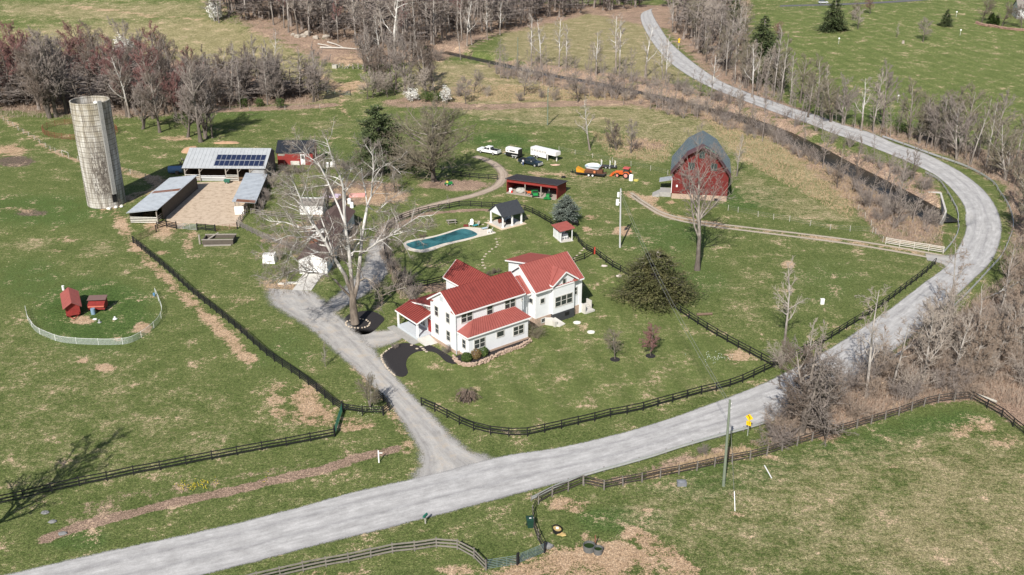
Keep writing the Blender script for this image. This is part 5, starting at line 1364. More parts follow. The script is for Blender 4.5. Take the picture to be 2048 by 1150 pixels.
# ================================================================ VEHICLES AND MACHINES
M_TYRE = mat('tyre', (.02, .02, .02), .8); M_RIM = mat('rim', (.60, .60, .60), .35, .5, .1)
def carpaint(name, col): 
    m = mat(name, col, .28, .0, .06, 1.0, bump=.02, spec=.6); return m
def wheel(parent, x, y, r=.4, w_=.26, rim=M_RIM):
    t = MB().tube([(x, y - w_ / 2, r), (x, y + w_ / 2, r)], r, 16).build('wheel', M_TYRE, parent)
    MB().tube([(x, y - w_ / 2 - .012, r), (x, y + w_ / 2 + .012, r)], r * .6, 12).build('rim', rim, t)
    return t
def pickup(loc, rz, label, paint, trimm):
    r = thing('pickup_truck', label, 'pickup truck', loc, rz)
    W = .98
    MB().prof_y([(-3.0, .55), (-3.0, 1.25), (-.95, 1.27), (-.95, 1.22), (1.35, 1.22), (2.85, 1.15), (3.0, .95), (3.0, .5)], -W, W).build('body', paint, r)
    MB().box(-2.85, -1.0, -W + .15, W - .15, 1.262, 1.285).build('bed_liner', M_BLACK, r)
    MB().hexa([(-.95, -W + .03, 1.2), (1.35, -W + .03, 1.2), (1.35, W - .03, 1.2), (-.95, W - .03, 1.2)], [(-.78, -W + .2, 1.88), (.6, -W + .2, 1.88), (.6, W - .2, 1.88), (-.78, W - .2, 1.88)]).build('cab', paint, r)
    for s in (-1, 1):
        for x0, x1 in ((-.65, -.0), (.12, .85)):
            y0 = s * (W - .05)
            q = [(x0 - .05, s * (W - .02), 1.28), (x1 + .1, s * (W - .02), 1.28), (x1 - .12, s * (W - .165), 1.78), (x0, s * (W - .165), 1.78)]
            q = [Vector(a) + Vector((0, s * .015, 0)) for a in q]
            MB().hexa([p - Vector((0, s * .02, 0)) for p in q], q).build('side_window', M_GLASS, r)
    MB().hexa([(1.33, -W + .12, 1.27), (1.33, W - .12, 1.27), (.68, W - .28, 1.82), (.68, -W + .28, 1.82)], [(1.38, -W + .12, 1.27), (1.38, W - .12, 1.27), (.73, W - .28, 1.82), (.73, -W + .28, 1.82)]).build('windscreen', M_GLASS, r)
    MB().hexa([(-.97, -W + .2, 1.32), (-.97, W - .2, 1.32), (-.83, W - .3, 1.8), (-.83, -W + .3, 1.8)], [(-1.0, -W + .2, 1.32), (-1.0, W - .2, 1.32), (-.86, W - .3, 1.8), (-.86, -W + .3, 1.8)]).build('rear_window', M_GLASS, r)
    MB().box(3.0, 3.12, -W, W, .45, .72).build('bumper', trimm, r); MB().box(-3.12, -3.0, -W, W, .5, .72).build('bumper', trimm, r)
    MB().box(2.99, 3.03, -.6, .6, .75, 1.05).build('grille', trimm, r)
    for s in (-1, 1):
        MB().box(2.97, 3.02, s * .8 - .16, s * .8 + .16, .78, 1.03).build('headlight', M_PLASTICW, r)
        MB().box(.95, 1.15, s * 1.12 - .1, s * 1.12 + .1, 1.2, 1.45).build('mirror', trimm, r)
        wheel(r, 1.95, s * .88); wheel(r, -1.85, s * .88)
    return r
def head(a, b):
    a, b = P(*a), P(*b); return math.atan2(b.y - a.y, b.x - a.x), (a + b) / 2
rz, c = head((991.6, 311.3), (964.3, 306.4)); s_ = Vector((math.sin(rz), -math.cos(rz), 0))
pickup(c - s_ * -.9 if False else c + Vector((0, .9, 0)), rz, 'white crew-cab pickup truck hitched near the black and white horse trailer', carpaint('white_car_paint', (.82, .82, .82)), M_RIM)
rz, c = head((1046, 329.5), (1070, 334.5))
pickup(c + Vector((.35, .95, 0)), rz, 'dark blue-black pickup truck parked in front of the trailers', carpaint('dark_blue_paint', (.012, .022, .035)), M_RIM)
# horse trailer
rz, c = head((1012, 313.5), (1044, 319.5))
ht = thing('horse_trailer', 'two-tone horse trailer, white above and black below, behind the white pickup', 'trailer', c + Vector((0, 1.0, 0)), rz)
MB().box(-1.85, 1.85, -.95, .95, .45, 1.35).build('lower_body', carpaint('black_gloss', (.015, .016, .018)), ht)
MB().prof_x([(-.94, 1.352), (-.94, 2.25), (-.6, 2.45), (.6, 2.45), (.94, 2.25), (.94, 1.352)], -1.9, 1.8).build('upper_body', carpaint('trailer_white', (.80, .78, .77)), ht)
MB().box(1.8, 1.88, -.93, .93, .5, 2.3).build('rear_door', M_BLACK, ht)
MB().box(-.7, .9, -.96, -.93, 1.6, 1.95).build('side_window', M_GLASS, ht); MB().box(-1.4, -1.15, -.96, -.93, 1.65, 1.95).build('side_window', M_GLASS, ht)
MB().beam((-1.85, -.5, .5), (-3.0, 0, .5), .1, .1).beam((-1.85, .5, .5), (-3.0, 0, .5), .1, .1).build('drawbar', M_GALVS, ht)
MB().box(.0, 1.65, -1.12, -.95, .72, .80).build('mudguard', M_PLASTICW, ht)
for x in (.35, 1.2):
    for s in (-1, 1): wheel(ht, x, s * 1.0, .34, .2)
# gooseneck stock trailer
rz, c = head((1064, 313), (1101, 322))
gt_ = thing('stock_trailer', 'long white gooseneck stock trailer with slatted sides', 'trailer', c + Vector((0.0, 1.0, 0)), rz)
MW = carpaint('trailer_white', (.8,) * 3)
MB().box(-2.6, 2.5, -1.0, 1.0, .5, 1.6).build('lower_body', MW, gt_)
up = MB().box(-2.6, 5.4, -1.0, 1.0, 2.2, 2.5).box(2.5, 5.4, -1.0, 1.0, 1.55, 2.2).box(-2.6, -2.5, -1.0, 1.0, 1.6, 2.2).box(-2.5, 2.5, .95, 1.0, 1.6, 2.2)
for x in np.linspace(-2.5, 2.5, 7): up.box(x - .06, x + .06, -.99, -.93, 1.6, 2.2)
for z in (1.72, 1.92, 2.1): up.box(-2.5, 2.5, -.98, -.94, z - .05, z + .05)
up.build('upper_body', MW, gt_)
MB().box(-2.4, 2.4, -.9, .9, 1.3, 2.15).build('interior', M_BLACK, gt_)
MB().box(4.9, 5.1, -.1, .1, .05, 1.6).build('coupler', MW, gt_); MB().box(2.7, 2.85, -.9, -.75, 0.02, 1.5).build('jack_leg', MW, gt_)
MB().box(2.5, 2.56, -.95, .95, .5, 1.55).build('nose_panel', M_BLACK, gt_)
for x in (-1.3, -.4):
    for s in (-1, 1): wheel(gt_, x, s * 1.02, .36, .2)
# flatbed
rz, c = head((1151, 350), (1212, 356))
fb = thing('flatbed_trailer', 'black flatbed trailer left of the orange tractor', 'trailer', c + Vector((0, 1.0, 0)), rz)
MB().box(-3.4, 3.6, -1.05, 1.05, .55, .72).build('deck', M_WOODD, fb)
MB().box(-3.45, 3.65, -1.12, -1.05, .45, .78).box(-3.45, 3.65, 1.05, 1.12, .45, .78).build('side_rail', M_BLACK, fb)
MB().beam((-3.4, -.7, .55), (-4.9, 0, .5), .12, .12).beam((-3.4, .7, .55), (-4.9, 0, .5), .12, .12).cyl(-4.4, 0, .1, 1.1, .06).build('drawbar', M_BLACK, fb)
for x in (-.1, .85):
    for s in (-1, 1): wheel(fb, x, s * 1.2, .36, .22, M_PLASTICW)
yb = MB().hexa([(-3.2, -.9, .73), (-1.3, -.9, .73), (-1.3, .9, .73), (-3.2, .9, .73)], [(-3.3, -.9, 1.75), (-1.5, -.9, 1.0), (-1.5, .9, 1.0), (-3.3, .9, 1.75)]).build('yellow_ramp', mat('yellow_orange_paint', (.62, .27, .02), .5))
yb.location = fb.location; yb.rotation_euler = fb.rotation_euler; tag(yb, 'yellow-orange steel box at the front of the flatbed trailer', 'box')
om = thing('old_machine', 'rusty and silver old farm machine lying on the flatbed trailer', 'farm machine', fb.location, rz)
MR = mat('machine_rust', (.14, .06, .035), .8, .2, .4); MS = mat('machine_silver', (.36, .38, .40), .5, .4, .4)
MB().tube([(-1.1, -.3, 1.25), (1.0, -.3, 1.25)], .4, 10).box(-1.3, 1.2, -.8, .8, .8, 1.1).build('body', MR, om)
MB().tube([(-1.0, .1, 1.75), (1.9, .1, 1.55)], [.33, .28], 10).build('hopper', MS, om)
MB().box(1.6, 3.0, -.6, .6, .8, 1.6).beam((1.8, 0, 1.5), (2.6, -.3, 2.5), .12, .12).beam((2.2, .3, 1.5), (3.0, .5, 2.6), .1, .1).beam((3.0, -.5, .9), (4.1, -.6, 1.2), .12, .12).build('arm', MR, om)
t = MB().tube([(1.2, -1.0, 1.22), (1.2, -.7, 1.22)], .5, 16).build('wheel', MR, om); MB().tube([(1.2, -1.02, 1.22), (1.2, -.68, 1.22)], .28, 12).build('rim', mat('orange_rim', (.55, .19, .08), .6), t)
for k, (u, v, c_, nm, lb) in enumerate(((1182, 326, (.72, .70, .62), 'tarp', 'pale tarp-covered pile behind the flatbed trailer'),)):
    o = MB().ball((0, 0, .35), (1.9, .7, .55), 12, 6, .12, rn).build('covered_pile', mat('pale_tarp', c_, .7)); o.location = G(1186, 333); tag(o, lb, 'pile')
bt = thing('boat', 'small pale blue boat hull behind the flatbed trailer', 'boat', G(1188, 338) , R(-8))
MB().hexa([(-1.6, -.3, 0), (1.2, -.3, 0), (1.2, .3, 0), (-1.6, .3, 0)], [(-2.2, -.8, .8), (1.7, -.8, .8), (1.7, .8, .8), (-2.2, .8, .8)]).build('hull', M_BLUEC, bt); MB().box(-1.4, 1.2, -.6, .6, .81, .86).build('seat', M_PLASTICW, bt)
rk = thing('pipe_rack', 'dark trailer frame with tall white stakes behind the flatbed', 'trailer', G(1216, 336), R(-14))
MB().box(-1.9, 2.1, -.7, .7, .4, .6).build('frame', M_DKPANEL, rk)
for x, y in ((-1.6, -.6), (.5, -.6), (1.7, -.6), (-1.6, .6), (.5, .6), (1.7, .6)): MB().box(x - .05, x + .05, y - .05, y + .05, .5, 2.2 if y < 0 else 1.6).build('stake', M_PLASTICW, rk)
for x in (-.4, .5): wheel(rk, x, -.8, .33, .2)
# tractor
rz, c = head((1254.5, 357.5), (1236, 355))
tr_ = thing('tractor', 'orange tractor with front loader and red cab roof', 'tractor', c + Vector((.1, .85, 0)), rz)
MO = mat('tractor_orange', (.62, .13, .03), .4, 0, .15); MPK = mat('pink_rim', (.62, .24, .18), .5)
MB().prof_y([(-.3, .7), (-.3, 1.25), (.3, 1.5), (1.55, 1.35), (1.65, .7)], -.38, .38).build('bonnet', MO, tr_)
MB().box(-1.5, -.3, -.45, .45, .5, 1.1).build('chassis', M_BLACK, tr_)
MB().hexa([(-1.5, -.65, 1.1), (-.2, -.65, 1.1), (-.2, .65, 1.1), (-1.5, .65, 1.1)], [(-1.45, -.6, 2.25), (-.35, -.6, 2.25), (-.35, .6, 2.25), (-1.45, .6, 2.25)]).build('cab', M_GLASS, tr_)
MB().box(-1.65, -.15, -.75, .75, 2.25, 2.42).build('cab_roof', mat('faded_red_roof', (.52, .10, .09), .5), tr_)
for s in (-1, 1):
    t = wheel(tr_, -1.05, s * .85, .75, .42, MPK); t2 = wheel(tr_, 1.1, s * .75, .5, .3, MPK)
    MB().prof_y([(-1.9, 1.2), (-1.5, 1.6), (-.7, 1.6), (-.3, 1.2), (-.4, 1.1), (-.75, 1.48), (-1.45, 1.48), (-1.8, 1.1)], s * .85 - .22, s * .85 + .22).build('mudguard', MO, tr_)
    MB().beam((-.1, s * .5, 1.3), (1.8, s * .5, 1.15), .14, .2).beam((1.8, s * .5, 1.15), (2.5, s * .5, .35), .14, .2).build('loader_arm', MO, tr_)
MB().prof_y([(2.35, .1), (2.45, .75), (2.6, .8), (2.75, .35), (3.1, .12)], -.9, .9).build('bucket', MO, tr_)
o = MB().cyl(0, 0, 0, 1.35, .5, .5, 14).cyl(0, 0, 1.35, 1.5, .5, .15, 14).build('water_tank', M_PLASTICW); o.location = G(1262, 361); tag(o, 'white plastic tank standing beside the tractor wheel', 'tank')
o = MB().cyl(0, 0, 0, .22, .55, .6, 14).build('tub', mat('yellow_tub', (.60, .52, .12), .6)); o.location = G(1272, 361.5); tag(o, 'shallow yellow tub beside the white tank', 'tub')
o = MB().ball((0, 0, .08), (1.1, .6, .12), 10, 4, .3, rn).build('rubble', mat('pinkish_rubble', (.62, .42, .33), .9)); o.location = G(1110, 330.5); tag(o, 'flat pile of pinkish boards in the grass right of the dark pickup', 'pile')
ty = MB()
for k in range(16):
    a = 2 * math.pi * k / 16; b = 2 * math.pi * (k + 1) / 16; ty.tube([(.42 * math.cos(a), .42 * math.sin(a), .14), (.42 * math.cos(b), .42 * math.sin(b), .14)], .15, 6, False)
o = ty.build('discarded_tyre', M_TYRE); o.location = G(1127, 355); tag(o, 'old tyre lying flat in the grass beyond the red equipment shed', 'tyre')

# things in and by the equipment shed
def inshed(x, y): 
    return es.matrix_basis @ Vector((x, y, 0.06)) if False else Vector((es.location.x + x * math.cos(es.rotation_euler.z) - y * math.sin(es.rotation_euler.z), es.location.y + x * math.sin(es.rotation_euler.z) + y * math.cos(es.rotation_euler.z), .06))
ez = es.rotation_euler.z
MG = mat('machine_green', (.02, .20, .05), .45); 
o = MB().ball((0, 0, .45), (1.3, .9, .65), 12, 6, .16, rn).build('covered_pile', mat('grey_tarp', (.38, .37, .34), .8)); o.location = inshed(3.0, 1.0); tag(o, 'grey tarp-covered heap in the left bay of the red equipment shed', 'pile')
def cart(loc, rz, m, label, cat, w_=.75):
    r = thing('utility_cart', label, cat, loc, rz)
    MB().hexa([(-.7, -.6, .5), (.5, -.6, .5), (.5, .6, .5), (-.7, .6, .5)], [(-.9, -.7, 1.0), (.6, -.7, 1.0), (.6, .7, 1.0), (-.9, .7, 1.0)]).build('cargo_box', m, r)
    MB().prof_y([(.6, .4), (.6, .9), (1.2, .85), (1.5, .6), (1.5, .4)], -.55, .55).build('hood', m, r)
    MB().box(.6, .75, -.5, .5, .9, 1.3).build('seat', M_TYRE, r)
    for x in (-.5, 1.1):
        for s in (-1, 1): wheel(r, x, s * .65, .3, .22)
cart(inshed(6.7, .3), ez + R(-60), MG, 'green utility cart in the middle bay of the red equipment shed', 'utility cart')
gm_ = thing('ride_on_mower', 'green ride-on mower with wide deck in front of the right bay of the equipment shed', 'mower', inshed(10.0, .2), ez + R(-80))
MB().prof_y([(-.8, .4), (-.8, .75), (-.2, .8), (.2, .95), (.9, .9), (1.0, .4)], -.35, .35).build('body', MG, gm_)
MB().box(-.55, -.1, -.28, .28, .8, 1.25).build('seat', M_TYRE, gm_)
MB().cyl(1.35, -.35, .15, .35, .5, None, 12).cyl(1.35, .4, .15, .36, .5, None, 12).build('mower_deck', MG, gm_)
for s in (-1, 1): wheel(gm_, -.5, s * .5, .42, .28); wheel(gm_, .7, s * .4, .26, .2)
MB().cyl(-.7, 0, .8, 1.9, .04).cyl(-.7, .0, 1.88, 1.94, .25).build('sun_canopy', M_POSTG, gm_)
rt_ = thing('red_tiller', 'small red tiller beside the left post of the equipment shed', 'tiller', inshed(5.3, .2), ez + R(30))
MB().box(-.3, .4, -.25, .25, .3, .8).build('engine', MO, rt_); MB().beam((-.3, -.2, .7), (-1.0, -.3, 1.1), .05, .05).beam((-.3, .2, .7), (-1.0, .3, 1.1), .05, .05).build('handlebar', MO, rt_)
for s in (-1, 1): wheel(rt_, 0, s * .35, .26, .14)
o = MB().box(-.2, .2, -.15, .15, 0, .45).box(-.05, .05, -.05, .05, .45, .52).build('fuel_can', mat('red_plastic', (.5, .03, .02), .5)); o.location = inshed(1.2, .1); tag(o, 'red fuel can at the left corner of the equipment shed', 'can')
o = MB().cyl(0, 0, 0, .75, .4, .36, 12).ball((0, 0, .75), (.42, .42, .14), 12, 4).build('feed_bin', M_WHITE2); o.location = inshed(.75, .6); tag(o, 'pale round bin inside the left corner of the equipment shed', 'bin')
lt = thing('lawn_tractor', 'small green garden tractor under the lone round tree', 'garden tractor', G(897, 371), R(20))
MB().prof_y([(-.8, .3), (-.8, .7), (0, .7), (.1, .9), (.9, .85), (.95, .3)], -.3, .3).build('body', MG, lt); MB().box(-.5, -.1, -.25, .25, .7, 1.1).build('seat', mat('yellow_tub', (.6,) * 3), lt)
for s in (-1, 1): wheel(lt, -.5, s * .4, .33, .22); wheel(lt, .65, s * .35, .22, .16)

# barnyard odds and ends
tk = thing('water_tank', 'blue drum tank lying behind the cattle shed', 'tank', G(352, 347), R(5))
MB().tube([(-1.6, 0, 1.0), (1.6, 0, 1.0)], .85, 16).build('drum', mat('blue_tank', (.12, .22, .38), .5), tk); MB().box(-1.0, -.7, -.6, .6, 0, .5).box(.7, 1.0, -.6, .6, 0, .5).box(.2, .9, -1.3, -.8, 0, .9).build('cradle', M_WOODD, tk)
ld = thing('hay_feeder', 'dark tangled hay feeder at the left corner of the pole barn', 'feeder', G(366, 333), 0)
for k in range(14): MB().beam((rn.uniform(-1.3, 1.3), rn.uniform(-.8, .8), rn.uniform(0, .4)), (rn.uniform(-1.3, 1.3), rn.uniform(-.8, .8), rn.uniform(.8, 2.0)), .12, .12).build('slat', M_WOODD if k % 3 else M_WOOD, ld)
o = MB().ball((0, 0, 0), (2.4, 2.0, 1.3), 14, 6, .12, rn).build('dirt_mound', mat('orange_dirt', (.42, .27, .17), .95, 0, .3, 1.5, bump=.6)); o.location = G(383, 303); tag(o, 'mound of orange dirt left of the pole barn', 'mound')
o = MB().ball((0, 0, -.1), (3.6, 1.2, .5), 16, 6, .15, rn).build('dirt_mound', mat('orange_dirt', (.4,) * 3)); o.location = G(453, 286); tag(o, 'low dirt bank behind the pole barn at the tree foot', 'mound')
gb_ = thing('tipping_cart', 'small green tipping bin on the barnyard slab by the pole barn', 'bin', G(455, 367), 0)
MB().hexa([(-.5, -.4, .3), (.5, -.4, .3), (.5, .4, .3), (-.5, .4, .3)], [(-.7, -.6, .95), (.7, -.6, .95), (.7, .6, .95), (-.7, .6, .95)]).build('tub', mat('bin_green', (.04, .16, .11), .6), gb_)
for s in (-1, 1): wheel(gb_, 0, s * .5, .25, .12)
# sunken trough with timber rim
tb = G(440, 484)
tg = thing('stone_trough', 'dark open timber-rimmed pit with a leaning plank below the barnyard gate', 'trough', tb, R(2))
MB().box(-3.0, 2.9, -1.5, -1.3, 0, 1.0).box(-3.0, -2.8, -1.3, 1.3, 0, 1.0).box(2.7, 2.9, -1.3, 1.3, 0, 1.0).box(-3.0, 2.9, 1.3, 1.5, 0, 1.0).build('side_wall', M_WOODD, tg)
MB().box(-3.1, 3.0, -1.62, -1.28, 1.0, 1.12).box(-3.1, 3.0, 1.28, 1.62, 1.0, 1.12).build('rim', M_WOOD, tg)
MB().box(-2.8, 2.7, -1.3, 1.3, .02, .35).build('soil', mat('weedy_soil', (.07, .08, .03), .95), tg)
MB().beam((-3.3, -.8, .1), (-.6, 1.8, 1.3), .35, .08).build('plank', M_WOOD, tg); MB().cyl(-3.6, -1.0, 0, 1.9, .2).build('stump_post', M_WOOD, tg)
MB().beam((-2.6, -2.2, .12), (2.6, -2.0, .12), .35, .2).build('plank', M_WOOD, tg)
def bale(u, v, label, r=.9, m=M_PLASTICW):
    o = MB().hexa([(-1.2, -.8, 0), (1.1, -.9, 0), (1.25, .8, 0), (-1.1, .9, 0)], [(-1.1, -.7, 1.7), (.9, -.6, 1.55), (1.1, .7, 1.8), (-1.2, .6, 1.6)]); o = o.build('wrapped_bale', m); o.location = G(u, v); return tag(o, label, 'bale')
bale(540, 524, 'white plastic-wrapped bale on the grass left of the garage')
sl_ = MB().box(-1.4, 1.4, -.3, .3, 0, .22).box(-2.6, -1.6, -.5, .0, 0, .18).build('plank_pile', M_BOARDW); sl_.location = G(587, 567); tag(sl_, 'pale planks lying beside the garage ramp', 'planks')
# building materials on the bare patch behind the garage
for (u, v, a, lb, mm) in ((716, 392, 8, 'red and white boards stacked on the bare earth, right pile', mat('red_white_board', (.62, .30, .26), .7, 0, .6, 1.2, (.75, .72, .68))), (662, 393, -5, 'purple and white sacks on the bare earth, left pile', mat('lilac_sacks', (.50, .42, .52), .7, 0, .4, 1.0))):
    r = thing('material_pile', lb, 'pile', G(u, v), R(a))
    for k in range(5): MB().box(-1.8 + rn.uniform(-.4, .4), 1.7 + rn.uniform(-.4, .4), -.9 + k * .4, -.62 + k * .4, 0, .25 + .12 * (k % 3)).build('board', mm, r)
for k, (u, v) in enumerate(((699, 407), (704, 415), (655, 334), (664, 333))):
    o = MB().cyl(0, 0, 0, 1.0, .45, .4, 12).ball((0, 0, 1.0), (.4, .4, .25), 10, 4).build('drum', M_PLASTICW); o.location = G(u, v)
    tag(o, ['white drum behind the garage roof, upper of two', 'white drum behind the garage roof, lower of two', 'white drum by the plank fence near the red shed, left one', 'white drum by the plank fence near the red shed, right one'][k], 'drum', 'white drums')

# hen run furniture
def small(mb, name, m, u, v, label, cat, group=None):
    o = mb.build(name, m); o.location = G(u, v); return tag(o, label, cat, group)
small(MB().cyl(0, 0, 0, .75, .22, .2, 10).cyl(0, 0, .75, .8, .24, None, 10), 'feeder', M_PLASTICW, 127, 580, 'white feeder drum behind the larger hen house', 'feeder')
small(MB().cyl(0, 0, 0, 1.0, .36, .36, 12), 'barrel', mat('blue_barrel', (.20, .30, .40), .5), 187, 628, 'blue-grey barrel in front of the smaller hen house', 'barrel')
small(MB().cyl(0, 0, 0, .5, .16, .14, 10).cyl(0, 0, 0, .06, .3, None, 12), 'feeder', M_GALVS, 199, 645, 'grey hen feeder, nearest the netting', 'feeder')
small(MB().cyl(0, 0, 0, .45, .2, .12, 10).cyl(0, 0, 0, .06, .36, None, 12), 'feeder', M_PLASTICW, 230, 638, 'white hen drinker on a pale board, right of the hen houses', 'feeder')
small(MB().box(-.3, .3, -.18, .18, 0, .14), 'nest_tray', M_PLASTICW, 190, 639, 'small white tray in the hen run', 'tray')
small(MB().box(-.16, .16, -.16, .16, .3, .75).box(-.03, .03, -.03, .03, 0, .3), 'fence_charger', mat('charger_blue', (.10, .22, .36), .5), 309, 594, 'blue fence charger at the upper end of the netting', 'box')

# roadside: mailbox, bins, troughs, signs
mbx = thing('mailbox_post', 'white wooden sign post by the driveway entrance', 'post', G(758, 925), 0)
MB().box(-.07, .07, -.07, .07, 0, 1.75).build('post', M_PLASTICW, mbx); MB().box(-.04, .5, -.03, .03, 1.35, 1.45).build('arm', M_PLASTICW, mbx)
mb2 = thing('mailbox', 'green mailbox on a short post at the road edge', 'mailbox', G(851, 1047), R(60))
MB().box(-.06, .06, -.06, .06, 0, 1.0).build('post', M_POSTG, mb2); MB().prof_x([(-.12, 1.0), (-.12, 1.18), (-.06, 1.27), (.06, 1.27), (.12, 1.18), (.12, 1.0)], -.35, .35).build('box', mat('mailbox_green', (.02, .14, .10), .5), mb2)
wb = thing('wheeled_bin', 'dark green wheeled bin beside the curving plank fence', 'bin', G(1060, 1054), R(10))
MB().hexa([(-.3, -.32, .08), (.3, -.32, .08), (.3, .32, .08), (-.3, .32, .08)], [(-.4, -.42, 1.15), (.4, -.42, 1.15), (.4, .42, 1.15), (-.4, .42, 1.15)]).build('body', mat('bin_dark_green', (.015, .05, .035), .5), wb)
MB().prof_x([(-.46, 1.15), (-.46, 1.22), (0, 1.32), (.44, 1.24), (.44, 1.15)], -.43, .43).build('lid', mat('bin_dark_green', (.1,) * 3), wb); MB().box(-.12, .12, -.2, -.05, 1.315, 1.33).build('sticker', M_PLASTICW, wb)
for s in (-1, 1): MB().tube([(s * .34, .36, .13), (s * .42, .36, .13)], .13, 10).build('wheel', M_TYRE, wb)
def tub_round(u, v, r_, h_, label, mm, fill, el=1.0, rz=0):
    t = thing('water_trough', label, 'trough', G(u, v), rz)
    s = MB(); n = 20; rg = lambda rr, z: [(rr * math.cos(2 * math.pi * k / n), el * rr * math.sin(2 * math.pi * k / n), z) for k in range(n)]
    for (a0, b0), (a1, b1) in (((r_ * .93, 0), (r_, h_)), ((r_, h_), (r_ - .05, h_)), ((r_ - .05, h_), (r_ * .88, .05))):
        A, B = rg(a0, b0), rg(a1, b1)
        for k in range(n): j = (k + 1) % n; s.poly([A[k], A[j], B[j], B[k]])
    s.build('tub', mm, t); w_ = MB().poly(rg(r_ * .9, h_ * .62)); w_.build('contents', fill, t)
    return t
MTUB = mat('grey_rubber_tub', (.12, .125, .125), .6, 0, .3); MALG = mat('green_water', (.02, .04, .008), .2)
tub_round(1178, 1100, .68, .75, 'larger round stock tank full of green water in the bare patch', MTUB, MALG)
tub_round(1196, 1106, .52, .7, 'smaller round stock tank full of green water, right of the larger one', MTUB, MALG)
tub_round(1114, 1063, .52, .5, 'black oval tub with a white salt block and straw', M_BLACK, mat('straw', (.45, .33, .14), .9), 1.35, R(20))
small(MB().box(-.15, .15, -.15, .15, .15, .4), 'salt_block', M_PLASTICW, 1114.5, 1061, 'white salt block inside the black oval tub', 'salt block')
small(MB().cyl(0, 0, 0, 1.5, .07), 'iron_post', M_RUST, 1190, 1093, 'rusty iron post between the two stock tanks', 'post')
small(MB().ball((0, 0, .1), (.55, .3, .12), 9, 4, .3, rn), 'straw_pile', mat('straw', (.4,) * 3), 1123, 1070, 'small heap of yellow straw by the black tub', 'straw')
small(MB().ball((0, 0, .3), (.6, .5, .4), 8, 5, .2, rn), 'boulder', mat('grey_boulder', (.20, .20, .20), .9), 1095, 1096, 'dark boulder at the gate corner of the plank fence', 'rock')
small(MB().box(-.55, .55, -.35, .35, .0, .55).ball((0, 0, .55), (.5, .32, .15), 8, 4, .1, rn), 'mineral_feeder', mat('grey_feeder', (.17, .18, .20), .7), 1363, 970, 'grey covered mineral feeder beside the plank fence', 'feeder')
for (u, v, lb) in ((1644, 608, 'small white box standing in the fenced meadow'), (1681, 266, None)):
    if lb: small(MB().box(-.3, .3, -.2, .2, 0, .9).box(-.34, .34, -.24, .24, .9, .96), 'white_box', M_PLASTICW, u, v, lb, 'box')
for k, (u, v) in enumerate(((1212, 543), (1236, 548), (1209, 546))):
    if k < 2: small(MB().ball((0, 0, .12), (.55, .35, .2), 7, 4, .3, rn), 'stone', mat('pinkish_white_stone', (.55, .48, .44), .9), 1208 if k == 0 else 1237, 533 + 20 * k, ['pale stone in the grass right of the farmhouse, upper one', 'pale stone in the grass right of the farmhouse, lower one'][k], 'stone')
lg = small(MB().tube([(-1.3, 0, .2), (1.3, .2, .25)], [.24, .2], 8), 'log', mat('log_bark', (.16, .11, .08), .9), 1409, 631, 'short dark log beside the crossing fence', 'log')
# curve warning sign
def yellow_sign(u, v, label, rz, two=True, hh=2.5):
    r = thing('warning_sign', label, 'road sign', G(u, v), rz)
    MB().box(-.04, .04, -.03, .03, 0, hh + (.4 if two else 0)).build('post', M_GALVS, r)
    my = mat('sign_yellow', (.80, .50, .01), .5, var=.05)
    c_ = hh + .25
    d = MB().hexa([(-.53, -.06, c_), (0, -.06, c_ - .53), (.53, -.06, c_), (0, -.06, c_ + .53)], [(-.53, -.035, c_), (0, -.035, c_ - .53), (.53, -.035, c_), (0, -.035, c_ + .53)]).build('diamond', my, r)
    MB().beam((.10, -.07, c_ - .25), (.10, -.07, c_ + .02), .09, .02, (0, 1, 0)).beam((.10, -.07, c_ + .0), (-.10, -.07, c_ + .2), .09, .02, (0, 1, 0)).poly([(-.24, -.075, c_ + .10), (-.02, -.075, c_ + .28), (-.2, -.075, c_ + .32)]).build('arrow', M_BLACK, d)
    p_ = MB().box(-.32, .32, -.06, -.035, c_ - 1.2, c_ - .57).build('plate', my, r)
    return r, p_, c_
r_, p_, c_ = yellow_sign(1495, 871, 'yellow diamond curve warning sign with advisory plate beside the guardrail', R(-35))
cu = bpy.data.curves.new('numerals', 'FONT'); cu.body = '15'; cu.size = .42; cu.align_x = 'CENTER'; cu.align_y = 'CENTER'; cu.extrude = .004
to = bpy.data.objects.new('numerals', cu); COL.objects.link(to)
dg = bpy.context.evaluated_depsgraph_get(); mt_ = bpy.data.meshes.new_from_object(to.evaluated_get(dg)); bpy.data.objects.remove(to)
mt_.materials.clear(); mt_.materials.append(M_BLACK)
to = bpy.data.objects.new('numerals', mt_); COL.objects.link(to); to.parent = p_; to.rotation_euler.x = math.pi / 2; to.location = (0, -.068, c_ - .86)
yellow_sign(1357, 99, 'far yellow warning sign at the upper road bend', R(-10), hh=3.6)

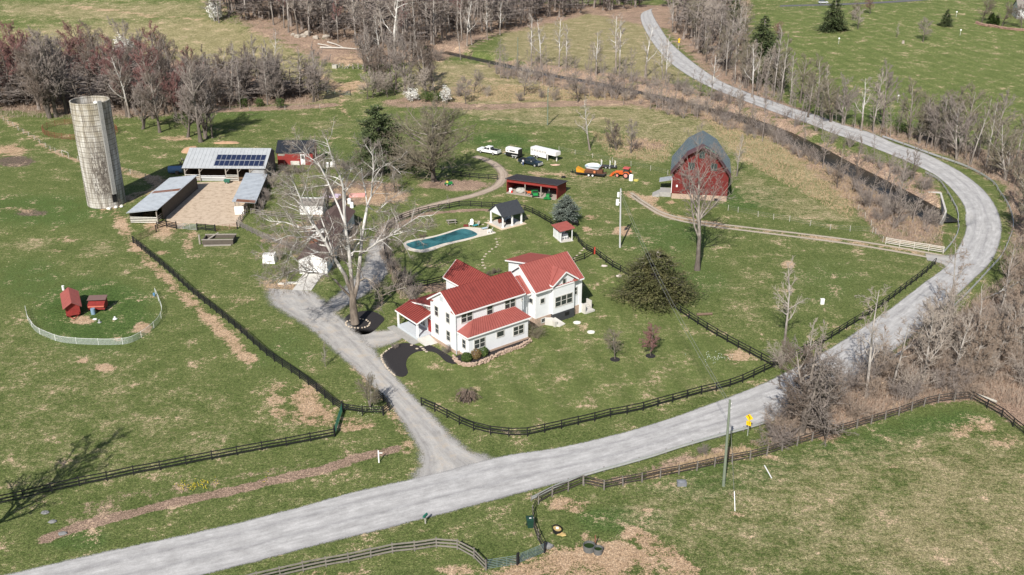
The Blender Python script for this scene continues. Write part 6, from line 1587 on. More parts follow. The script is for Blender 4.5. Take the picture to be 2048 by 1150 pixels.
# old stone and timber ruin and fallen trunks on the hill
ru = thing('ruined_pen', 'collapsed grey timber pen on the hillside beyond the creek trees', 'ruin', G(705, 138), R(-8))
for k in range(16):
    x = -6 + k * .8; MB().beam((x, rn.uniform(-1.2, 1.2), 0), (x + rn.uniform(-.8, 1.2), rn.uniform(-1.2, 1.2), rn.uniform(.8, 2.2)), .22, .2).build('timber', M_POSTG if k % 2 else M_WOOD, ru)
MB().box(-7, -5.4, -.8, .8, 0, 1.3).build('stone_block', M_POSTG, ru)
for k, (a, b, r_) in enumerate((((640, 97), (730, 102), .35), ((655, 86), (690, 99), .28), ((636, 90), (668, 98), .22))):
    A_, B_ = G(*a), G(*b); o = MB().tube([(0, 0, .4), tuple((B_ - A_) * .5 + Vector((0, 0, .7))), tuple(B_ - A_ + Vector((0, 0, .5)))], [r_, r_ * .7, r_ * .3], 7).build('fallen_trunk', M_PLASTICW if 0 else mat('pale_bark', (.50, .47, .42), .85)); o.location = A_
    tag(o, 'fallen pale tree trunk on the hillside, ' + ['the long level one', 'the short one behind', 'the shortest, leftmost one'][k], 'log', 'fallen trunks on the hillside')
rk_ = MB
for k, (u, v, s_) in enumerate(((618, 70, 1.3), (606, 74, 1.0), (594, 75, .9), (632, 78, 1.0), (652, 77, 1.1), (586, 71, .8))):
    o = MB().ball((0, 0, .4 * s_), (1.3 * s_, .9 * s_, .9 * s_), 7, 5, .25, rn).build('boulder', mat('grey_brown_rock', (.36, .32, .27), .9)); o.location = G(u, v)
    tag(o, 'boulder at the wood edge on the hillside, ' + ['the largest', 'left of the largest', 'third from the left', 'right of the largest', 'the rightmost', 'the leftmost'][k], 'rock', 'boulders at the wood edge')
# stone garden wall near the far white house
stone_row('stone_wall', [(1953, 47), (1966, 52), (1985, 54), (2005, 58), (2030, 61), (2070, 64)], 'low reddish stone garden wall in front of the far white house', 'wall', 1.1, .5, 2, mat('red_brown_stone', (.30, .19, .15), .9, 0, .4, 1), .7)
# far grey car on the top road
fr = thing('parked_car', 'small silver car on the far road at the top', 'car', G(1646, 7), R(2))
MB().prof_y([(-2.2, .4), (-2.2, 1.0), (2.0, .95), (2.2, .4)], -.85, .85).build('body', carpaint('silver_paint', (.5, .52, .55)), fr); MB().prof_y([(-1.9, 1.0), (-1.4, 1.5), (.5, 1.5), (1.2, .97)], -.75, .75).build('cabin', M_GLASS, fr)
for x in (-1.4, 1.4):
    for s in (-1, 1): wheel(fr, x, s * .8, .33, .2)
tag(ribbon("far_road", rows_c([(1560, 12), (1640, 10), (1700, 8), (1780, 4), (1860, -2)], 5), gravel_mat("asphalt", (.10, .10, .105), (.14, .14, .145), (.19, .19, .195)), .06, 6, 3), kind='structure')
for k, (u, v) in enumerate(((1912, 34), (1920, 71), (1795, 205), (1677, 88))):
    small(MB().box(-.03, .03, -.03, .03, 0, 2.0).ball((0, 0, 2.1), .35, 10, 6), 'nest_box', M_PLASTICW, u, v, 'white nest box on a pole in the far meadow, ' + ['uppermost', 'second, below the little spruce', 'lowest, near the creek trees', 'leftmost, beside the stump'][k], 'nest box', 'nest boxes in the far meadow')

# ---------------------------------------------------------------- person beside the dark pickup
pe = bpy.data.objects.new('person', bpy.data.meshes.new('person')); 
def person(loc, rz):
    V = [(0, 0, .95), (0, 0, 1.15), (0, .02, 1.38), (0, .02, 1.5), (0, 0, 1.62),            # pelvis waist chest neck head
         (.1, 0, .9), (.12, -.02, .5), (.12, .02, .09), (.12, -.12, .04),                        # right leg
         (-.1, 0, .9), (-.14, .05, .5), (-.15, .12, .09), (-.15, -.02, .04),
         (.19, .02, 1.4), (.25, .0, 1.13), (.22, -.18, .98), (.21, -.26, .95),
         (-.19, .02, 1.4), (-.26, .02, 1.13), (-.24, -.1, .92), (-.23, -.14, .86), (0, -.01, 1.72)]
    Ee = [(0, 1), (1, 2), (2, 3), (3, 4), (0, 5), (5, 6), (6, 7), (7, 8), (0, 9), (9, 10), (10, 11), (11, 12), (2, 13), (13, 14), (14, 15), (15, 16), (2, 17), (17, 18), (18, 19), (19, 20), (4, 21)]
    rad = [.15, .135, .16, .06, .10, .10, .07, .045, .04, .10, .07, .045, .04, .065, .045, .035, .035, .065, .045, .035, .035, .08]
    me = bpy.data.meshes.new('person'); me.from_pydata(V, Ee, [])
    o = bpy.data.objects.new('person', me); COL.objects.link(o)
    md = o.modifiers.new('skin', 'SKIN'); md.use_smooth_shade = True
    for k, sv in enumerate(me.skin_vertices[0].data): sv.radius = (rad[k], rad[k] * .85); sv.use_root = (k == 0)
    o.modifiers.new('sub', 'SUBSURF').levels = 1
    dg = bpy.context.evaluated_depsgraph_get(); dg.update()
    m2 = bpy.data.meshes.new_from_object(o.evaluated_get(dg)); o.modifiers.clear(); o.data = m2
    skin = mat('skin', (.50, .30, .22), .6); jeans = mat('blue_jeans', (.05, .09, .22), .8); shirt = mat('pale_shirt', (.60, .62, .66), .8); hair = mat('hair', (.06, .04, .03), .8); boot = mat('light_boots', (.55, .50, .45), .7)
    m2.materials.clear()
    for mm in (skin, jeans, shirt, hair, boot): m2.materials.append(mm)
    for p in m2.polygons:
        c = p.center
        p.material_index = 1 if .12 < c.z < .98 and abs(c.x) < .2 else 4 if c.z <= .12 else 3 if (c.z > 1.66 or (c.z > 1.56 and c.y > .03)) else 2 if c.z < 1.48 and not (abs(c.x) > .2 and c.z < 1.15) else 0
    o.location = loc; o.rotation_euler.z = rz
    return tag(o, 'person in blue jeans and pale shirt standing beside the dark pickup', 'person')
person(P(1046, 331.5), R(150))

# ================================================================ TREES
def bark(name, lo, hi, h0=2.0, h1=9.0, var=.3, scale=2.5):
    """bark that changes from the dark rough foot (lo) to the upper limbs (hi) with height on the tree"""
    if name in MATS: return MATS[name]
    m = bpy.data.materials.new(name); nt, N, Lk = nodes(m); co = coord(nt)
    z = N.new("ShaderNodeSeparateXYZ"); Lk.new(co, z.inputs[0])
    n = noise(nt, scaled(nt, co, (1, 1, .4)), scale, 5, .7)
    f = mapr(nt, math_(nt, 'ADD', z.outputs[2], math_(nt, 'MULTIPLY', math_(nt, 'SUBTRACT', n, .5), 8.0)), h0, h1)
    c = mixc(nt, f, lo, hi)
    v = mapr(nt, n, .3, .7, 1 - var, 1 + var * .5)
    vm = N.new("ShaderNodeVectorMath"); vm.operation = 'SCALE'; Lk.new(c, vm.inputs[0]); Lk.new(v, vm.inputs['Scale'])
    bsdf(nt, vm.outputs[0], .9, 0, n, .5, .03, .1)
    MATS[name] = m; return m
B_GREY = bark('grey_bark', (.13, .11, .095), (.30, .265, .235))
B_PALE = bark('pale_bark_trunk', (.19, .165, .145), (.37, .34, .31), 1, 6)
B_SYC = bark('sycamore_bark', (.20, .165, .135), (.58, .56, .53), 6, 14, .5, .9)
B_SYC2 = bark('white_sycamore_bark', (.26, .22, .19), (.62, .60, .565), 3, 9, .35, 1.0)
B_TWIG = mat('twig_grey_brown', (.235, .200, .178), .9, 0, .3, .5)
B_TWIGT = mat('twig_tan', (.30, .235, .185), .9, 0, .3, .5)
B_TWIGP = mat('twig_pale', (.36, .31, .265), .9, 0, .3, .5)
B_TWIGD = mat('twig_dark', (.155, .122, .100), .9, 0, .3, .5)
B_TWIGR = mat('twig_red_buds', (.22, .115, .105), .9, 0, .4, .25, (.15, .10, .09))
B_TWIGO = mat('twig_olive', (.20, .175, .125), .9, 0, .3, .5)
def leafm(name, a, b, c=None, scale=.35):
    if name in MATS: return MATS[name]
    m = bpy.data.materials.new(name); nt, N, Lk = nodes(m)
    oi = N.new("ShaderNodeObjectInfo")
    n1 = noise(nt, coord(nt), scale, 4, .7); n2 = noise(nt, coord(nt), 3.0, 2, .7)
    f = math_(nt, 'ADD', math_(nt, 'MULTIPLY', n1, .5), math_(nt, 'MULTIPLY', n2, .5))
    col = ramp(nt, f, [(.35, a), (.62, b)] if not c else [(.33, a), (.5, b), (.66, c)])
    bsdf(nt, col, .8, 0, None, spec=.2); MATS[name] = m; return m
L_PINE = leafm('pine_needles', (.024, .040, .018), (.085, .115, .048), (.17, .19, .085))
L_CEDAR = leafm('cedar_foliage', (.034, .040, .016), (.095, .100, .040), (.20, .18, .080))
L_SPRUCE = leafm('blue_spruce_needles', (.09, .115, .095), (.24, .275, .235))
L_BLOSS = leafm('white_blossom', (.50, .49, .46), (.82, .82, .78))
L_GREEN = leafm('evergreen_leaves', (.03, .055, .015), (.09, .13, .035))
L_REDB = leafm('red_maple_buds', (.15, .085, .078), (.27, .125, .115))
L_YG = leafm('fresh_bud_haze', (.20, .19, .10), (.32, .30, .17))

class TB:
    """fast branch builder: trunk and crown meshes"""
    def __init__(s): s.t = [[], []]; s.c = [[], []]
    def tube(s, which, pts, rads, n):
        V, F = s.t if which == 0 else s.c
        base = len(V); m = len(pts)
        for k in range(m):
            a = pts[k - 1] if k else pts[0]; b = pts[k + 1] if k < m - 1 else pts[k]
            d = b - a
            if d.length < 1e-6: d = Vector((0, 0, 1))
            x = d.orthogonal().normalized(); y = d.cross(x).normalized(); r = rads[k]; p = pts[k]
            if k == m - 1 and which == 1:
                V.append((p.x, p.y, p.z))
            else:
                for j in range(n):
                    c, q = CS[n][j]; V.append((p.x + (x.x * c + y.x * q) * r, p.y + (x.y * c + y.y * q) * r, p.z + (x.z * c + y.z * q) * r))
        for k in range(m - 1):
            last = (k == m - 2 and which == 1)
            for j in range(n):
                j2 = (j + 1) % n
                if last: F.append((base + k * n + j, base + k * n + j2, base + (m - 1) * n))
                else: F.append((base + k * n + j, base + k * n + j2, base + (k + 1) * n + j2, base + (k + 1) * n + j))
    def meshes(s, mt, mc, name='tree'):
        out = []
        for (V, F), m in ((s.t, mt), (s.c, mc)):
            me = bpy.data.meshes.new(name); me.from_pydata(V, [], F); me.materials.append(m)
            me.polygons.foreach_set('use_smooth', [True] * len(F)); me.update(); out.append(me)
        return out
CS = {n: [(math.cos(2 * math.pi * j / n), math.sin(2 * math.pi * j / n)) for j in range(n)] for n in (3, 4, 5, 6, 8, 10, 12)}

def wander(p, d, L, segs, wob, up, rd):
    pts = [p.copy()]; d = d.normalized()
    for _ in range(segs):
        d = (d + Vector((rd.gauss(0, wob), rd.gauss(0, wob), rd.gauss(0, wob) + up))).normalized()
        p = p + d * (L / segs); pts.append(p.copy())
    return pts, d

def sprout(tb, pts, rads, lvl, maxl, L0, rd, cfg):
    """side branches along a limb given by pts"""
    n = cfg['n'][min(lvl, len(cfg['n']) - 1)]
    m = len(pts) - 1
    for k in range(n):
        t = cfg['t0'][min(lvl, len(cfg['t0']) - 1)]; t = t + (1 - t) * (k + rd.random()) / n
        i = min(m - 1, int(t * m)); f = t * m - i
        p = pts[i].lerp(pts[i + 1], f); r = rads[i] * (1 - f) + rads[i + 1] * f
        ax = (pts[i + 1] - pts[i]).normalized()
        az = rd.random() * 2 * math.pi + k * 2.4
        x = ax.orthogonal().normalized(); y = ax.cross(x)
        side = x * math.cos(az) + y * math.sin(az)
        ang = cfg['ang'][min(lvl, len(cfg['ang']) - 1)] * rd.uniform(.75, 1.25)
        d = ax * math.cos(ang) + side * math.sin(ang)
        if lvl == 0 and d.z < cfg.get('minz', -.1): d.z = abs(d.z) * .3
        L = L0 * rd.uniform(.6, 1.1) * (cfg['shape'](t) if lvl == 0 else (1.15 - .6 * t))
        branch(tb, p, d, L, min(r * .62, L * .035 + .008), lvl + 1, maxl, rd, cfg)

def branch(tb, p, d, L, r, lvl, maxl, rd, cfg):
    segs = (7, 5, 3, 2, 2)[min(lvl, 4)] if L > .5 else 1
    wob = cfg['wob'] * (1, 1.1, 1.2, 1.3, 1.3)[min(lvl, 4)]
    pts, _ = wander(p, d, L, segs, wob, cfg['up'], rd)
    r = max(r, cfg.get('rmin', .012))
    rads = [max(cfg.get('rmin', .012) * .7, r * (1 - .85 * k / segs)) for k in range(segs + 1)]
    tb.tube(0 if lvl <= 1 else 1, pts, rads, (8, 5, 4, 3, 3)[min(lvl, 4)])
    if lvl < maxl:
        sprout(tb, pts, rads, lvl, maxl, L * cfg['ratio'], rd, cfg)

def cfgd(**k):
    c = dict(n=(18, 9, 7, 5), t0=(.35, .2, .15, .1), ang=(.9, .75, .7, .6), wob=.09, up=.05, ratio=.52, shape=lambda t: 1.1 - .7 * t, rmin=.026)
    c.update(k); return c
def tree_mesh(seed, Ht, r, cfg, maxl, L1, lean=(0, 0), forks=1, mt=B_GREY, mc=B_TWIG):
    rd = random.Random(seed); tb = TB()
    for f in range(forks):
        d = Vector((lean[0] + (rd.uniform(-.28, .28) if forks > 1 else 0), lean[1] + (rd.uniform(-.28, .28) if forks > 1 else 0), 1))
        hh = Ht * (1 if f == 0 else rd.uniform(.7, .95)); rr = r * (1 if f == 0 else .75)
        pts, _ = wander(Vector((rd.uniform(-.2, .2) * (forks > 1), rd.uniform(-.2, .2) * (forks > 1), -.3)), d, hh, 9, .05, .05, rd)
        rads = [rr * (1 - .9 * (k / 9) ** .85) + .02 for k in range(10)]; rads[0] *= 1.35
        tb.tube(0, pts, rads, 8)
        sprout(tb, pts, rads, 0, maxl, L1, rd, cfg)
    return tb.meshes(mt, mc)

C_FOREST = cfgd(n=(20, 9, 9, 5), t0=(.36, .2, .15), ang=(.75, .7, .7), rmin=.034, shape=lambda t: 1.25 - .85 * t)
C_WIDE = cfgd(n=(17, 9, 8, 3), t0=(.2, .2, .15), ang=(.85, .7, .7), up=.10, rmin=.03, shape=lambda t: 1.15 - .55 * t)
C_OVAL = cfgd(n=(26, 9, 9, 3), t0=(.18, .2, .15), ang=(.95, .75, .7), up=.07, rmin=.028, shape=lambda t: 1.25 - .8 * t)
C_SHRUB = cfgd(n=(8, 10, 8, 4), t0=(.1, .1, .1), ang=(.6, .7, .7), wob=.16, up=.03, ratio=.6, shape=lambda t: 1.1 - .4 * t, rmin=.017)
C_GNARL = cfgd(n=(11, 7, 6, 4), t0=(.3, .2, .15), ang=(.8, .85, .8), wob=.2, up=.05, ratio=.52, rmin=.028)
C_VINE = cfgd(n=(22, 8, 6), t0=(.05, .1, .1), ang=(1.4, .9, .8), wob=.25, up=-.02, ratio=.5, rmin=.02, shape=lambda t: 1.0, minz=-1)
PROTO = {}
def proto(key, seed, *a, **k): PROTO[key] = tree_mesh(seed, *a, **k)
proto('forest1', 11, 17, .24, C_FOREST, 3, 4.0, mt=B_PALE)
proto('forest2', 12, 20, .27, C_FOREST, 3, 4.4, mt=B_GREY)
proto('forest3', 13, 15, .17, C_FOREST, 3, 3.0, lean=(.08, 0), mt=B_PALE, mc=B_TWIGP)
proto('wide1', 21, 13, .33, C_WIDE, 4, 5.6, mt=B_GREY)
proto('wide2', 22, 12, .30, C_WIDE, 4, 5.2, forks=2, mt=B_GREY)
proto('syc1', 31, 19, .38, C_GNARL, 4, 7.0, mt=B_SYC2, mc=B_TWIGP)
proto('syc2', 32, 17, .30, C_GNARL, 4, 6.0, lean=(-.12, 0), mt=B_SYC2, mc=B_TWIGP)
proto('slim1', 41, 11, .13, cfgd(n=(22, 8, 7), t0=(.15, .15), ang=(.7, .7), up=.12, ratio=.5, rmin=.03), 3, 3.0, mt=B_GREY)
proto('oval1', 51, 8.6, .16, C_OVAL, 3, 4.6, mt=B_GREY)
def shrub_mesh(seed, h, n, mc=B_TWIG, cfg=C_SHRUB, spread=.6, maxl=3):
    rd = random.Random(seed); tb = TB()
    for k in range(n):
        a = rd.random() * 6.28; s = rd.random() ** .7 * spread
        d = Vector((math.cos(a) * s, math.sin(a) * s, 1))
        branch(tb, Vector((math.cos(a) * s * .4, math.sin(a) * s * .4, -.1)), d, h * rd.uniform(.7, 1.05), .05, 1, maxl, rd, cfg)
    return tb.meshes(mc, mc)
PROTO['shrub1'] = shrub_mesh(61, 3.6, 12)
PROTO['shrub2'] = shrub_mesh(62, 3.0, 14, spread=1.1)
PROTO['shrub3'] = shrub_mesh(63, 4.2, 9, B_TWIGP, spread=.5)
PROTO['vine1'] = tree_mesh(71, 8, .3, C_VINE, 3, 3.0, forks=2, mt=B_GREY)

def leaf_cloud(pts_fn, count, size, rd, aspect=1.0, jit=1.0):
    """count small faces at points given by pts_fn(rd) -> (point, outward dir)"""
    V = []; F = []
    for _ in range(count):
        p, d = pts_fn(rd)
        d = (d + Vector((rd.gauss(0, .5), rd.gauss(0, .5), rd.gauss(0, .5))) * jit)
        if d.length < 1e-3: d = Vector((0, 0, 1))
        d.normalize(); x = d.orthogonal().normalized(); y = d.cross(x)
        a = rd.random() * 6.28; u = x * math.cos(a) + y * math.sin(a); w = d * .4 + (x * -math.sin(a) + y * math.cos(a)) * .9
        s = size * rd.uniform(.5, 1.25); i = len(V)
        V += [tuple(p - u * s * .5), tuple(p + u * s * .5), tuple(p + w * s * aspect)]
        F.append((i, i + 1, i + 2))
    return V, F
def mk(name, V, F, m):
    me = bpy.data.meshes.new(name); me.from_pydata(V, [], F); me.materials.append(m); me.update(); return me

def crown_points(mesh):
    return [v.co.copy() for v in mesh.vertices]
def buds(meshes, count, size, m, seed, zmin=0):
    rd = random.Random(seed); vs = [v.co.copy() for v in meshes[1].vertices if v.co.z > zmin]
    def fn(rd):
        p = rd.choice(vs); return p + Vector((rd.gauss(0, .06), rd.gauss(0, .06), rd.gauss(0, .06))), Vector((0, 0, 1))
    V, F = leaf_cloud(fn, count, size, rd)
    return mk('buds', V, F, m)
def conifer(seed, Ht, rad, m, layers=14, per=9, needle=.22, count=34, droop=-.15, base=.05, shape=lambda t: (1 - t) ** .85, tr=.3, irr=.25):
    rd = random.Random(seed); tb = TB()
    tb.tube(0, [Vector((0, 0, -.3)), Vector((0, 0, Ht * .5)), Vector((0, 0, Ht * .98))], [tr, tr * .6, .03], 8)
    V = []; F = []
    for l in range(layers):
        t = base + (1 - base) * (l + rd.random() * .6) / layers
        z = t * Ht; R_ = rad * shape((t - base) / (1 - base)) + .15
        for k in range(max(3, int(per * (1 - .5 * t)))):
            a = rd.random() * 6.28; rr = R_ * rd.uniform(1 - irr, 1 + irr * .5)
            d = Vector((math.cos(a), math.sin(a), 0)); tip = Vector((0, 0, z)) + d * rr + Vector((0, 0, droop * rr + rd.gauss(0, .1) * rr))
            s0 = Vector((0, 0, z))
            tb.tube(0, [s0, tip], [.05, .02], 3)
            nn = int(count * rr / rad) + 4
            for q in range(nn):
                f = rd.uniform(.3, 1.05); c = s0.lerp(tip, f) + Vector((rd.gauss(0, 1), rd.gauss(0, 1), rd.gauss(0, .45))) * .13 * rr * (.5 + .5 * f) ** .5
                dd = (d + Vector((rd.gauss(0, .6), rd.gauss(0, .6), rd.gauss(.15, .5)))).normalized(); x = dd.cross(Vector((0, 0, 1))).normalized()
                s_ = needle * rd.uniform(.6, 1.3); i = len(V)
                V += [tuple(c - x * s_ * .5), tuple(c + x * s_ * .5), tuple(c + dd * s_ * 1.5)]
                F.append((i, i + 1, i + 2))
    me = bpy.data.meshes.new('trunk'); me.from_pydata(tb.t[0], [], tb.t[1]); me.materials.append(B_GREY)
    return [me, mk('crown', V, F, m)]

def put(key, u=None, v=None, sc=1.0, rz=None, label='', cat='tree', group=None, name='tree', mt=None, mc=None, world=None, extra=None, scz=None, tilt=None):
    ms = PROTO[key] if isinstance(key, str) else key
    g = world if world is not None else G(u, v)
    g = Vector((g[0], g[1], H(g[0], g[1])))
    r = thing(name, label, cat, g, rn.random() * 6.28 if rz is None else rz, group)
    r.scale = (sc, sc, (scz or 1.0) * sc)
    if tilt: r.rotation_euler.x, r.rotation_euler.y = tilt
    for nm, me, mm in (('trunk', ms[0], mt), ('crown', ms[1], mc)):
        if nm == 'trunk' and key in ('shrub1', 'shrub2', 'shrub3'): nm = 'stems'
        if nm == 'crown' and key in ('shrub1', 'shrub2', 'shrub3'): nm = 'twigs'
        o = bpy.data.objects.new(nm, me); COL.objects.link(o); o.parent = r
        if mm:
            o.material_slots[0].link = 'OBJECT'; o.material_slots[0].material = mm
    if extra:
        for nm, me in extra:
            o = bpy.data.objects.new(nm, me); COL.objects.link(o); o.parent = r
    return r

# ---------------------------------------------------------------- the big sycamore
def sycamore():
    base = G(711, 652); Y0 = base.y; rd = random.Random(5)
    q = lambda x, y: (540 + x / 2.675, 250 + y / 2.675)
    limbs = [  # photo outline of each limb, its radii, and how far it reaches away from (+) or towards (-) the viewer
        ([(455, 1060), (452, 1010), (448, 960), (442, 900)], .95, .62, 0, 0),
        ([(442, 900), (430, 780), (425, 690), (412, 600), (402, 530)], .42, .30, 0, -1.0),
        ([(402, 530), (396, 430), (386, 330), (372, 265), (340, 200), (312, 115), (300, 70)], .28, .07, -1, -3.5),
        ([(402, 530), (372, 450), (330, 350), (300, 290), (270, 215), (200, 170), (120, 90)], .22, .05, -1, 4),
        ([(400, 500), (402, 400), (408, 310), (440, 225)], .14, .04, -1, 3),
        ([(448, 930), (470, 840), (478, 760), (482, 690), (490, 600), (505, 500), (522, 425)], .48, .24, 0, 2.5),
        ([(522, 425), (538, 380), (545, 320), (555, 240), (548, 165), (510, 105)], .20, .05, 2.5, 1),
        ([(520, 430), (512, 350), (496, 290), (490, 230)], .13, .04, 2.5, 6),
        ([(535, 395), (575, 340), (606, 290)], .10, .03, 2.2, 4),
        ([(545, 310), (590, 235), (632, 205), (700, 262)], .10, .03, 2, -1),
        ([(484, 690), (560, 640), (640, 592), (720, 540), (795, 492), (872, 482)], .26, .05, 1, -5),
        ([(640, 592), (700, 575), (770, 560), (840, 572)], .10, .03, -1.5, -6),
        ([(436, 700), (470, 640), (515, 600), (580, 600), (620, 582)], .18, .05, -.5, 5),
        ([(490, 560), (540, 552), (592, 572)], .10, .04, 1.5, 4),
        ([(440, 905), (400, 800), (345, 705), (292, 625), (245, 545), (185, 450), (145, 350), (110, 270)], .46, .06, 0, -4.5),
        ([(245, 545), (150, 545), (80, 520), (0, 515), (-60, 480)], .18, .03, -2.5, 2),
        ([(292, 625), (225, 600), (150, 600), (95, 592), (0, 628)], .16, .03, -2, -8),
        ([(225, 600), (120, 660), (85, 740), (60, 830)], .10, .03, -2.6, -6),
        ([(330, 690), (255, 682), (205, 705), (150, 765)], .14, .03, -1.5, -7),
        ([(340, 700), (270, 480), (240, 420), (150, 360), (60, 320)], .14, .03, -1.5, 6),
        ([(436, 925), (385, 870), (300, 800), (205, 790), (130, 778), (60, 810), (0, 848)], .26, .04, 0, -8),
        ([(205, 790), (120, 700), (40, 690), (-40, 720)], .09, .03, -5, -9),
        ([(470, 840), (510, 820), (560, 850), (603, 912), (598, 965)], .24, .05, .8, -4),
        ([(603, 912), (650, 890), (720, 870), (760, 900)], .09, .03, -3, -5),
        ([(520, 430), (570, 462), (640, 400), (712, 345)], .13, .03, 2, 7),
        ([(560, 640), (620, 540), (640, 470)], .10, .03, 0, 5),
        ([(345, 705), (330, 640), (340, 560), (300, 440)], .12, .03, -1, 5),
        ([(478, 760), (430, 900), (520, 720), (600, 700)], .0, .0, 0, 0)]
    tb = TB(); cfg = cfgd(n=(9, 8, 7, 4), t0=(.25, .15, .1), ang=(.85, .8, .8), wob=.2, up=.02, ratio=.55, rmin=.017, minz=-.8, shape=lambda t: 1.15 - .5 * t)
    for pts, r0, r1, y0, y1 in limbs:
        if r0 == 0: continue
        r0 *= .77; r1 *= .78
        W = []
        for k, (x, y) in enumerate(pts):
            t = k / (len(pts) - 1); W.append(atY(*q(x, y), Y0 + y0 + (y1 - y0) * t) - base)
        sm_ = [Vector(a) for a in smooth_path([tuple(w) for w in W], .9)]
        n = len(sm_) - 1
        sm_ = [p + Vector((rd.gauss(0, .05), rd.gauss(0, .12), rd.gauss(0, .05))) if 0 < k < n else p for k, p in enumerate(sm_)]
        rads = [r0 + (r1 - r0) * k / n for k in range(n + 1)]
        tb.tube(0, sm_, rads, 10)
        if r0 < .34 or r1 < .1:
            L = sum((b - a).length for a, b in zip(sm_[:-1], sm_[1:]))
            cfg['n'] = (max(5, int(L * 1.3)), 9, 9, 4)
            sprout(tb, sm_, rads, 0, 3, 3.3 + L * .12, rd, cfg)
    ms = tb.meshes(B_SYC, mat('sycamore_twigs', (.25, .215, .185), .9, 0, .35, .4))
    return put(ms, world=base, rz=0, label='huge bare sycamore with white limbs beside the driveway bend', name='sycamore_tree')
sycamore()

# ---------------------------------------------------------------- single trees in the yard and meadows
def bare(u, v, key, sc, label, mt=None, mc=None, group=None, rz=None, scz=None, extra=None, name='bare_tree', tilt=None):
    return put(key, u, v, sc, rz, label, 'tree', group, name, mt, mc, None, extra, scz, tilt)
lone = tree_mesh(101, 11.5, .42, cfgd(n=(34, 12, 9, 3), t0=(.12, .15, .1), ang=(1.15, .75, .75), up=.07, wob=.11, ratio=.52, rmin=.024, shape=lambda t: 1.15 - .66 * t), 4, 8.2, mt=B_GREY, mc=B_TWIGO)
bare(868, 362, lone, 1.5, 'broad round-crowned bare tree with olive twigs beside the farm track')
PROTO['pine'] = conifer(111, 16, 6.6, L_PINE, 22, 13, .36, 150, .10, .14, lambda t: (1 - t) ** .45 * (.9 + .15 * math.sin(t * 13)), .4, .5)
put('pine', 762, 345, 1.0, None, 'tall dark green pine left of the round-crowned tree', name='pine_tree')
PROTO['cedar'] = conifer(112, 9.0, 6.4, L_CEDAR, 22, 18, .24, 125, .05, .02, lambda t: (1 - t) ** .5, .4, .4)
put('cedar', 1308, 597, .98, .4, 'wide dark olive cedar spreading over the crossing fence', name='cedar_tree')
PROTO['spruce'] = conifer(113, 5.6, 2.3, L_SPRUCE, 16, 14, .19, 85, -.03, .28, lambda t: (1 - t ** 1.6) ** .8, .16, .3)
put('spruce', 1131, 446, 1.08, None, 'small blue-grey spruce behind the red-roofed bar hut', name='spruce_tree')
PROTO['xmas'] = conifer(114, 12, 5.2, L_PINE, 18, 14, .36, 80, -.12, .04, lambda t: (1 - t) ** .8, .3, .3)
put('xmas', 1665, 62, 1.18, None, 'large dark conifer alone in the upper right meadow', name='conifer')
put('xmas', 1891, 52, .58, 2.0, 'small dark spruce near the far stone wall', name='conifer')
put('xmas', 1523, 112, 1.25, 1.0, 'dark conifer beside the far bend of the road', name='conifer')
put('xmas', 1540, 165, 1.1, 3.0, 'dark conifer hidden among the roadside trees', name='conifer')
put('xmas', 1466, 60, 1.1, 4.0, 'dark conifer at the left edge of the upper right meadow', name='conifer')
PROTO['cone'] = conifer(115, 3.6, .95, L_GREEN, 14, 12, .28, 34, .3, .02, lambda t: (1 - t) ** .5, .1, .2)
put('cone', 1981, 48, 1.25, 1.0, 'small cone-shaped evergreen by the stone wall, left one', name='evergreen_shrub', group='cone evergreens at the far wall')
put('cone', 1992, 50, 1.05, 2.0, 'small cone-shaped evergreen by the stone wall, right one', name='evergreen_shrub', group='cone evergreens at the far wall')
big = tree_mesh(121, 16, .40, cfgd(n=(15, 8, 7, 5), t0=(.32, .2, .15), ang=(.66, .7, .7), up=.08, wob=.15, ratio=.52, rmin=.022, shape=lambda t: 1.3 - .6 * t), 4, 9.4, mt=B_GREY, mc=B_TWIG, lean=(.12, 0))
bare(1394, 540, big, 1.2, 'tall bare grey tree with a stout leaning trunk in front of the gambrel barn', rz=0)
PROTO['thin1'] = tree_mesh(122, 13.5, .22, cfgd(n=(20, 8, 6), t0=(.3, .15), ang=(.8, .7), up=.1, wob=.12, ratio=.5, rmin=.024), 3, 4.2, mt=B_PALE, mc=B_TWIGP, lean=(.1, 0))
bare(1568, 690, 'thin1', 1.0, 'slender pale bare tree standing alone in the fenced meadow', rz=0)
bare(1230, 718, 'oval1', .52, 'small bushy bare tree in the front lawn with a mulch ring, left one', mc=B_TWIGO)
ob = tree_mesh(123, 5.2, .08, C_OVAL, 3, 2.5, mt=B_GREY, mc=B_TWIGR); bare(1301, 711, ob, .95, 'small young tree with dark red buds in the front lawn', extra=[('buds', buds(ob, 1500, .09, L_REDB, 9))])
for u, v, t_ in ((1230, 719, 'left'), (1301, 712, 'right'), (933, 798, 'front')):
    g_ = G(u, v); o = MB().cyl(0, 0, -.05, .05, .75 if t_ != 'front' else 1.0, None, 16).build('mulch_ring', M_MULCH); o.location = g_
    tag(o, 'round black mulch ring under the ' + {'left': 'bushy olive tree', 'right': 'red-budded young tree', 'front': 'weeping shrub'}[t_] + ' on the front lawn', 'mulch ring')
C_WEEP = cfgd(n=(34, 9, 6), t0=(.5, .1), ang=(1.3, .5), up=-.30, wob=.10, ratio=.5, rmin=.02, minz=-1, shape=lambda t: 1.0)
wp_ = tree_mesh(124, 1.9, .10, C_WEEP, 3, 2.1, mt=B_GREY, mc=mat('weeping_twigs', (.28, .21, .17), .9)); bare(933, 798, wp_, 1.0, 'low mounded weeping tree with pinkish brown twigs on the front lawn', name='weeping_tree')
bare(651, 733, 'slim1', .36, 'tiny bare sapling beside the upper driveway', mt=B_PALE)
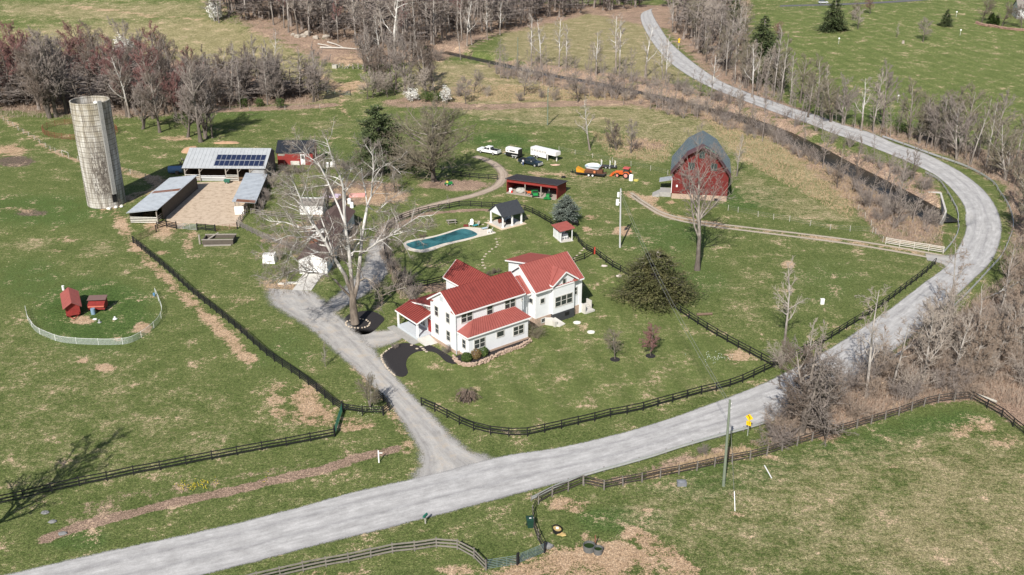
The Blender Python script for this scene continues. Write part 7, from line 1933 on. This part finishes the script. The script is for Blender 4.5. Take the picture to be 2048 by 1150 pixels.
bare(740, 815, 'wide2', .46, 'small spreading bare tree by the driveway entrance fence', mt=B_PALE, mc=B_TWIGO)
bare(1180, 300, 'syc2', .78, 'bare tree with a forked white leaning limb in the meadow left of the barn')
bare(1232, 300, 'wide2', .62, 'dense brown bare tree in the rough grass left of the barn, left one', mc=B_TWIGD)
bare(1262, 306, 'wide1', .62, 'dense brown bare tree in the rough grass left of the barn, right one')
bare(1473, 352, 'thin1', .72, 'thin pale bare tree right of the gambrel barn')
bare(1560, 82, 'oval1', .82, 'reddish bare tree at the left of the upper right meadow', mc=B_TWIGR)
bare(1716, 58, 'oval1', .95, 'grey bare tree behind the large conifer, front one', mc=B_TWIGP)
bare(1703, 40, 'oval1', .85, 'purplish bare tree behind the large conifer, rear one', mc=B_TWIGD)
bare(1740, 28, 'oval1', .85, 'reddish bare tree beyond the large conifer', mc=B_TWIGR)
bare(1793, 75, 'slim1', .50, 'very thin pale sapling in the upper right meadow', mc=B_TWIGP)
bare(1846, 84, 'oval1', .98, 'grey bare tree in the middle of the upper right meadow')
bare(1963, 45, 'oval1', 1.12, 'vase-shaped bare tree by the stone wall, leftmost of three', mc=B_TWIGD)
bare(2004, 53, 'oval1', 1.05, 'vase-shaped bare tree by the stone wall, middle of three', mc=B_TWIGD)
bare(2043, 58, 'oval1', 1.05, 'vase-shaped bare tree by the stone wall, rightmost of three', mc=B_TWIGD)
o = put('wide1', -88, 1112, 1.3, 1.0, 'large bare tree at the lower left corner casting its branch shadow on the pasture', name='bare_tree', scz=1.2)
# stump
o = MB().cyl(0, 0, 0, 1.1, .55, .4, 10).build('tree_stump', B_TWIGP); o.location = G(1806, 87); tag(o, 'short pale tree stump in the upper right meadow', 'stump')
# shrubs at the house
def round_shrub(u, v, r, label, m, group=None):
    rd = random.Random(int(u)); V, F = leaf_cloud(lambda rd: ((lambda d: (d * r * rd.uniform(.75, 1.02) + Vector((0, 0, r * .8)), d))(Vector((rd.gauss(0, 1), rd.gauss(0, 1), rd.gauss(0, 1) * .85)).normalized())), 1500, .17, rd)
    g = G(u, v); t = thing('round_shrub', label, 'shrub', g); o = bpy.data.objects.new('foliage', mk('foliage', V, F, m)); COL.objects.link(o); o.parent = t
    st = MB(); [st.tube([(0, 0, 0), (math.cos(a) * r * .6, math.sin(a) * r * .6, r)], .03, 4) for a in (0, 1.5, 3, 4.5)]; st.build('stems', B_GREY, t)
L_RED = leafm('reddish_leaves', (.14, .05, .035), (.16, .12, .05), (.22, .16, .07))
round_shrub(933, 722, .78, 'round green shrub at the front corner of the farmhouse, leftmost of three', L_GREEN)
round_shrub(951, 716, .85, 'round shrub with reddish leaves at the front corner, middle of three', L_RED)
round_shrub(966, 711, .82, 'round green shrub by the double window, rightmost of three', L_GREEN)
round_shrub(1055, 672, .75, 'brownish green shrub at the right corner of the front wing', L_CEDAR)
put('shrub1', 1074, 676, .72, None, 'bare vase-shaped shrub at the right corner of the front wing', 'shrub', name='bare_shrub', mt=B_TWIGO, mc=B_TWIGO)
put('shrub2', 895, 706, .42, None, 'low bare shrub in the mulch below the left gable wall', 'shrub', name='bare_shrub')
put('shrub2', 791, 695, .3, None, 'small twiggy shrub at the edge of the front mulch bed', 'shrub', name='bare_shrub')
for k, (u, v, r_) in enumerate(((975, 552, .5), (987, 548, .7), (995, 545, .55))): put('shrub2', u, v, .3 * r_ + .15, None, 'small shrub behind the rear wing by the stepping stones, ' + ('left', 'middle', 'right')[k] + ' one', 'shrub', name='bare_shrub', mc=B_TWIGD)
put('shrub2', 846, 475, .4, None, 'small dark shrub at the upper edge of the pool deck', 'shrub', name='bare_shrub', mc=B_TWIGD)
# vine thicket along the sycamore side of the pool fence
for k, (u, v, s) in enumerate(((770, 485, .6), (775, 515, .7), (790, 540, .75), (805, 560, .8), (818, 575, .8), (835, 590, .7), (820, 600, .75), (780, 455, .55), (800, 440, .5))):
    put('shrub2' if k % 2 else 'shrub1', u, v, s, None, 'tangled bare shrub along the left side of the pool fence, ' + ('upper', 'second', 'third', 'fourth', 'fifth', 'sixth', 'lowest', 'topmost bend', 'bend')[k] + ' one', 'shrub', 'shrubs along the pool fence', name='bare_shrub')
BW = ['beside the tin shed, lowest', 'beside the tin shed, second from below', 'beside the tin shed, third from below', 'beside the tin shed, at its upper end', 'below the red shed, left', 'below the red shed, middle', 'below the red shed, right', 'left of the low garage, near its corner', 'in the garden patch, upper', 'in the garden patch, lower', 'near the plank fence beyond the garden', 'under the pine, left', 'under the pine, lower', 'right of the long garage, uppermost', 'right of the long garage, second', 'right of the long garage, third', 'right of the low garage']
for k, (u, v, s) in enumerate(((520, 420, .8), (535, 400, .9), (545, 375, .9), (575, 350, .8), (600, 345, .8), (640, 345, .9), (615, 520, .8), (585, 500, .7), (560, 520, .7), (690, 340, .7), (740, 350, .8), (725, 360, .7), (700, 440, .6), (706, 470, .7), (700, 500, .7), (690, 520, .7))):
    put(('shrub1', 'shrub2', 'shrub3')[k % 3], u, v, s, None, 'bare bramble shrub ' + BW[k], 'shrub', 'bramble shrubs round the outbuildings', name='bare_shrub')
put('wide2', 655, 420, .6, None, 'bare tree growing behind the small white shed', name='bare_tree')
put('wide1', 790, 385, .5, None, 'small bare tree at the foot of the tall pine', name='bare_tree', mc=B_TWIGO)
put('wide2', 730, 348, .5, None, 'low bare tree left of the tall pine', name='bare_tree', mc=B_TWIGO)

# ---------------------------------------------------------------- woods: every tree its own object
W_ROWS = []
UNITS = 'zeroth first second third fourth fifth sixth seventh eighth ninth tenth eleventh twelfth thirteenth fourteenth fifteenth sixteenth seventeenth eighteenth nineteenth twentieth'.split()
def ordi(k): return UNITS[k] if k <= 20 else {2: 'twenty', 3: 'thirty'}[k // 10] + ('-' + UNITS[k % 10] if k % 10 else '') if k % 10 else 'thirtieth'
def placed(pxs):
    """a phrase for each photo position: its row and its place in that row"""
    n = len(pxs); rows = 1 if n < 12 else 2 if n < 30 else 3 if n < 60 else 4
    o = sorted(range(n), key=lambda i: pxs[i][1]); per = math.ceil(n / rows); out = {}
    nm = {1: [''], 2: ['back row, ', 'front row, '], 3: ['back row, ', 'middle row, ', 'front row, '], 4: ['back row, ', 'third row, ', 'second row, ', 'front row, ']}[rows]
    for r in range(rows):
        ids = sorted(o[r * per:(r + 1) * per], key=lambda i: pxs[i][0])
        for j, i in enumerate(ids): out[i] = nm[r] + ordi(j + 1) + ' from the left'
    return out
def grove(pxs, keys, scale, label, group, mts=(None,), mcs=(None,), name='bare_tree', cat='tree', jit=.15, scz=1.0, extra_by=None, bury=0):
    pxs = list(pxs); where = placed(pxs)
    for k, (u, v) in enumerate(pxs):
        key = keys[rn.randrange(len(keys))]; s = scale * rn.uniform(1 - jit, 1 + jit)
        mc = mcs[rn.randrange(len(mcs))]
        put(key, u, v, s, None, label + ', ' + where[k], cat, group, name, mts[rn.randrange(len(mts))], mc, None, extra_by.get((key, mc.name if mc else None)) if extra_by else None, scz * rn.uniform(.92, 1.1), (rn.uniform(-.05, .05), rn.uniform(-.05, .05)))
def scatter(poly, n, seed, mind=8):
    """n points spread over a photo-outline area, kept apart"""
    rd = random.Random(seed); us = [p[0] for p in poly]; vs = [p[1] for p in poly]; out = []; tries = 0
    while len(out) < n and tries < 6000:
        tries += 1; u = rd.uniform(min(us), max(us)); v = rd.uniform(min(vs), max(vs)); c = False
        for i in range(len(poly)):
            x0, y0 = poly[i]; x1, y1 = poly[(i + 1) % len(poly)]
            if (y0 > v) != (y1 > v) and u < (x1 - x0) * (v - y0) / (y1 - y0) + x0: c = not c
        if c and H(*G(u, v)[:2]) > -.4 and all(abs(u - a) + 2.2 * abs(v - b) > mind for a, b in out): out.append((u, v))
    return sorted(out, key=lambda p: p[1])
red1 = [('buds', buds(PROTO['wide1'], 4200, .13, L_REDB, 1, 4))]; red2 = [('buds', buds(PROTO['wide2'], 4200, .13, L_REDB, 2, 4))]
EX = {('wide1', 'twig_red_buds'): red1, ('wide2', 'twig_red_buds'): red2}
grove(scatter([(425, 48), (440, 0), (990, 0), (985, 55), (900, 100), (760, 118), (700, 96), (640, 84), (560, 66), (500, 48)], 72, 1, 22), ['forest1', 'forest2', 'forest3', 'forest1'], 1.25, 'tall pale-trunked tree in the hill wood', 'forest trees on the hill', (None, B_PALE, B_PALE), (B_TWIG, B_TWIGP, B_TWIGD, B_TWIGR))
grove(scatter([(990, 0), (1290, 0), (1280, 12), (1150, 26), (1000, 45)], 20, 2, 22), ['forest1', 'forest2'], 1.0, 'bare forest tree behind the tan meadow', 'forest trees behind the tan meadow', (None,), (B_TWIGD, B_TWIG))
grove(scatter([(1330, 0), (1480, 0), (1490, 60), (1500, 130), (1560, 190), (1640, 238), (1560, 212), (1440, 150), (1380, 110), (1340, 60)], 34, 3, 24), ['forest1', 'forest2', 'wide1', 'wide2', 'slim1'], 1.1, 'bare tree right of the far road bend', 'trees right of the far road', (None, B_PALE), (B_TWIGO, B_TWIG, B_TWIGP))
grove(scatter([(-30, 200), (-30, 232), (230, 236), (300, 250), (420, 232), (430, 212), (330, 175), (200, 160), (60, 165)], 34, 4, 26), ['wide1', 'wide2', 'wide1'], 1.36, 'bare maple in the belt behind the silo', 'maples behind the silo', (None,), (B_TWIGR, B_TWIGR, B_TWIG, B_TWIGD), extra_by=EX)
grove(scatter([(420, 205), (430, 222), (640, 210), (640, 185), (520, 170), (430, 178)], 24, 5, 20), ['forest3', 'slim1', 'wide2', 'forest1'], 1.08, 'slim bare tree on the bank beyond the barnyard', 'trees on the bank beyond the barnyard', (B_PALE, None), (B_TWIG, B_TWIGD, B_TWIG))
for k, (u, v, s) in enumerate(((100, 236, 1.7), (96, 233, 1.6), (113, 234, 1.75), (288, 258, 1.25), (320, 265, 1.3), (378, 274, 1.3), (402, 284, 1.6), (412, 276, 1.55), (425, 276, .8))):
    bare(u, v, ('wide1', 'wide2')[k % 2], s, 'dark-trunked bare tree at the near belt edge, ' + ('second', 'first', 'third', 'fourth', 'fifth', 'sixth', 'seventh', 'eighth', 'ninth')[k] + ' from the left', group='near edge trees of the belt', mc=(B_TWIG, B_TWIGD, B_TWIG)[k % 3])
bare(790, 140, 'syc1', 1.6, 'great white-limbed sycamore on the hillside above the creek'); bare(765, 128, 'syc2', 1.0, 'lesser white sycamore left of the great hillside one'); bare(548, 128, 'syc2', .7, 'white-limbed tree rising behind the bank trees')
bare(260, 235, 'syc1', .95, 'white-limbed sycamore in the maple belt behind the silo')
CR = [0, 5, 6, 7, 8, 9, 10, 11, 12, 13, 14, 1, 2, 3, 4]
for k, (u, v, s) in enumerate(((655, 190, .0), (1063, 136, 1.05), (1082, 140, .95), (1118, 134, 1.0), (1132, 136, .85), (1192, 150, .8), (1232, 140, 1.1), (1239, 148, 1.1), (1290, 155, .9), (1326, 160, .8), (1330, 170, .9), (934, 92, .9), (944, 90, .85), (975, 80, .9), (1000, 70, .7))):
    if s: bare(u, v, ('syc2', 'forest1', 'syc1')[k % 3], s * 1.0, 'white-trunked tree in the open row along the far creek, ' + ordi(CR[k]) + ' from the left', group='white trees along the far creek', mt=B_SYC2, mc=B_TWIGP)
bare(1421, 200, 'syc2', .85, 'white forked tree right of the road above the creek'); bare(1504, 195, 'syc1', .9, 'tall white-stemmed tree beside the dark roadside conifer'); bare(1722, 262, 'syc1', .80, 'white-limbed sycamore with bent arms beside the road', rz=2.0)
bare(1616, 235, 'wide1', .98, 'full-crowned pale bare tree left of the white-limbed sycamore', mc=B_TWIGO)
grove([(1818, 276), (1838, 286), (1860, 280), (1872, 296), (1890, 300), (1912, 318), (1925, 306), (1940, 330), (1955, 318), (1972, 335), (1990, 345), (2010, 360), (2030, 372), (2042, 350), (2055, 400), (2045, 430), (2060, 470), (2050, 500), (1800, 262), (1765, 255), (1900, 285), (1985, 310), (2030, 330)], ['slim1', 'forest3', 'wide2', 'forest1', 'wide1'], 1.05, 'bare tree on the bank outside the road bend', 'trees outside the road bend', (B_PALE, None), (B_TWIGO, B_TWIG, B_TWIGO))
grove([(1452, 152), (1470, 168), (1490, 158), (1512, 180), (1530, 172), (1548, 192), (1566, 186), (1580, 208), (1600, 206), (1640, 226), (1660, 244), (1636, 214), (1685, 250), (1745, 262)], ['wide1', 'forest3', 'forest1', 'wide2'], 1.0, 'bare tree between the road and the upper right meadow', 'trees between road and upper right meadow', (None, B_PALE), (B_TWIGO, B_TWIG, B_TWIGP))
# creek side shrubs and small trees
grove(scatter([(1360, 182), (1500, 232), (1640, 292), (1760, 350), (1800, 372), (1860, 400), (1850, 420), (1720, 352), (1600, 298), (1480, 250), (1350, 208)], 20, 6, 34), ['slim1', 'shrub1', 'shrub3'], .85, 'thin bare sapling along the creek bank', 'saplings along the creek', (None,), (B_TWIG, B_TWIGP), name='sapling')
grove(scatter([(1350, 175), (1560, 235), (1720, 310), (1870, 375), (1880, 470), (1760, 450), (1620, 330), (1480, 255), (1330, 215)], 26, 7, 26), ['shrub1', 'shrub2', 'shrub3', 'slim1'], 1.0, 'bare brown shrub on the creek bank', 'shrubs along the creek', (None,), (B_TWIG, B_TWIGD, B_TWIGP), name='bare_shrub', cat='shrub')
grove(scatter([(820, 200), (960, 210), (1240, 204), (1330, 200), (1400, 214), (1380, 190), (1200, 178), (1000, 190), (840, 180)], 20, 8, 30), ['shrub1', 'shrub3', 'oval1'], .95, 'bare bush in the strip between the two meadows', 'bushes between the meadows', (None,), (B_TWIG, B_TWIGP), name='bare_shrub', cat='shrub')
grove(scatter([(720, 130), (900, 112), (980, 128), (900, 120), (860, 190), (740, 195)], 16, 9, 26), ['shrub1', 'wide2', 'forest3', 'wide1'], 1.15, 'bare brush at the foot of the hillside sycamore', 'brush below the hillside sycamore', (None,), (B_TWIG, B_TWIGD), name='bare_shrub', cat='shrub')
grove([(745, 196), (760, 192), (775, 195), (790, 190), (735, 198)], ['oval1'], .85, 'pale bare small tree behind the tall pine', 'pale small trees behind the pine', (None,), (B_TWIGP,))
# roadside thicket on the right
grove(scatter([(1530, 905), (1545, 850), (1640, 800), (1780, 735), (1880, 655), (1960, 590), (2020, 540), (2090, 500), (2120, 850), (1960, 790), (1880, 798), (1780, 826), (1640, 870)], 44, 10, 34), ['shrub1', 'shrub2', 'shrub3', 'shrub2', 'shrub1'], 1.2, 'tangled bare bush in the roadside thicket', 'bushes of the roadside thicket', (None,), (B_TWIGT, B_TWIGT, B_TWIGP, B_TWIG), name='bare_shrub', cat='shrub')
grove(scatter([(1640, 810), (1780, 745), (1880, 665), (1980, 590), (2090, 520), (2110, 800), (1950, 760), (1780, 800)], 24, 11, 46), ['slim1', 'thin1', 'wide2', 'wide1', 'syc2'], .8, 'bare tree standing in the roadside thicket', 'trees of the roadside thicket', (B_PALE, None), (B_TWIGT, B_TWIGP))
bare(1606, 866, 'vine1', 1.65, 'vine-choked old tree leaning over the road beside the warning sign', rz=1.2); bare(1640, 866, 'vine1', 1.4, 'second vine-choked tree just right of the first', rz=3.2)
bare(1616, 856, 'wide2', 1.0, 'bare tree behind the vine-choked pair at the road edge', mc=B_TWIGD)
put('shrub2', 1560, 888, 1.15, None, 'broad mounded tangle of bare brambles below the warning sign', 'shrub', name='bramble_mound', scz=.8)
put('shrub2', 1405, 905, .42, None, 'small brown bush between guardrail and plank fence', 'shrub', name='bare_shrub')
bare(1865, 655, 'slim1', .62, 'thin bare tree at the outer road edge in the bend', mc=B_TWIGD); bare(1962, 600, 'syc2', .5, 'bare branch-like tree leaning across the road bend', mc=B_TWIGP, rz=2.5, tilt=(0, -.7))
bare(1612, 742, 'slim1', .75, 'bare sapling by the road fence junction', mt=B_PALE, mc=B_TWIGP); bare(1560, 736, 'shrub3', .95, 'pale bare sapling clump at the fence junction', mt=B_TWIGP, mc=B_TWIGP); bare(1640, 722, 'slim1', .6, 'pale bare sapling between fence and road', mc=B_TWIGP)
# blossom and evergreen accents
def bloom(u, v, r, label, m, h=1.0, n=1400, size=.28):
    rd = random.Random(int(u) + 3)
    def fn(rd):
        d = Vector((rd.gauss(0, 1), rd.gauss(0, 1), rd.gauss(0, 1))).normalized(); k = rd.uniform(.55, 1.05) * (1 + .25 * math.sin(d.x * 5 + d.z * 4))
        return Vector((d.x * r * k, d.y * r * k, d.z * r * h * k + r * h * 1.15)), d
    V, F = leaf_cloud(fn, n, size, rd); t = thing('flowering_tree' if m is L_BLOSS else 'evergreen_shrub', label, 'tree' if m is L_BLOSS else 'shrub', G(u, v))
    o = bpy.data.objects.new('crown', mk('crown', V, F, m)); COL.objects.link(o); o.parent = t
    MB().tube([(0, 0, -.2), (0, 0, r * h)], [.2, .1], 6).build('trunk', B_GREY, t)
bloom(256, 142, 4.2, 'white-blossoming tree behind the maple belt', L_BLOSS, 1.3, 2600, .4); bloom(432, 42, 2.8, 'white-blossoming tree at the left edge of the hill wood', L_BLOSS, 1.3, 1500, .4)
bloom(825, 202, 2.2, 'white-blossoming bush beyond the pine', L_BLOSS, .9, 1200, .28); bloom(893, 206, 1.7, 'narrow white-blossoming bush beside green brambles', L_BLOSS, 1.5, 800, .28)
bloom(414, 182, 2.0, 'pale-topped blossoming tree among the bank trees, left one', leafm('grey_blossom', (.30, .28, .27), (.52, .50, .48)), 1.7, 900, .3); bloom(480, 180, 1.6, 'pale-topped blossoming tree among the bank trees, right one', leafm('grey_blossom', (.3,) * 3, (.5,) * 3), 2.0, 700, .3)
for k, (u, v, r_) in enumerate(((852, 204, 1.9), (868, 205, 1.8), (880, 202, 1.5), (488, 214, 1.5), (561, 216, 1.6), (520, 213, 1.3), (848, 110, 1.8), (1800, 266, 1.6))):
    bloom(u, v, r_, 'dark green bramble bush, ' + ['beside the blossom bush', 'in the middle of the green clump', 'at the right of the green clump', 'left one under the bank trees', 'right one under the bank trees', 'middle one under the bank trees', 'by the far creek', 'under the trees outside the bend'][k], L_GREEN, .9, 800, .26)
# daffodils
def flowers(u, v, w_, label, m, n=46, seed=1, dpt=1.0):
    rd = random.Random(seed); mb = MB(); st = MB()
    for _ in range(n):
        x, y = rd.gauss(0, w_), rd.gauss(0, dpt * .5); z = rd.uniform(.18, .32)
        mb.ball((x, y, z), (.05, .05, .035), 5, 3); st.beam((x, y, 0), (x, y, z), .05, .03)
    t = thing('daffodil_clump', label, 'flowers', G(u, v)); mb.build('blooms', m, t)['kind'] = 'stuff'; st.build('leaves', mat('daffodil_leaf', (.07, .13, .05), .7), t)['kind'] = 'stuff'
MY = mat('daffodil_yellow', (.80, .60, .02), .6); MWF = mat('pale_daffodil', (.78, .75, .50), .6)
flowers(402, 972, 1.1, 'yellow daffodils on the road bank, larger right clump', MY, 60, 1); flowers(372, 977, .5, 'yellow daffodils on the road bank, smaller left clump', MY, 24, 2); flowers(530, 962, .12, 'single tuft of yellow daffodils on the road bank', MY, 5, 3)
flowers(740, 822, 1.3, 'pale yellow daffodils behind the driveway fence', MWF, 80, 4, 1.4); flowers(1426, 717, 1.1, 'scatter of tiny white flowers in the front lawn near the crossing fence', M_PLASTICW, 46, 5, 1.6)
for k, (u, v) in enumerate(((90, 1026), (106, 1044), (125, 1068))):
    o = MB().ball((0, 0, .08), (.5, .38, .16), 7, 4, .2, rn).build('flat_rock', mat('grey_boulder', (.2,) * 3)); o.location = G(u, v); tag(o, 'flat grey rock on the lower left bank, ' + ('upper', 'middle', 'lower')[k] + ' one', 'rock')

# ---------------------------------------------------------------- ground stuff: brush, dry grass, far woods
def strewn(name, label, polys, dens, fn, m, seed):
    rd = random.Random(seed); V = []; F = []
    for poly, n in polys:
        q = [G(*p)[:2] for p in poly]; xs = [p[0] for p in q]; ys = [p[1] for p in q]; c = 0; tries = 0
        pts = []
        while c < n * dens and tries < n * dens * 12:
            tries += 1; x = rd.uniform(min(xs), max(xs)); y = rd.uniform(min(ys), max(ys)); ins = False
            for i in range(len(q)):
                (x0, y0), (x1, y1) = q[i], q[(i + 1) % len(q)]
                if (y0 > y) != (y1 > y) and x < (x1 - x0) * (y - y0) / (y1 - y0) + x0: ins = not ins
            if ins: pts.append((x, y)); c += 1
        zz = hgt(np.array([p[0] for p in pts]), np.array([p[1] for p in pts]))
        for (x, y), z in zip(pts, zz): fn(V, F, x, y, float(z), rd)
    o = bpy.data.objects.new(name, mk(name, V, F, m)); COL.objects.link(o)
    return tag(o, label, None, None, 'stuff')
def stick(V, F, x, y, z, rd):
    if z < -.35: return
    h = rd.uniform(.3, 1.6); a = rd.random() * 6.28; l = rd.uniform(0, 1.2); w = .035; i = len(V)
    dx, dy = math.cos(a) * l, math.sin(a) * l; px, py = -math.sin(a) * w, math.cos(a) * w
    V += [(x - px, y - py, z), (x + px, y + py, z), (x + dx, y + dy, z + h)]; F.append((i, i + 1, i + 2))
    i = len(V); V += [(x - w, y, z), (x + w, y, z), (x + dx * .6 + .2, y + dy * .6 - .1, z + h * .8)]; F.append((i, i + 1, i + 2))
def tuft(V, F, x, y, z, rd):
    if z < -.7: return
    for _ in range(4):
        h = rd.uniform(.2, .6); a = rd.random() * 6.28; i = len(V); w = .045
        V += [(x - w, y, z), (x + w, y, z), (x + math.cos(a) * .25, y + math.sin(a) * .25, z + h)]; F.append((i, i + 1, i + 2))
creekp = [(1350, 180), (1500, 228), (1640, 285), (1800, 365), (1885, 395), (1885, 500), (1760, 480), (1640, 330), (1500, 262), (1350, 215)]
strewn('undergrowth', 'brown twiggy undergrowth along creek, thicket and woods', [([(1530, 905), (1545, 850), (1640, 800), (1780, 735), (1880, 655), (1960, 590), (2090, 500), (2120, 850), (1960, 790), (1880, 798), (1640, 870)], 11000), (creekp, 8500), ([(2010, 380), (2120, 380), (2120, 560), (2030, 500)], 900),
    ([(1700, 250), (1820, 280), (1990, 360), (2060, 390), (2060, 330), (1820, 255)], 3200), ([(440, 0), (990, 0), (985, 60), (880, 110), (720, 110), (600, 75), (440, 45)], 16000), ([(-30, 120), (300, 120), (420, 165), (640, 180), (650, 212), (430, 220), (300, 240), (-30, 235)], 11000), ([(1330, 20), (1480, 20), (1560, 200), (1440, 150), (1340, 60)], 6500), ([(770, 490), (830, 590), (800, 600), (760, 510)], 500)], 1.0, stick, B_TWIGT, 5)
strewn('dry_grass', 'tufts of tall dry grass on the rough banks', [(creekp, 3600), ([(860, 205), (1400, 210), (1400, 190), (1000, 170), (850, 180)], 3600), ([(1180, 262), (1350, 285), (1330, 325), (1220, 315)], 900), ([(1400, 225), (1640, 330), (1740, 370), (1700, 440), (1480, 320)], 2600), ([(1270, 955), (1480, 895), (1520, 905), (1300, 960)], 500)], 1.0, tuft, mat('dry_straw', (.36, .27, .17), .9, 0, .35, .3), 6)
# the far woods as one mass
V = []; F = []
src = []
for key in ('forest1', 'forest2'):
    for me_ in PROTO[key]:
        nv_ = len(me_.vertices); a = np.empty(nv_ * 3); me_.vertices.foreach_get('co', a); src.append((key, a.reshape(-1, 3), [tuple(p.vertices) for p in me_.polygons]))
rd = random.Random(99); vs_ = []; fs_ = []; off = 0
lo = tree_mesh(141, 16, .16, cfgd(n=(16, 6), t0=(.3, .15), rmin=.055, ratio=.6), 2, 4.0)
parts = []
for me_ in lo:
    a = np.empty(len(me_.vertices) * 3); me_.vertices.foreach_get('co', a); parts.append((a.reshape(-1, 3), [tuple(p.vertices) for p in me_.polygons]))
A_ = np.concatenate([p[0] for p in parts]); Fp = parts[0][1] + [tuple(i + len(parts[0][0]) for i in f) for f in parts[1][1]]
cnt = 0
wood = [tuple(G(*p)[:2]) for p in [(425, 40), (440, -6), (1000, -6), (985, 40), (900, 88), (800, 104), (760, 108), (700, 86), (640, 74), (560, 56), (500, 40)]]
wood2 = [tuple(G(*p)[:2]) for p in [(1335, -4), (1480, -4), (1480, 70), (1490, 130), (1440, 140), (1380, 100), (1345, 60)]]
wood3 = [tuple(G(*p)[:2]) for p in [(985, -6), (1300, -6), (1282, 14), (1150, 27), (1000, 58), (960, 70)]]
wood4 = [tuple(G(*p)[:2]) for p in [(1440, 150), (1500, 170), (1600, 214), (1720, 262), (1800, 270), (1900, 300), (2060, 330), (2060, 380), (1960, 340), (1800, 282), (1640, 244), (1540, 216)]]
belt = [tuple(G(*p)[:2]) for p in [(-60, 130), (120, 120), (330, 150), (620, 176), (640, 196), (430, 205), (300, 228), (-60, 215)]]
def inpoly(x, y, q):
    c = False
    for i in range(len(q)):
        (x0, y0), (x1, y1) = q[i], q[(i + 1) % len(q)]
        if (y0 > y) != (y1 > y) and x < (x1 - x0) * (y - y0) / (y1 - y0) + x0: c = not c
    return c
for k_ in range(1120):
    if k_ < 760:
        q_ = wood if k_ < 290 else wood2 if k_ < 340 else wood3 if k_ < 480 else belt if k_ < 680 else wood4
        for _t in range(60):
            x = rd.uniform(min(p[0] for p in q_), max(p[0] for p in q_)); y = rd.uniform(min(p[1] for p in q_), max(p[1] for p in q_))
            if inpoly(x, y, q_): break
    else:
        y = rd.uniform(512, 700); x = rd.uniform(-330, 130) if rd.random() < .62 else rd.uniform(60, 420)
        if x > 80 and y < 545: continue
    z = H(x, y); s = rd.uniform(.85, 1.2) if k_ % 2 or k_ >= 760 else rd.uniform(.3, .55)
    if 480 <= k_ < 680: s *= .65
    if 680 <= k_ < 760: s = rd.uniform(.25, .7); a = rd.random() * 6.28; c_, s_ = math.cos(a) * s, math.sin(a) * s
    B = np.stack([A_[:, 0] * c_ - A_[:, 1] * s_ + x, A_[:, 0] * s_ + A_[:, 1] * c_ + y, A_[:, 2] * s + z], 1)
    vs_.append(B); fs_ += [tuple(i + off for i in f) for f in Fp]; off += len(B); cnt += 1
me_ = bpy.data.meshes.new('far_woods'); me_.from_pydata(np.concatenate(vs_).tolist(), [], fs_); me_.materials.append(B_TWIG); me_.update()
o = bpy.data.objects.new('far_woods', me_); COL.objects.link(o); tag(o, 'bare woods in the far distance and the thin growth between the nearer trees', None, None, 'stuff')

# thin thicket along the creek: uncountable small growth
crk = [tuple(G(*p)[:2]) for p in [(950, 112), (1100, 128), (1240, 150), (1330, 165), (1440, 195), (1560, 228), (1700, 290), (1800, 345), (1880, 385), (1885, 470), (1790, 470), (1720, 400), (1600, 318), (1480, 268), (1330, 228), (1200, 200), (1000, 160)]]
rd = random.Random(55); vs_ = []; fs_ = []; off = 0; lo2 = shrub_mesh(142, 3.4, 7, maxl=2, cfg=cfgd(n=(5, 9, 6), t0=(.1, .1), ang=(.6, .7), wob=.14, up=.03, ratio=.6, rmin=.028, shape=lambda t: 1.1 - .4 * t))
parts = []
for me_ in lo2 + lo:
    a = np.empty(len(me_.vertices) * 3); me_.vertices.foreach_get('co', a); parts.append((a.reshape(-1, 3), [tuple(p.vertices) for p in me_.polygons]))
def join2(p, q): return np.concatenate([p[0], q[0]]), p[1] + [tuple(i + len(p[0]) for i in f) for f in q[1]]
bush_, tree_ = join2(parts[0], parts[1]), join2(parts[2], parts[3])
n_ = 0
while n_ < 290:
    x = rd.uniform(min(p[0] for p in crk), max(p[0] for p in crk)); y = rd.uniform(min(p[1] for p in crk), max(p[1] for p in crk))
    if not inpoly(x, y, crk) or H(x, y) < -.5: continue
    n_ += 1; far_ = y > 270
    A_, Fp = (tree_ if rd.random() < (.45 if far_ else .2) else bush_); s = rd.uniform(.35, .7) if A_ is tree_[0] else rd.uniform(.6, 1.25)
    a = rd.random() * 6.28; c_, s_ = math.cos(a) * s, math.sin(a) * s; z = H(x, y)
    vs_.append(np.stack([A_[:, 0] * c_ - A_[:, 1] * s_ + x, A_[:, 0] * s_ + A_[:, 1] * c_ + y, A_[:, 2] * s + z], 1)); fs_ += [tuple(i + off for i in f) for f in Fp]; off += len(A_)
me_ = bpy.data.meshes.new('creek_thicket'); me_.from_pydata(np.concatenate(vs_).tolist(), [], fs_); me_.materials.append(B_TWIG); me_.update()
o = bpy.data.objects.new('creek_thicket', me_); COL.objects.link(o); tag(o, 'thin grey-brown thicket lining both creek banks', None, None, 'stuff')
